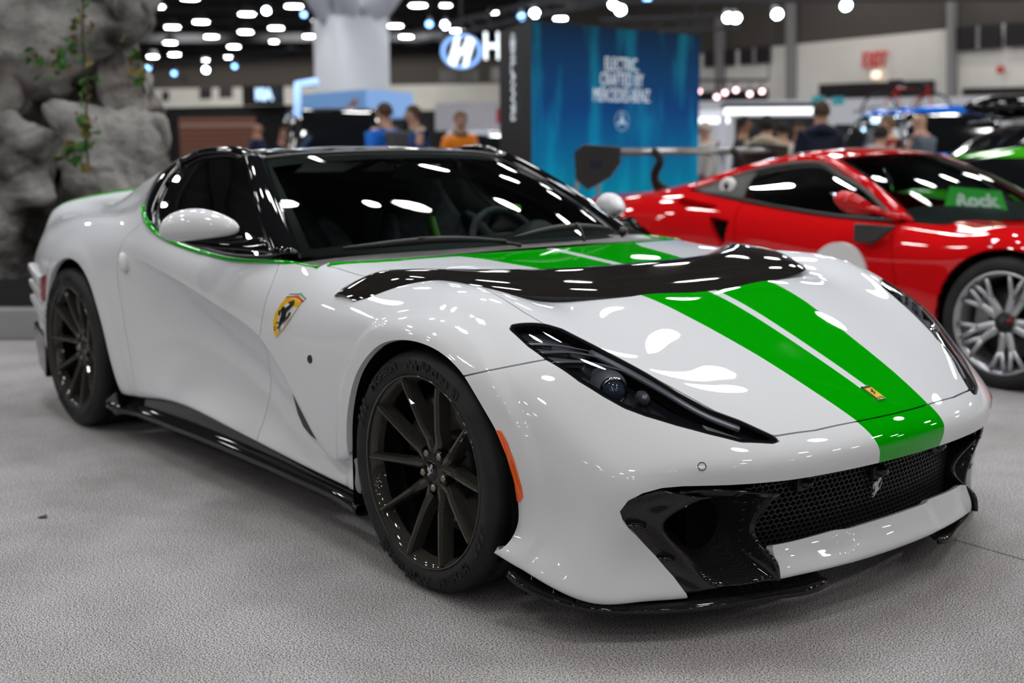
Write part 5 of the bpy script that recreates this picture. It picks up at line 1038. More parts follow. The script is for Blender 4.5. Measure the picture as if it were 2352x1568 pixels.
# cabin top
def rsy(P, s): return [(x, s * w, z) for x, w, z in P]
def rfull(r): return rsy(r, -1) + rsy(r[:-1], 1)[::-1]
RWB = [(.70,.735,.80),(.82,.58,.815),(.90,.38,.82),(.94,.19,.82),(.95,0,.82)]; RWM = [(.37,.66,.985),(.47,.53,1.005),(.53,.36,1.015),(.56,.18,1.02),(.565,0,1.02)]; RWT = [(-.02,.565,1.150),(.05,.46,1.165),(.09,.31,1.174),(.11,.15,1.178),(.115,0,1.18)]
rw = gpatch([rfull(RWB), rfull(RWM), rfull(RWT)], 'windscreen', MATS['screen_glass'], RED, 20, 36)
RRB = [(-.98,.60,1.005),(-.98,.47,1.043),(-.98,.30,1.06),(-.98,.15,1.066),(-.98,0,1.068)]; RRM = [(-.48,.585,1.125),(-.48,.46,1.16),(-.47,.31,1.178),(-.46,.15,1.188),(-.46,0,1.19)]
gpatch([rfull(RWT), rfull([(-.2,.575,1.158),(-.16,.46,1.188),(-.14,.31,1.202),(-.13,.15,1.208),(-.13,0,1.21)]), rfull(RRM), rfull([(-.75,.595,1.07),(-.74,.46,1.11),(-.74,.30,1.125),(-.74,.15,1.133),(-.74,0,1.135)]), rfull(RRB)], 'roof', MATS['race_red'], RED, 30, 40, .02, -1)
def red_side(s):
    A = rsy([(.66,.735,.805),(.37,.66,.985),(-.02,.565,1.150)], s); B = rsy([(.585,.765,.815),(.30,.69,.985),(.13,.645,1.065),(-.03,.615,1.125)], s)
    A = spline(A, 16); B = spline(B, 16); strip(A, B, 'windscreen_pillar', MATS['race_red'], RED, 16, .03, (0, s * .012, .012))
    # red roof rail over the window down to the rear wing
    A = rsy([(-.02,.565,1.150),(-.2,.575,1.158),(-.48,.585,1.125),(-.75,.595,1.070),(-.98,.60,1.005)], s); B = rsy([(-.03,.615,1.125),(-.2,.632,1.128),(-.48,.650,1.090),(-.75,.680,1.015),(-.98,.755,.94)], s)
    strip(A, B, 'roof_rail', MATS['race_red'], RED, 24, .025, (0, s * .012, .010))
    # side window with grey frame, grey quarter panel with the filler
    Tp = [(.10,.650,1.055),(-.03,.618,1.118),(-.2,.634,1.122),(-.38,.645,1.100),(-.50,.655,1.075)]; Bt = [(.575,.765,.812),(.35,.79,.818),(.05,.805,.838),(-.25,.805,.868),(-.50,.80,.898)]
    Md = [tuple(.5 * (np.array(a) + np.array(b2)) + np.array((0, .02, 0))) for a, b2 in zip(Tp, Bt)]
    gpatch([rsy(Bt, s), rsy(Md, s), rsy(Tp, s)], 'side_window', MATS['side_glass'], RED, 14, 24)
    MB().tube(spline(rsy([(.575,.77,.814),(.30,.70,.985),(.12,.655,1.055),(-.03,.622,1.118),(-.2,.638,1.124),(-.48,.656,1.085),(-.75,.688,1.008),(-.93,.745,.945)], s), 50), .022, 8, flat=.6).build('window_frame', MATS['race_grey'], RED, True)
    MB().tube(spline(rsy([(.575,.772,.812),(.35,.796,.818),(.05,.812,.838),(-.25,.812,.868),(-.5,.808,.898),(-.75,.79,.925),(-.93,.75,.94)], s), 40), .012, 8).build('belt_seal', MATS['satin_black'], RED, True)
    QT = [(-.50,.655,1.078),(-.62,.668,1.050),(-.75,.685,1.010),(-.92,.745,.945)]; QB = [(-.50,.80,.898),(-.62,.795,.912),(-.75,.788,.925),(-.92,.752,.938)]
    gpatch([rsy(QB, s), rsy(QT, s)], 'quarter_panel', MATS['race_grey'], RED, 10, 12, .01)
    cap = MB().lathe([(.02, s * .012), (.024, s * .018), (.052, s * .018), (.058, s * .004), (.058, -s * .02)], (-.665, s * .755, .975), 'y', 28).build('filler_ring', MATS['white_plastic'], RED, True)
    MB().lathe([(.001, s * .006), (.026, s * .006)], (-.665, s * .755, .975), 'y', 20).build('filler_hole', MATS['dark_void'], cap)
    # mirror
    V = []; n = 16; a0 = Vector((.56, .90, .865)); a1 = Vector((.39, 1.06, .925)); ax = (a1 - a0).normalized(); nn = Vector((ax.y, -ax.x, 0)).normalized(); up = Vector((0, 0, 1))
    for t, rz, rn in ((0, .004, .004), (.1, .02, .02), (.35, .035, .035), (.55, .058, .05), (.8, .062, .055), (.95, .048, .045), (1.08, .02, .02), (1.1, .002, .002)):
        for j in range(n):
            th = 2 * PI * j / n; q = a0 + ax * t * .24 + up * (rz * math.sin(th) + .02 * min(t, .6)) + nn * rn * math.cos(th) * 1.2; V.append((q.x, s * q.y, q.z))
    mo = smoothed(MB().add(V, [(i * n + j, i * n + (j + 1) % n, (i + 1) * n + (j + 1) % n, (i + 1) * n + j) for i in range(7) for j in range(n)]).build('door_mirror', MATS['race_red'], RED, True), 1)
    MB().tube(spline(rsy([(.60,.80,.83),(.56,.86,.855),(.52,.92,.885),(.49,.96,.91)], s), 10), [.035, .034, .032, .03, .03, .03, .03, .03, .03, .03], 10, flat=.6).build('mirror_arm', MATS['race_red'], mo, True)
    # dark air flap below the mirror, white roundel on the door
    MB().add(rsy([(.68,.93,.795),(.42,.95,.80),(.44,.98,.70),(.56,.97,.695),(.68,.91,.795),(.42,.92,.80),(.44,.945,.70),(.56,.94,.695)], s), [(0, 1, 2, 3), (4, 7, 6, 5), (0, 4, 5, 1), (1, 5, 6, 2), (2, 6, 7, 3), (3, 7, 4, 0)]).build('air_flap', MATS['satin_black'], RED, bevel=.01)
    V = [(.33 + .19 * math.cos(a), s * .953, .50 + .19 * math.sin(a)) for a in np.linspace(0, 2 * PI, 33)[:-1]]; MB().add(V + [(x, s * .92, z) for x, y, z in V], [tuple(range(32))] + [(i, (i + 1) % 32, 32 + (i + 1) % 32, 32 + i) for i in range(32)]).build('number_roundel', MATS['white_plastic'], RED)
    # wheels: silver split-spoke rim
    for cx, cz, RT in ((1.325, .338, .338), (-1.325, .345, .345)):
        yo = s * .955
        R = MB().lathe([(.252, s * .004), (.262, s * .006), (.266, -s * .002), (.256, -s * .012), (.244, -s * .02), (.236, -s * .06), (.236, -s * .24)], (cx, yo, cz), 'y', 64).build('wheel', MATS['silver_wheel'], RED, True)
        MB().lathe([(.258, -s * .02), (.266, s * .002), (.285, s * .006), (RT - .03, s * .004), (RT - .01, -s * .006), (RT, -s * .025), (RT, -s * .24), (RT - .03, -s * .265), (.26, -s * .25)], (cx, yo, cz), 'y', 72).build('tyre', MATS['tyre_rubber'], R, True)
        for q in range(10):
            a = 2 * PI * q / 10 + .16; mid = a + (.10 if q % 2 else -.10)
            def pp(r, an, d): return (cx + r * math.cos(an), yo - s * d, cz + r * math.sin(an))
            MB().tube(spline([pp(.045, mid, .045), pp(.12, mid, .035), pp(.15, mid, .030)], 6), [.020, .019, .018, .017, .016, .015], 8, flat=1.3).build('spoke', MATS['silver_wheel'], R, True)
            for e in (-1, 1): MB().tube([pp(.135, mid, .032), pp(.19, mid + e * .10, .022), pp(.248, mid + e * .155, .012)], [.014, .0105, .010], 8, flat=1.3).build('spoke_branch', MATS['silver_wheel'], R, True)
        MB().lathe([(.001, s * .0), (.018, s * .0), (.022, -s * .012), (.034, -s * .006), (.040, -s * .02), (.052, -s * .03), (.055, -s * .07)], (cx, yo, cz), 'y', 28).build('centre_lock', MATS['satin_black'], R, True)
        MB().box((cx + .038, yo - s * .012, cz + .02), (.018, .02, .012)).build('lock_pin', MATS['red_enamel'], R)
        MB().lathe([(.08, -s * .12), (.19, -s * .12), (.19, -s * .15), (.08, -s * .15)], (cx, yo, cz), 'y', 48).build('brake_disc', MATS['disc_iron'], R, True)
        V = []
        for j in range(9):
            a = math.radians(170 + (j - 4) * 9)
            for r, d in ((.12, .10), (.20, .10), (.215, .115), (.215, .18), (.12, .18)): V.append((cx + r * math.cos(a), yo - s * d, cz + r * math.sin(a)))
        MB().add(V, [(i * 5 + j, i * 5 + (j + 1) % 5, (i + 1) * 5 + (j + 1) % 5, (i + 1) * 5 + j) for i in range(8) for j in range(5)] + [tuple(range(5)), tuple(range(40, 45))]).build('brake_caliper', MATS['caliper_silver'], R, bevel=.006)
        MB().lathe([(.001, -s * .22), (.25, -s * .22)], (cx, yo, cz), 'y', 32).build('backing_plate', MATS['dark_void'], R)
        A = RA_F if cx > 0 else RA_R; P = [(float(a), float(c)) for a, c in A if c > .1][::2]; n = len(P)
        MB().add([(a, s * .955, c) for a, c in P] + [(a, s * .55, c) for a, c in P], [(i, i + 1, n + i + 1, n + i) for i in range(n - 1)]).add([(a, s * .55, c) for a, c in P], [tuple(range(n))]).build('wheel_housing', MATS['dark_void'], RED, True)
mat('race_grey', (.075, .075, .072), .55); mat('silver_wheel', (.50, .51, .53), .30, .75); mat('caliper_silver', (.35, .35, .34), .4, .5)
side_pair(red_side)
# rear wing on two swan necks
wing = []
for t, z in ((0, .0), (.08, .022), (.3, .034), (.6, .030), (1, .012)): wing.append((t, z))
for t, z in ((.6, .012), (.3, .010), (.08, -.004)): wing.append((t, z))
wg = MB(); n = len(wing); V = []
for w in (-.88, -.4, 0, .4, .88): V += [(-1.62 - t * .28, w, 1.165 + z + t * .04) for t, z in wing]
wg.add(V, [(i * n + j, i * n + (j + 1) % n, (i + 1) * n + (j + 1) % n, (i + 1) * n + j) for i in range(4) for j in range(n)])
W = wg.build('rear_wing', MATS['wing_black'] if 'wing_black' in MATS else mat('wing_black', (.030, .027, .026), .4, coat=.4), RED, True)
for s in (-1, 1):
    MB().prism([(-1.50,1.225),(-1.86,1.245),(-1.96,1.19),(-1.94,1.00),(-1.82,.93),(-1.60,1.02),(-1.50,1.12)], s * .88, s * .895, lambda u, v, t: (u, t, v)).build('end_plate', MATS['wing_black'], W, bevel=.003)
    MB().prism([(-1.66,1.13),(-1.80,1.135),(-1.80,1.08),(-1.67,1.08)], s * .8955, s * .8965, lambda u, v, t: (u, t, v)).build('end_plate_mark', mat('mark_navy', (.01, .01, .03), .5) if s < 0 else MATS['mark_navy'], W)
    P = spline([(-1.50, s * .42, .90), (-1.60, s * .42, .95), (-1.63, s * .42, 1.04), (-1.58, s * .42, 1.13), (-1.66, s * .42, 1.20)], 20); MB().tube(P, [.05 - .001 * i for i in range(20)], 8, flat=.35, up=(0, 1, 0)).build('swan_neck', MATS['satin_black'], W, True)
# cabin: seat shell, roll cage, lettered green sheet that imitates a windscreen reflection
MB().box((.05, 0, .62), (1.5, 1.4, .1)).box((-.55, 0, .85), (.06, 1.2, .5)).build('cabin_floor', MATS['cabin_black'], RED)
for s in (-1, 1): MB().tube(spline([(.55, s * .58, .80), (.25, s * .56, 1.02), (-.05, s * .50, 1.13), (-.45, s * .48, 1.12), (-.50, s * .50, .8)], 30), .022, 8).build('roll_cage', MATS['satin_black'], RED, True)
gpatch([rfull([(.70,.70,.79),(.80,.56,.805),(.88,.37,.81),(.92,.19,.81),(.93,0,.81)]), rfull([(.42,.70,.81),(.44,.56,.835),(.46,.37,.84),(.46,.19,.835),(.46,0,.83)]), rfull([(.36,.70,.66),(.38,.56,.66),(.40,.37,.66),(.40,.19,.66),(.40,0,.66)])], 'dashboard', MATS['cabin_black'], RED, 10, 24)
MB().box((.52, .02, .875), (.10, .20, .09)).build('display', MATS['satin_black'], RED, bevel=.01)
# ================================================================== rock wall behind the white car
from mathutils import noise as mnoise
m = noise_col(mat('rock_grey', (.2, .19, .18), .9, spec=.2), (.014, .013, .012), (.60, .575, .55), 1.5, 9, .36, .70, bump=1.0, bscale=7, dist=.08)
mat('plinth_grey', (.30, .30, .31), .6); mat('plinth_dark', (.015, .014, .015), .6)
def boulder(name, pxc, pyc, d, hw, hh, hd, seed, parent, lean=0.0, rough=.20, res=34):
    "a weathered block: rounded box pushed about by ridged noise"
    c = at(pxc, pyc, d); V = []; F = []; rr_ = random.Random(seed * 13 + 5); PL = []
    for _ in range(16):
        nv = Vector((rr_.gauss(0, 1), rr_.gauss(0, 1) - .6, rr_.gauss(0, 1))).normalized(); PL.append((nv, rr_.uniform(.62, .98)))
    off = Vector((seed * 7.3, seed * 3.1, seed * 1.7)); idx = {}
    def vert(p):
        k = (round(p[0], 4), round(p[1], 4), round(p[2], 4))
        if k in idx: return idx[k]
        q = Vector(p); q = q.normalized() * (.55 * max(abs(q.x), abs(q.y), abs(q.z)) + .45 * q.length * .85) if q.length else q
        
        for nv, dd in PL:
            e_ = q.dot(nv) - dd
            if e_ > 0: q = q - nv * e_ * .9
        w = Vector((q.x * hw, q.y * hd, q.z * hh)); s1 = w * .9 + off
        r = mnoise.ridged_multi_fractal(s1, .9, 2.1, 5, 1.0, 2.0) * .45 + mnoise.turbulence(s1 * .6, 3, True) * .8 - .9; st = mnoise.cell(s1 * 1.6) * .10
        w += q.normalized() * ((r + st) * rough * 1.6); w.x += lean * w.z
        g = c + RH * w.x + AH * w.y + Vector((0, 0, w.z)); idx[k] = len(V); V.append((g.x, g.y, max(g.z, .0))); return idx[k]
    for ax in range(3):
        for sg in (-1, 1):
            for i in range(res):
                for j in range(res):
                    def pt(a, b2):
                        u, v = -1 + 2 * a / res, -1 + 2 * b2 / res; p = [0, 0, 0]; p[ax] = sg; p[(ax + 1) % 3] = u; p[(ax + 2) % 3] = v; return vert(p)
                    F.append((pt(i, j), pt(i + 1, j), pt(i + 1, j + 1), pt(i, j + 1)))
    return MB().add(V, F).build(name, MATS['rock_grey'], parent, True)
rk = empty('rock_wall', at(150, 700, 8.6), 0, 'tall artificial rock wall with dark crevices and hanging ivy', 'rock wall')
rk.location = (0, 0, 0)
boulder('boulder', 60, 60, 9.0, 1.0, .62, .8, 1, rk); boulder('boulder', 262, 20, 8.9, .30, .95, .6, 2, rk, .05)
boulder('boulder', 70, 215, 9.5, 1.2, .5, .5, 9, rk)
boulder('boulder', 10, 400, 8.7, .75, .55, .6, 3, rk, .25, .25); boulder('boulder', 285, 410, 8.75, .46, .62, .6, 4, rk, -.25, .24)
boulder('boulder', 130, 560, 8.6, .95, .55, .6, 5, rk, 0, .25); boulder('boulder', -150, 300, 8.9, .7, 1.6, .8, 6, rk); boulder('boulder', 330, 560, 8.9, .55, .6, .6, 7, rk)
boulder('boulder', 130, -130, 9.2, 1.2, .6, .8, 8, rk)
pl = MB(); hbox(pl, (-3.6, 8.85, .10), (5.2, 1.9, .20)); p1 = pl.build('plinth', MATS['plinth_grey'], rk, bevel=.01); pl = MB(); hbox(pl, (-3.6, 8.95, .27), (5.2, 1.8, .16)); pl.build('plinth_band', MATS['plinth_dark'], rk)
# ivy: a stem with separate leaves
mat('ivy_green', (.03, .12, .012), .6); mat('ivy_brown', (.06, .045, .02), .8); mat('ivy_yellow', (.16, .13, .02), .6)
def ivy(P, nleaf, label, spread=.05):
    r = random.Random(nleaf); e = MB().tube(spline([tuple(at(*p)) for p in P], 30), .008, 5).build('ivy', MATS['ivy_brown'], None, True); tag(e, label, 'plant'); Q = spline([tuple(at(*p)) for p in P], 200)
    for i in range(nleaf):
        c = Vector(Q[r.randrange(200)]) + Vector((r.gauss(0, spread), r.gauss(0, spread), r.gauss(0, spread))) - AH * .05; sz = r.uniform(.02, .045)
        u = Vector((r.gauss(0, 1), r.gauss(0, 1), r.gauss(0, 1))).normalized(); v = u.cross(Vector((r.gauss(0, 1), r.gauss(0, 1), r.gauss(0, 1)))).normalized(); w = u.cross(v) * .25
        MB().add([c - u * sz, c + v * sz * .8 + w * sz, c + u * sz * 1.2, c - v * sz * .8 + w * sz], [(0, 1, 2), (0, 2, 3)]).build('leaf', MATS[r.choice(('ivy_green', 'ivy_green', 'ivy_yellow'))], e)
ivy([(193,-10,8.1),(190,100,8.1),(200,200,8.15),(196,290,8.1),(205,390,8.1)], 70, 'long strand of ivy hanging down the cleft of the rock wall', .045)
ivy([(70,120,8.2),(110,150,8.15),(140,155,8.15),(165,150,8.2)], 30, 'clump of ivy on the ledge of the upper rock block', .05)
ivy([(310,110,8.3),(325,170,8.3),(332,215,8.35)], 22, 'short ivy strand on the right edge of the rock wall', .04)
ivy([(140,362,8.1),(165,350,8.1),(190,345,8.1)], 16, 'little ivy sprig on the lower boulder', .025)

# ================================================================== display wall with the blue aurora picture
m = bpy.data.materials.new('aurora_screen'); m.use_nodes = True; nt, lk, b = nodes(m); MATS['aurora_screen'] = m
tc = N(nt, 'ShaderNodeTexCoord'); sp = N(nt, 'ShaderNodeSeparateXYZ'); lk.new(tc.outputs['Generated'], sp.inputs[0])
mp = N(nt, 'ShaderNodeMapping'); mp.inputs['Scale'].default_value = (2.2, 2.2, .55); lk.new(tc.outputs['Object'], mp.inputs[0]); nz = N(nt, 'ShaderNodeTexNoise', i_Scale=1.6, i_Detail=3.0, i_Roughness=.5); lk.new(mp.outputs[0], nz.inputs['Vector'])
g = N(nt, 'ShaderNodeValToRGB'); E_ = g.color_ramp.elements; E_[0].position = 0; E_[0].color = (.0, .24, .32, 1); E_[1].position = 1; E_[1].color = (.001, .014, .040, 1)
for pos, c in ((.25, (.0, .20, .30)), (.48, (.001, .10, .25)), (.65, (.002, .045, .17)), (.82, (.002, .035, .11))): e = E_.new(pos); e.color = (*c, 1)
lk.new(sp.outputs[2], g.inputs[0]); r2 = N(nt, 'ShaderNodeValToRGB'); r2.color_ramp.elements[0].position = .50; r2.color_ramp.elements[0].color = (0, 0, 0, 1); r2.color_ramp.elements[1].position = .74; r2.color_ramp.elements[1].color = (.0, .13, .16, 1)
lk.new(nz.outputs[0], r2.inputs[0]); mx = N(nt, 'ShaderNodeMix'); mx.data_type = 'RGBA'; mx.blend_type = 'ADD'; mx.inputs[0].default_value = 1.0; lk.new(g.outputs[0], mx.inputs[6]); lk.new(r2.outputs[0], mx.inputs[7])
b.inputs['Base Color'].default_value = (.004, .004, .006, 1); b.inputs['Specular IOR Level'].default_value = .1; b.inputs['Roughness'].default_value = .4; lk.new(mx.outputs[2], b.inputs['Emission Color']); b.inputs['Emission Strength'].default_value = .95
mat('panel_black', (.008, .008, .009), .5); mat('screen_white', (.7, .75, .8), .5, emit=(.75, .82, .9), estr=.33); mat('screen_star', (.5, .6, .7), .5, emit=(.35, .55, .75), estr=.35)
dA, dB, dC = at(1221, 300, 12.6), at(1603, 300, 14.3), at(1148, 300, 13.9)
zt = at(1221, 45, 12.6).z
def prismz(pts, z0, z1):
    n = len(pts); return MB().add([(p.x, p.y, z) for z in (z0, z1) for p in pts], [tuple(range(n))[::-1], tuple(range(n, 2 * n))] + [(i, (i + 1) % n, n + (i + 1) % n, n + i) for i in range(n)])
DW = prismz([dA, dB, dB + (dC - dA), dC], 0, zt).build('display_wall', MATS['panel_black']); tag(DW, 'tall display block with a blue aurora picture and a black end', 'display')
fx = (dB - dA).normalized(); fn = Vector((fx.y, -fx.x, 0)); fn = fn if fn.dot(Vector(CAM_POS) - dA) > 0 else -fn; ex2 = (dA - dC).normalized(); en = Vector((ex2.y, -ex2.x, 0)); en = en if en.dot(Vector(CAM_POS) - dA) > 0 else -en
fx0 = Vector((fx.x, fx.y, 0)); a0 = Vector((dA.x, dA.y, 0)) + fn * .012; b0 = Vector((dB.x, dB.y, 0)) + fn * .012
prismz([a0, b0, b0 - fn * .01, a0 - fn * .01], .02, zt - .02).build('aurora_screen', MATS['aurora_screen'], DW)
def on_disp(px, py, out=.03):
    q = at(px, 300, 10) - Vector(CAM_POS); a = Vector((a0.x - CAM_POS[0], a0.y - CAM_POS[1])); r = Matrix(((q.x, -fx.x), (q.y, -fx.y))).inverted() @ a; return at(px, py, r[0] * 10) + fn * out
for tx_, px, py, s_ in (('ELECTRIC.', 1424, 150, .20), ('CRAFTED BY', 1424, 185, .20), ('MERCEDES-BENZ', 1424, 221, .20)):
    text_mesh(tx_, s_, MATS['screen_white'], 'lettering', frame_mat(on_disp(px, py), fx0, (0, 0, 1)), DW, .002, xs=.58)
c = on_disp(1424, 278); st_ = MB(); M4 = frame_mat(c, fx0, (0, 0, 1)); R_ = .105
st_.add([M4 @ Vector((r * math.cos(2 * PI * j / 40), r * math.sin(2 * PI * j / 40), 0)) for r in (R_, R_ * .93) for j in range(40)], [(j, (j + 1) % 40, 40 + (j + 1) % 40, 40 + j) for j in range(40)])
for k in range(3):
    a = PI / 2 + k * 2 * PI / 3; st_.add([M4 @ Vector(v) for v in ((R_ * .95 * math.cos(a), R_ * .95 * math.sin(a), 0), (.028 * math.cos(a + PI / 3), .028 * math.sin(a + PI / 3), 0), (0, 0, .004), (.028 * math.cos(a - PI / 3), .028 * math.sin(a - PI / 3), 0))], [(0, 1, 2), (0, 2, 3)])
st_.build('star_emblem', MATS['screen_star'], DW)
ec = (dA + dC) / 2; 
def on_end(py): return Vector((ec.x, ec.y, at(1182, py, 13.25).z)) + en * .02
text_mesh('DILAWRI', .205, MATS['screen_white'], 'lettering', frame_mat(on_end(186), (0, 0, -1), ex2 if (ex2.dot(RH) > 0) else -ex2), DW, .004, bold=.006, xs=1.02)
M4 = frame_mat(on_end(98), ex2 if ex2.dot(RH) > 0 else -ex2, (0, 0, 1)); gl = MB()
for R_ in (.10, .065, .03): gl.add([M4 @ Vector((r * math.cos(2 * PI * j / 32), r * math.sin(2 * PI * j / 32), 0)) for r in (R_, R_ - .018) for j in range(32)], [(j, (j + 1) % 32, 32 + (j + 1) % 32, 32 + j) for j in range(32)])
gl.build('globe_mark', MATS['screen_white'], DW)
mat('frame_silver', (.35, .36, .38), .4, .4)
fr_ = MB(); 
for a, b2 in (((1318,412),(1366,402)), ((1366,402),(1366,480)), ((1318,412),(1312,480))): fr_.tube([on_disp(*a, .05), on_disp(*b2, .05)], .025, 6)
fr_.build('picture_frame', MATS['frame_silver'], DW)

# ================================================================== lit round sign with an H
mat('sign_white', (1, 1, 1), .5, emit=(.80, .92, 1.0), estr=1.5); mat('sign_halo', (.3, .5, .9), .5, emit=(.22, .45, 1.0), estr=.9); mat('sign_dark', (.01, .012, .03), .5)
sg = at(1060, 118, 25); S4 = frame_mat(sg, RH, (0, 0, 1)); SG = MB(); ew, eh = .405, .335; n = 48
def el(r, z, tw=1.0): return [S4 @ Vector((ew * r * math.cos(2 * PI * j / n), eh * r * math.sin(2 * PI * j / n), z)) for j in range(n)]
SG.add(el(1.04, -.08) + el(1.04, .0), [(j, (j + 1) % n, n + (j + 1) % n, n + j) for j in range(n)] + [tuple(range(n)), tuple(range(n, 2 * n))]); SO = tag(SG.build('brand_sign', MATS['sign_dark']), 'lit oval sign with a slanted white H and white letters beside it', 'sign')
MB().add(el(1.02, .012) + el(.80, .012), [(j, (j + 1) % n, n + (j + 1) % n, n + j) for j in range(n)]).build('oval_ring', MATS['sign_halo'], SO)
hm = MB(); Hs = [(-.26,-.26),(-.10,-.30),(-.045,-.085),(.035,-.065),(.03,-.31),(.20,-.27),(.26,.26),(.10,.30),(.055,.085),(-.035,.065),(-.03,.31),(-.20,.27)]
Hs = [(-.27,-.22),(-.13,-.30),(-.02,-.06),(.07,-.035),(.02,-.31),(.12,-.29),(.27,.22),(.13,.30),(.02,.06),(-.07,.035),(-.02,.31),(-.12,.29)]
hm.add([S4 @ Vector((x, y, .014)) for x, y in Hs], [tuple(range(12))]); hm.build('slanted_h', MATS['sign_white'], SO)
text_mesh('HYUNDAI', .74, MATS['sign_white'], 'lettering', frame_mat(at(1108, 109, 25), RH, (0, 0, 1)), SO, .05, align='LEFT', bold=.012, xs=.72)
MB().tube([sg + Vector((0, 0, .35)), sg + Vector((0, 0, 6.6))], .02, 6).build('cable', MATS['beam_dark'], SO)

# ================================================================== stands at the back left
mat('kiosk_blue', (.16, .33, .62), .5, emit=(.14, .30, .62), estr=.32); mat('kiosk_blue_pale', (.24, .42, .75), .5, emit=(.20, .38, .75), estr=.42); mat('kiosk_logo', (.4, .3, .35), .5); mat('led_blue', (.4, .6, 1), .5, emit=(.28, .52, 1.0), estr=1.1)
k0, k1, k2 = at(695, 300, 24.5), at(842, 300, 22.5), at(948, 300, 24.0); z0, z1 = at(842, 268, 22.5).z, at(842, 205, 22.5).z
KO = prismz([k0, k1, k2, k0 + (k2 - k1)], z0, z1).build('kiosk_header', MATS['kiosk_blue']); tag(KO, 'pale blue box header of a stand before the white column', 'stand')
q = (k2 - k1).normalized(); qn = Vector((q.y, -q.x, 0)); qn = qn if qn.dot(Vector(CAM_POS) - k1) > 0 else -qn
prismz([Vector((k1.x, k1.y, 0)) + qn * .02, Vector((k2.x, k2.y, 0)) + qn * .02, Vector((k2.x, k2.y, 0)), Vector((k1.x, k1.y, 0))], z0 + .01, z1 - .01).build('lit_face', MATS['kiosk_blue_pale'], KO)
MB().tube([at(800, 250, 23.0), at(818, 226, 22.8)], .05, 6).tube([at(812, 250, 22.9), at(830, 228, 22.7)], .05, 6).build('logo_mark', MATS['kiosk_logo'], KO)
for px, d in ((705, 24.4), (842, 22.7), (938, 24)): p = at(px, 300, d + .3); MB().box((p.x, p.y, z0 / 2), (.12, .12, z0)).build('post', MATS['panel_black'], KO)
lf = MB().tube([at(683, 268, 16.6), at(683, 193, 16.6), at(725, 187, 17.1)], .049, 8); tag(lf.build('light_frame', MATS['led_blue'], None, True), 'blue glowing corner frame beside the blue box header', 'light frame')
MB().tube([at(683, 275, 16.6), Vector((at(683, 300, 16.6).x, at(683, 300, 16.6).y, 0))], .04, 6).build('frame_leg', MATS['panel_black'], bpy.data.objects['light_frame'])
bk = MB(); 
q0, q1 = at(380, 300, 27), at(690, 300, 25.5); B0 = prismz([q0, q1, q1 + AH * .3, q0 + AH * .3], 0, at(500, 243, 26).z).build('stand_back_wall', MATS['panel_black']); tag(B0, 'black back wall of the stand beside the rock wall', 'stand')
p = at(606, 218, 25.2); vw = text_mesh('KIA', .30, MATS['led_sign'] if 'led_sign' in MATS else mat('led_sign', (.6, .8, 1), .5, emit=(.45, .70, 1.0), estr=1.1), 'lit_sign', frame_mat(p, RH, (0, 0, 1)), None, .03, bold=.02, xs=.72); tag(vw, 'small blue-white lit lettering above the black stand wall', 'sign')
prismz([at(560, 300, 25.6), at(655, 300, 25.3), at(655, 300, 25.6), at(560, 300, 25.9)], at(606, 240, 25.4).z, at(606, 196, 25.4).z).build('sign_panel', MATS['panel_black'], vw)
mat('shutter_brown', (.23, .095, .065), .6); mat('shutter_pale', (.36, .22, .18), .6)
sh = prismz([at(412, 300, 24.9), at(588, 300, 24.6), at(588, 300, 24.8), at(412, 300, 25.1)], 0, at(500, 265, 24.8).z).build('slatted_screen', MATS['plinth_dark']); tag(sh, 'brown slatted timber screen beside the rock wall', 'screen')
zz = at(500, 265, 24.8).z; 
for k in range(11):
    h = .068; z = zz - .05 - k * .105
    prismz([at(412, 300, 24.82), at(588, 300, 24.52), at(588, 300, 24.6), at(412, 300, 24.9)], z - h, z).build('slat', MATS['shutter_pale' if k == 1 else 'shutter_brown'], sh)
# poster with red figures right of the blue header
mat('poster_pale', (.48, .47, .52), .6); noise_col(mat('poster_red', (.4, .1, .12), .6), (.45, .44, .48), (.42, .03, .05), 5, 2, .45, .52)
q0, q1 = at(1000, 300, 27), at(1149, 300, 26.5); PO = prismz([q0, q1, q1 + AH * .1, q0 + AH * .1], at(1060, 300, 27).z, at(1060, 236, 27).z).build('photo_banner', MATS['poster_pale']); tag(PO, 'wide pale banner with red figures behind the orange jacket', 'banner')
prismz([q + -AH * .01 for q in (at(1060, 300, 26.9), q1)] + [q1, at(1060, 300, 26.9)], at(1100, 285, 26.9).z, at(1100, 250, 26.9).z).build('red_figures', MATS['poster_red'], PO)

# ================================================================== white stand at the back right
mat('stand_white', (.62, .64, .70), .5); mat('strip_light', (1, 1, 1), .5, emit=(.9, .95, 1.0), estr=1.8); mat('stand_cyan', (.05, .40, .45), .5)
q0, q1 = at(1590, 300, 27), at(2420, 300, 24.5); WS = prismz([q0, q1, q1 + AH * .2, q0 + AH * .2], 0, at(2000, 226, 25.8).z).build('stand_wall', MATS['stand_white']); tag(WS, 'long white stand wall in front of the far wall', 'stand')
def hband(name, m, px0, px1, y0, y1, d, par, th=.25): 
    a, b2 = at(px0, 300, d), at(px1, 300, d); return prismz([a, b2, b2 + AH * th, a + AH * th], at((px0 + px1) / 2, y1, d).z, at((px0 + px1) / 2, y0, d).z).build(name, m, par)
ca = hband('canopy', MATS['panel_black'], 1660, 1890, 236, 246, 20, None); tag(ca, 'dark flat canopy with a long white strip light', 'canopy')
hband('strip_light', MATS['strip_light'], 1668, 1870, 247, 262, 19.9, ca, .2); hband('white_fascia', MATS['stand_white'], 1600, 1668, 252, 282, 20.5, ca, .3); hband('dark_back', MATS['panel_black'], 1690, 1900, 268, 345, 21, ca, .1); hband('counter', MATS['stand_white'], 1600, 1900, 330, 352, 20, ca, .6)
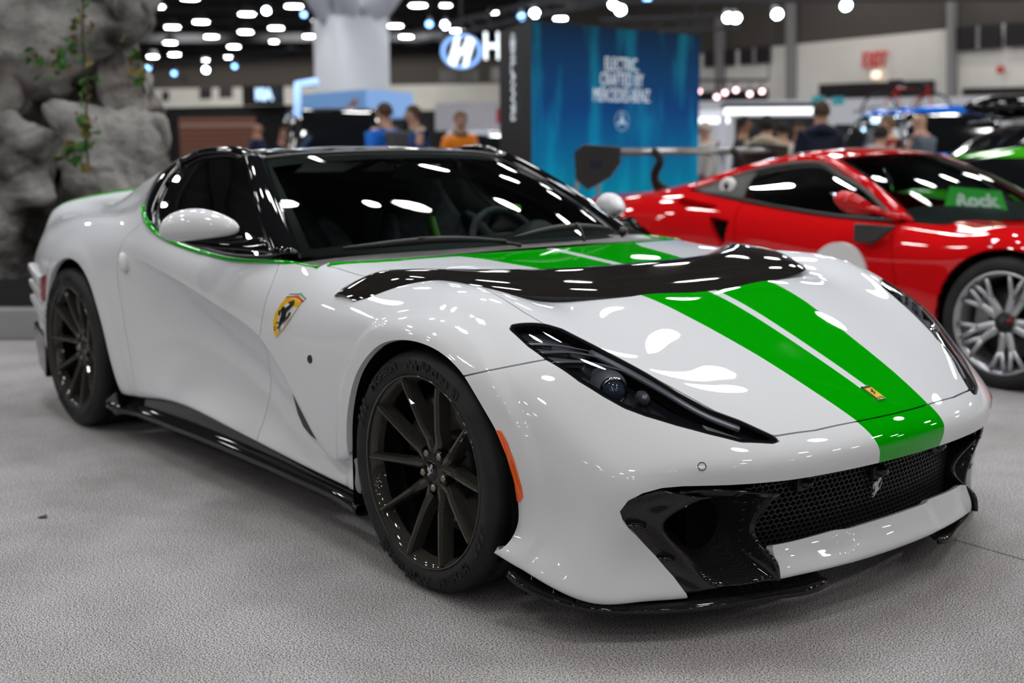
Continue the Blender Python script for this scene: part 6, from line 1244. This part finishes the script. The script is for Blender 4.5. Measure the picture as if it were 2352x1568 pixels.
hband('second_strip', MATS['strip_light'], 1600, 1675, 270, 283, 20.3, ca, .1)
for px in (1660, 1890): p = at(px, 300, 20.2); MB().box((p.x, p.y, .85), (.08, .08, 1.7)).build('post', MATS['stand_white'], ca)
for px, py, d, w in ((1880, 228, 22, 24), (1925, 230, 22, 22)): hband('cyan_block', MATS['stand_cyan'], px - w / 2, px + w / 2, py - 8, py + 10, d, ca, .2)
hband('dark_band', MATS['panel_black'], 2130, 2330, 251, 268, 22.5, WS, .1); hband('low_band', MATS['panel_black'], 1920, 1965, 285, 330, 21.5, ca, .1)
# ================================================================== other cars on show
def show_car(name, label, px, d, heading, L, Wd, prof, paint, glass, roofm, wheel_r=.34, rails=False):
    "prof: list of (x fraction 0 rear..1 front, lower z, shoulder z, roof z or None, roof half-width factor); heading in hall angle"
    base = at(px, 300, d); root = empty(name, (base.x, base.y, 0), heading, label, 'car'); hw = Wd / 2
    G = []
    for f, zl, zs, zr, k in prof:
        x = (f - .5) * L; e = k
        row = [(x, 0, zs + .02)] if 0 else []
        sec = [(0, zs + .025), (hw * .55 * e, zs + .02), (hw * .85 * e, zs), (hw * .97 * e, zs - .09), (hw * e, (zs + zl) / 2), (hw * .97 * e, zl + .08), (hw * .90 * e, zl)]
        G.append([(x, -w, z) for w, z in sec[::-1]] + [(x, w, z) for w, z in sec[1:]])
    gpatch(G, 'body', paint, root, 40, 30)
    T = [p for p in prof if p[3] is not None]
    Gl = []
    for f, zl, zs, zr, k in T:
        x = (f - .5) * L; sec = [(0, zr), (hw * .45, zr - .008), (hw * .66, zr - .05), (hw * .76, (zr + zs) / 2), (hw * .86, zs - .01)]
        if zr <= zs + .03: sec = [(0, zs + .03), (hw * .45, zs + .025), (hw * .66, zs + .02), (hw * .76, zs + .01), (hw * .84, zs - .01)]
        Gl.append([(x, -w, z) for w, z in sec[::-1]] + [(x, w, z) for w, z in sec[1:]])
    V, F = patch(Gl, 40, 28); s = Surf(V, np.zeros_like(V), F); _normals(s)
    if s.N[:, 2].mean() < 0: s.P = [p[::-1] for p in s.P]; _normals(s)
    zmax = max(p[3] for p in T)
    rf, gl = s.cut(lambda v: (zmax - .075) - v[:, 2] + 0 * v[:, 0]) if True else (None, None)
    rf.obj('roof', roofm, root, .01); gl.obj('glasshouse', glass, root, .01)
    for x in (L * .31, -L * .30):
        for s_ in (-1, 1):
            R = MB().lathe([(.001, s_ * .0), (.05, s_ * .0), (wheel_r * .62, -s_ * .03), (wheel_r * .70, s_ * .005), (wheel_r * .72, -s_ * .02)], (x, s_ * hw * .99, wheel_r), 'y', 28).build('wheel', MATS['silver_wheel'], root, True)
            MB().lathe([(wheel_r * .70, -s_ * .01), (wheel_r * .78, s_ * .008), (wheel_r * .95, 0), (wheel_r, -s_ * .03), (wheel_r, -s_ * .2), (wheel_r * .7, -s_ * .22)], (x, s_ * hw * .99, wheel_r), 'y', 32).build('tyre', MATS['rubber'], R, True)
    if rails:
        for s_ in (-1, 1): MB().tube(spline([(T[1][0] * L - L / 2, s_ * hw * .58, zmax + .01), (0, s_ * hw * .6, zmax + .05), (T[-2][0] * L - L / 2, s_ * hw * .58, zmax)], 16), .018, 6).build('roof_rail', MATS['dark_chrome'], root, True)
    return root
SUV = [(0,.32,.85,None,.86),(.02,.28,1.02,None,.95),(.06,.25,1.08,1.10,1),(.13,.24,1.10,1.66,1),(.35,.22,1.10,1.76,1),(.58,.22,1.08,1.74,1),(.70,.22,1.05,1.46,1),(.78,.22,1.02,1.06,1),(.93,.25,.95,None,.97),(.985,.28,.82,None,.86),(1,.32,.62,None,.75)]
WAGON = [(0,.32,.80,None,.86),(.03,.27,.95,None,.95),(.06,.25,.98,1.0,1),(.15,.22,.99,1.40,1),(.35,.20,.98,1.50,1),(.56,.20,.96,1.48,1),(.67,.20,.94,1.28,1),(.77,.2,.92,.95,1),(.93,.23,.80,None,.97),(.985,.26,.70,None,.86),(1,.3,.55,None,.75)]
SPORT = [(0,.30,.82,None,.86),(.03,.24,.90,None,.95),(.10,.2,.92,.95,1),(.26,.17,.90,1.10,1),(.42,.16,.86,1.20,1),(.55,.16,.84,1.20,1),(.66,.16,.82,1.02,1),(.75,.16,.80,.82,1),(.92,.18,.66,None,.97),(.985,.2,.56,None,.86),(1,.24,.44,None,.75)]
car_paint('car_black', (.008, .008, .010)); car_paint('car_blue', (.01, .16, .75)); car_paint('car_green', (.05, .42, .01)); car_paint('car_silver', (.45, .5, .55)); mat('glass_black', (.006, .007, .009), .08, coat=1.0); mat('orange_stripe', (.8, .25, .01), .4, coat=1.0)
show_car('suv', 'black sport utility car standing behind the white car roof', 752, 19.5, CAM_YAW + .25, 4.7, 1.92, SUV, MATS['car_black'], MATS['glass_black'], MATS['car_black'], .38, True)
bx_ = show_car('estate_car', 'black estate car carrying a black roof box', 2410, 15.6, CAM_YAW + PI / 2 + .12, 4.7, 1.85, WAGON, MATS['car_black'], MATS['glass_black'], MATS['car_black'], .34, True)
V = []; n = 16
rb = empty('roof_box', bx_.location + Vector((0, 0, 1.55)), bx_.rotation_euler.z, 'long black roof box on the black estate car', 'roof box')
for x, r in ((-1.15, .02), (-1.1, .2), (-.6, .36), (.2, .40), (.8, .32), (1.08, .16), (1.15, .02)):
    for j in range(n): a = 2 * PI * j / n; V.append((x, r * math.cos(a), .14 + min(r, .3) * .48 * math.sin(a)))
smoothed(MB().add(V, [(i * n + j, i * n + (j + 1) % n, (i + 1) * n + (j + 1) % n, (i + 1) * n + j) for i in range(6) for j in range(n)]).build('shell', MATS['gloss_black'], rb, True), 1)
MB().box((-.5, 0, -.005), (.06, .9, .03)).box((.5, 0, -.005), (.06, .9, .03)).build('cross_bar', MATS['satin_black'], rb)
gc = show_car('coupe', 'bright green coupe with an orange roof stripe behind the red car', 2475, 9.9, .05, 4.5, 1.94, SPORT, MATS['car_green'], MATS['glass_black'], MATS['car_green'], .33)
MB().tube(spline([(-.75, -.42, 1.115), (-.3, -.44, 1.185), (.1, -.44, 1.195), (.3, -.44, 1.16)], 20), .045, 6, flat=.25, up=(0, 0, 1)).build('roof_stripe', MATS['orange_stripe'], gc, True)
show_car('suv', 'bright blue sport utility car in front of the bicycle', 2085, 19.6, CAM_YAW + .1, 4.4, 1.9, SUV, MATS['car_blue'], MATS['glass_black'], MATS['car_blue'], .36, True)
show_car('coupe', 'silver-blue car with lit lamps beside the black display wall end', 1110, 20.6, CAM_YAW + PI, 4.4, 1.85, WAGON, MATS['car_silver'], MATS['glass_black'], MATS['car_silver'], .34)
sv = [o for o in COL.objects if o.name.startswith('coupe') and o.get('label', '').startswith('silver')][0]
mat('head_glow', (1, 1, 1), .4, emit=(.7, .88, 1.0), estr=3.0); mat('grille_teal', (.05, .3, .35), .4, emit=(.05, .55, .65), estr=.5)
for s_ in (-1, 1): MB().box((2.12, s_ * .62, .70), (.10, .34, .07)).build('head_lamp', MATS['head_glow'], sv, bevel=.02)
MB().box((2.13, 0, .78), (.08, 1.2, .03)).build('light_bar', MATS['head_glow'], sv)
# bicycle on the blue car
def bicycle(px, d, z, label):
    p = at(px, 300, d); root = empty('bicycle', (p.x, p.y, z), AISLE_RZ, label, 'bicycle')
    for x in (-.5, .5): 
        w = MB(); 
        pts = [(x + .33 * math.cos(2 * PI * i / 28), 0, .34 + .33 * math.sin(2 * PI * i / 28)) for i in range(29)]; w.tube(pts, .022, 6, caps=False); W_ = w.build('bicycle_wheel', MATS['rubber'], root, True)
        sp_ = MB()
        for k in range(10): a = PI * k / 5; sp_.tube([(x, 0, .34), (x + .32 * math.cos(a), 0, .34 + .32 * math.sin(a))], .003, 3)
        sp_.build('spokes', MATS['dark_chrome'], W_)
    MB().tube([(-.5, 0, .34), (-.12, 0, .32), (.38, 0, .70), (-.18, 0, .78), (-.12, 0, .32)], .02, 6).tube([(-.5, 0, .34), (-.18, 0, .78)], .014, 6).tube([(.5, 0, .34), (.36, 0, .82)], .018, 6).build('bicycle_frame', MATS['race_red'], root)
    MB().tube([(.36, -.25, .86), (.36, 0, .84), (.36, .25, .86)], .014, 6).tube([(-.20, 0, .80), (-.22, 0, .88)], .014, 6).box((-.22, 0, .9), (.24, .12, .04)).build('handlebar_and_saddle', MATS['satin_black'], root)
_b = at(2080, 300, 23.0); tag(MB().box((_b.x, _b.y, .74), (1.5, .5, 1.48), AISLE_RZ).build('plinth', MATS['panel_black'], bevel=.01), 'tall black plinth behind the blue car, under the bicycle', 'plinth')
bicycle(2080, 23.0, 1.49, 'red bicycle standing on a black plinth behind the blue car')

# ================================================================== visitors
SKIN_T = {}
def skin_mesh(J, E, root=0, sub=2):
    "J: list of (x, y, z, rx, ry); E: edges -> vertices, faces of a Skin + Subsurf surface"
    me = bpy.data.meshes.new('t'); me.from_pydata([j[:3] for j in J], E, []); o = bpy.data.objects.new('t', me); COL.objects.link(o)
    o.modifiers.new('k', 'SKIN')
    for i, j in enumerate(J): sv = me.skin_vertices[0].data[i]; sv.radius = (j[3], j[4]); sv.use_root = (i == root)
    s = o.modifiers.new('s', 'SUBSURF'); s.levels = sub; s.render_levels = sub
    ev = o.evaluated_get(bpy.context.evaluated_depsgraph_get()); em = ev.to_mesh(); V = [tuple(v.co) for v in em.vertices]; P = [tuple(p.vertices) for p in em.polygons]; ev.to_mesh_clear(); bpy.data.objects.remove(o); bpy.data.meshes.remove(me); return V, P
mat('skin_light', (.50, .29, .21), .6); mat('skin_tan', (.33, .17, .11), .6); mat('eye_dark', (.02, .015, .012), .3); mat('lip', (.40, .16, .13), .6)
def person(px, d, htop, face, jacket, trousers, hair, label, skin='skin_light', bent=0.0, hood=False, hands='down', hair_long=0.0, collar=None, pack=None):
    p = at(px, 300, d); k = htop / 1.76; root = empty('person', (p.x, p.y, 0), face, label, 'person')
    b = bent
    def S(*q): return tuple(v * k for v in q)
    hx = b * .5                                                                         # lean of the upper body
    arm = {'down': ((.03 + hx, .235, 1.12), (.10 + hx, .25, .90), (.13 + hx, .25, .80)), 'front': ((.05 + hx, .25, 1.14), (.26 + hx, .17, 1.08), (.34 + hx, .10, 1.10)), 'up': ((.08 + hx, .25, 1.16), (.30 + hx, .13, 1.30), (.36 + hx, .06, 1.38))}[hands]
    J = [(0, 0, .95, .15, .12), (b * .15, 0, 1.12, .135, .105), (b * .35, 0, 1.30, .16, .115), (b * .5, 0, 1.44, .12, .085), (b * .55, 0, 1.50, .058, .058), (b * .6 + .012, 0, 1.56, .07, .068), (b * .64 + .025, 0, 1.645, .082, .098), (b * .66 + .018, 0, 1.72, .066, .078)]
    E = [(i, i + 1) for i in range(7)]; 
    def chain(frm, pts):
        prev = frm
        for q in pts: J.append(q); E.append((prev, len(J) - 1)); prev = len(J) - 1
        return prev
    for s in (-1, 1):
        sh = chain(3, [(hx, s * .17, 1.42, .062, .062)]); w = chain(sh, [(arm[0][0], s * arm[0][1], arm[0][2], .046, .046), (arm[1][0], s * arm[1][1], arm[1][2], .034, .034), (arm[2][0], s * arm[2][1], arm[2][2], .034, .022)])
        for f in range(5):
            o = (f - 2) * .016; t = .075 - abs(f - 1.6) * .010; dr = Vector(arm[2]) - Vector(arm[1]); dr.normalize(); dr.y *= s
            q = Vector((arm[2][0], s * arm[2][1], arm[2][2])); 
            if f == 4: chain(w, [tuple(q + Vector((.03, 0, .0)) + dr * .02) + (.010, .010), tuple(q + Vector((.04, 0, 0)) + dr * .055) + (.008, .008)])
            else: chain(w, [tuple(q + dr * .05 + Vector((o, 0, 0))) + (.010, .009), tuple(q + dr * (.05 + t * .6) + Vector((o * 1.1, -s * .008, 0))) + (.008, .008)])
        kn = chain(0, [(0, s * .095, .88, .095, .10), (.01, s * .10, .50, .058, .062), (-.02, s * .10, .10, .038, .040), (.03, s * .10, .045, .042, .036), (.14, s * .11, .03, .036, .024)])
    V, P = skin_mesh([tuple(v * k for v in j) for j in J], E); body = mesh_obj('body', V, P, MATS[skin], root)
    # jacket and trousers sit over the body as their own skins
    def cloth(keep, grow, name, m, cut=None):
        ids = [i for i in range(len(J)) if keep(J[i], i)]; mp = {a: i for i, a in enumerate(ids)}
        JJ = [tuple(v * k for v in J[i][:3]) + (J[i][3] * k * grow[0] + grow[1], J[i][4] * k * grow[0] + grow[1]) for i in ids]; EE = [(mp[a], mp[c]) for a, c in E if a in mp and c in mp]
        V, P = skin_mesh(JJ, EE); return mesh_obj(name, V, P, m, root)
    nb = 8; per = (len(J) - 8) // 2
    def limb(i): return (i - 8) % per if i >= 8 else -1
    ja = cloth(lambda j, i: i in (0, 1, 2, 3) or limb(i) in (0, 1, 2), (1.10, .022), 'jacket', jacket)
    cloth(lambda j, i: i == 0 or limb(i) in (per - 5, per - 4, per - 3), (1.08, .012), 'trousers', trousers)
    cloth(lambda j, i: limb(i) in (per - 2, per - 1) and i < 8 + per, (1.05, .008), 'shoe', MATS['shoe_dark']); cloth(lambda j, i: limb(i) in (per - 2, per - 1) and i >= 8 + per, (1.05, .008), 'shoe', MATS['shoe_dark'])
    hc = Vector(S(b * .64 + .012, 0, 1.655))
    if hair is not None:
        V = []; n = 18
        for i in range(10):
            th = PI * (i / 9) * (.60 + hair_long * .25); 
            for j in range(n):
                ph = 2 * PI * j / n; fwd = math.cos(ph); lim = th * (1.0 if fwd < .3 else .62)
                V.append(hc + Vector((.112 * math.sin(lim) * fwd - .008, .092 * math.sin(lim) * math.sin(ph), .118 * math.cos(lim))) * k)
        MB().add(V, [(i * n + j, i * n + (j + 1) % n, (i + 1) * n + (j + 1) % n, (i + 1) * n + j) for i in range(9) for j in range(n)]).build('hair', hair, root, True)
    MB().tube([hc + Vector((.093, 0, .005)) * k, hc + Vector((.112, 0, -.02)) * k, hc + Vector((.118, 0, -.038)) * k, hc + Vector((.095, 0, -.045)) * k], [.009, .012, .014, .010], 8).build('nose', MATS[skin], root, True)
    for s in (-1, 1):
        MB().lathe([(.001, .012), (.010, .008), (.013, 0), (.008, -.008)], hc + Vector((.086, s * .033, .008)) * k, 'x', 10).build('eye', MATS['eye_dark'], root, True)
        V = [hc + Vector((-.005 + .022 * math.cos(a), s * (.083 + .006 * (t)), -.012 + .034 * math.sin(a))) * k for t in (0, 1) for a in np.linspace(0, 2 * PI, 11)[:-1]]
        MB().add(V, [(i, (i + 1) % 10, 10 + (i + 1) % 10, 10 + i) for i in range(10)] + [tuple(range(10, 20))]).build('ear', MATS[skin], root, True)
    MB().tube([hc + Vector((.084, -.026, -.066)) * k, hc + Vector((.096, 0, -.068)) * k, hc + Vector((.084, .026, -.066)) * k], .007, 6).build('mouth', MATS['lip'], root, True)
    if hood:
        V = []; n = 14
        for i in range(7):
            t = i / 6; 
            for j in range(n):
                a = PI * j / (n - 1) - PI / 2; r = .12 + .04 * math.sin(PI * t); V.append(Vector(S(b * .5 - .02, 0, 1.40)) + Vector((-math.cos(a) * r * 1.0, math.sin(a) * r * 1.2, .02 + t * .12 - .05 * abs(math.sin(a)))) * k)
        o = MB().add(V, [(i * n + j, i * n + j + 1, (i + 1) * n + j + 1, (i + 1) * n + j) for i in range(6) for j in range(n - 1)]).build('hood', jacket, root, True); s_ = o.modifiers.new('s', 'SOLIDIFY'); s_.thickness = .04
    if collar: MB().tube([Vector(S(b * .52 + .075 * math.cos(a), .085 * math.sin(a), 1.475 - .03 * math.cos(a))) for a in np.linspace(0, 2 * PI, 15)], .028, 8, caps=False).build('collar', collar, root, True)
    if pack:
        for s in (-1, 1): MB().tube(spline([S(hx - .17, s * .12, 1.2), S(hx - .10, s * .13, 1.44), S(hx + .04, s * .13, 1.50), S(hx + .155, s * .13, 1.36), S(hx + .12, s * .13, 1.15)], 14), .02, 6, flat=.5).build('strap', pack, root, True)
        MB().box(S(hx - .20, 0, 1.22), S(.14, .28, .42)).build('backpack', pack, root, bevel=.04)
    return root
def cm(n, c, r=.85): return mat(n, c, r)
mat('shoe_dark', (.02, .018, .016), .6)
AWAY = CAM_YAW; TOWARD = CAM_YAW + PI; RIGHTW = AISLE_RZ; LEFTW = AISLE_RZ + PI
hb, hd_, hg, hw_ = cm('hair_brown', (.055, .030, .018)), cm('hair_dark', (.014, .011, .010)), cm('hair_fair', (.16, .10, .05)), cm('hair_white', (.55, .50, .42))
dk, jn = cm('trousers_dark', (.02, .02, .024)), cm('jeans', (.05, .07, .13))
person(885, 14.6, 1.745, AWAY + .9, cm('coat_blue', (.005, .14, .62)), jn, hb, 'man in a bright blue jacket seen from behind, beside the black car', 'skin_light', pack=cm('pack_grey', (.06, .06, .07)))
person(968, 15.2, 1.73, TOWARD - 1.2, cm('coat_navy_blue', (.004, .055, .20)), jn, hb, 'man in a navy blue jacket between the bright blue and the orange jackets', 'skin_light', .15, collar=cm('shirt_green', (.05, .12, .06)))
person(1054, 15.8, 1.675, TOWARD + .3, cm('coat_orange', (.80, .22, .01)), dk, hg, 'boy in an orange jacket with a dark collar, looking down', 'skin_light', .12, collar=cm('scarf_olive', (.05, .055, .03)))
person(590, 22.6, 1.70, RIGHTW + .5, cm('coat_dark_navy', (.006, .012, .045)), dk, None, 'man with a shaved head in a dark navy jumper by the slatted screen', 'skin_tan')
person(1628, 16.2, 1.535, LEFTW + .4, cm('coat_cream', (.62, .60, .58)), dk, hw_, 'woman with white hair and a pale coat beside the display wall', 'skin_light', .1, hair_long=.5)
person(1703, 16.0, 1.60, RIGHTW - .3, cm('coat_charcoal', (.028, .028, .035)), dk, hd_, 'dark-haired man in a charcoal jacket looking aside under the strip light', 'skin_tan', .05)
person(1757, 13.2, 1.545, AWAY - .5, cm('coat_beige', (.42, .36, .26)), jn, hd_, 'person in a beige hooded coat seen from behind', 'skin_light', .10, True, hair_long=.4)
person(1800, 14.4, 1.50, AWAY + .2, cm('coat_ivory', (.45, .43, .37)), dk, hd_, 'person in an ivory coat just behind the beige hooded coat', 'skin_light', .05)
person(1886, 12.6, 1.665, AWAY - .15, cm('coat_navy_big', (.006, .010, .030)), dk, hb, 'broad man in a dark navy hooded coat seen from behind', 'skin_light', .02, True, collar=cm('scarf_pink', (.35, .05, .10)))
person(2000, 12.9, 1.42, AWAY - .9, cm('hoodie_grey', (.33, .33, .33)), jn, hd_, 'person in a light grey hooded top bending forward', 'skin_light', .35, True)
person(2046, 14.3, 1.56, LEFTW, cm('coat_red_dark', (.25, .01, .015)), dk, hg, 'person in a dark red top near the blue car', 'skin_light', .05)
person(2120, 13.9, 1.60, RIGHTW + 2.2, cm('coat_grey_blue', (.10, .12, .16)), dk, None, 'bald man in a grey-blue jacket near the blue car', 'skin_light', .05)
person(1835, 15.5, 1.53, TOWARD, cm('coat_black', (.010, .010, .012)), dk, hd_, 'person in a black coat half hidden by the broad navy coat', 'skin_tan', .0)
# rest of the red car's cabin: faintly glowing lettered sheet added to imitate a windscreen reflection
mat('reflection_green', (.02, .42, .03), .5, emit=(.02, .42, .03), estr=.18); mat('reflection_white', (.75, .78, .75), .5, emit=(.7, .75, .7), estr=.15)
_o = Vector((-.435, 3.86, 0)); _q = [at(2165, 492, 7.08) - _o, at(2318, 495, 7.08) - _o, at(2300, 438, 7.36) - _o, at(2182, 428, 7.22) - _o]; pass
SH = MB().add(_q + [v + Vector((-.006, 0, -.004)) for v in _q], [(0, 1, 2, 3), (4, 7, 6, 5), (0, 4, 5, 1), (1, 5, 6, 2), (2, 6, 7, 3), (3, 7, 4, 0)]).build('reflection_sheet', MATS['reflection_green'], RED)
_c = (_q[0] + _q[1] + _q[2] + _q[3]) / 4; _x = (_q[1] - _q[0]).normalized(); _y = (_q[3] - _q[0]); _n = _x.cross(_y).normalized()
text_mesh('Rock', .13, MATS['reflection_white'], 'lettering', frame_mat(_c + _n * .006, _x, _y), SH, .001, bold=.006, xs=.9)
# ================================================================== carpet joint and a scrap on the floor
mat('seam_dark', (.13, .125, .125), .9)
for k, (a, b2) in enumerate((((1.2, .62), (3.6, .50)),)):
    a, b2 = Vector((*a, 0)), Vector((*b2, 0)); t = (b2 - a).normalized(); nn = Vector((-t.y, t.x, 0)) * .0018
    o = MB().add([(p.x, p.y, z) for z in (.0, .0012) for p in (a - nn, b2 - nn, b2 + nn, a + nn)], [(4, 5, 6, 7), (0, 1, 5, 4), (1, 2, 6, 5), (2, 3, 7, 6), (3, 0, 4, 7)]).build('carpet_seam', MATS['seam_dark'], bpy.data.objects['floor'])
mat('scrap_brown', (.05, .045, .035), .8)
tag(MB().add([(-.05, -1.575, .002), (-.025, -1.57, .006), (-.015, -1.55, .003), (-.038, -1.547, .009), (-.05, -1.56, .004)], [(0, 1, 2, 3, 4)]).build('leaf_scrap', MATS['scrap_brown']), 'tiny dark scrap lying on the carpet in front of the rear wheel', 'litter')
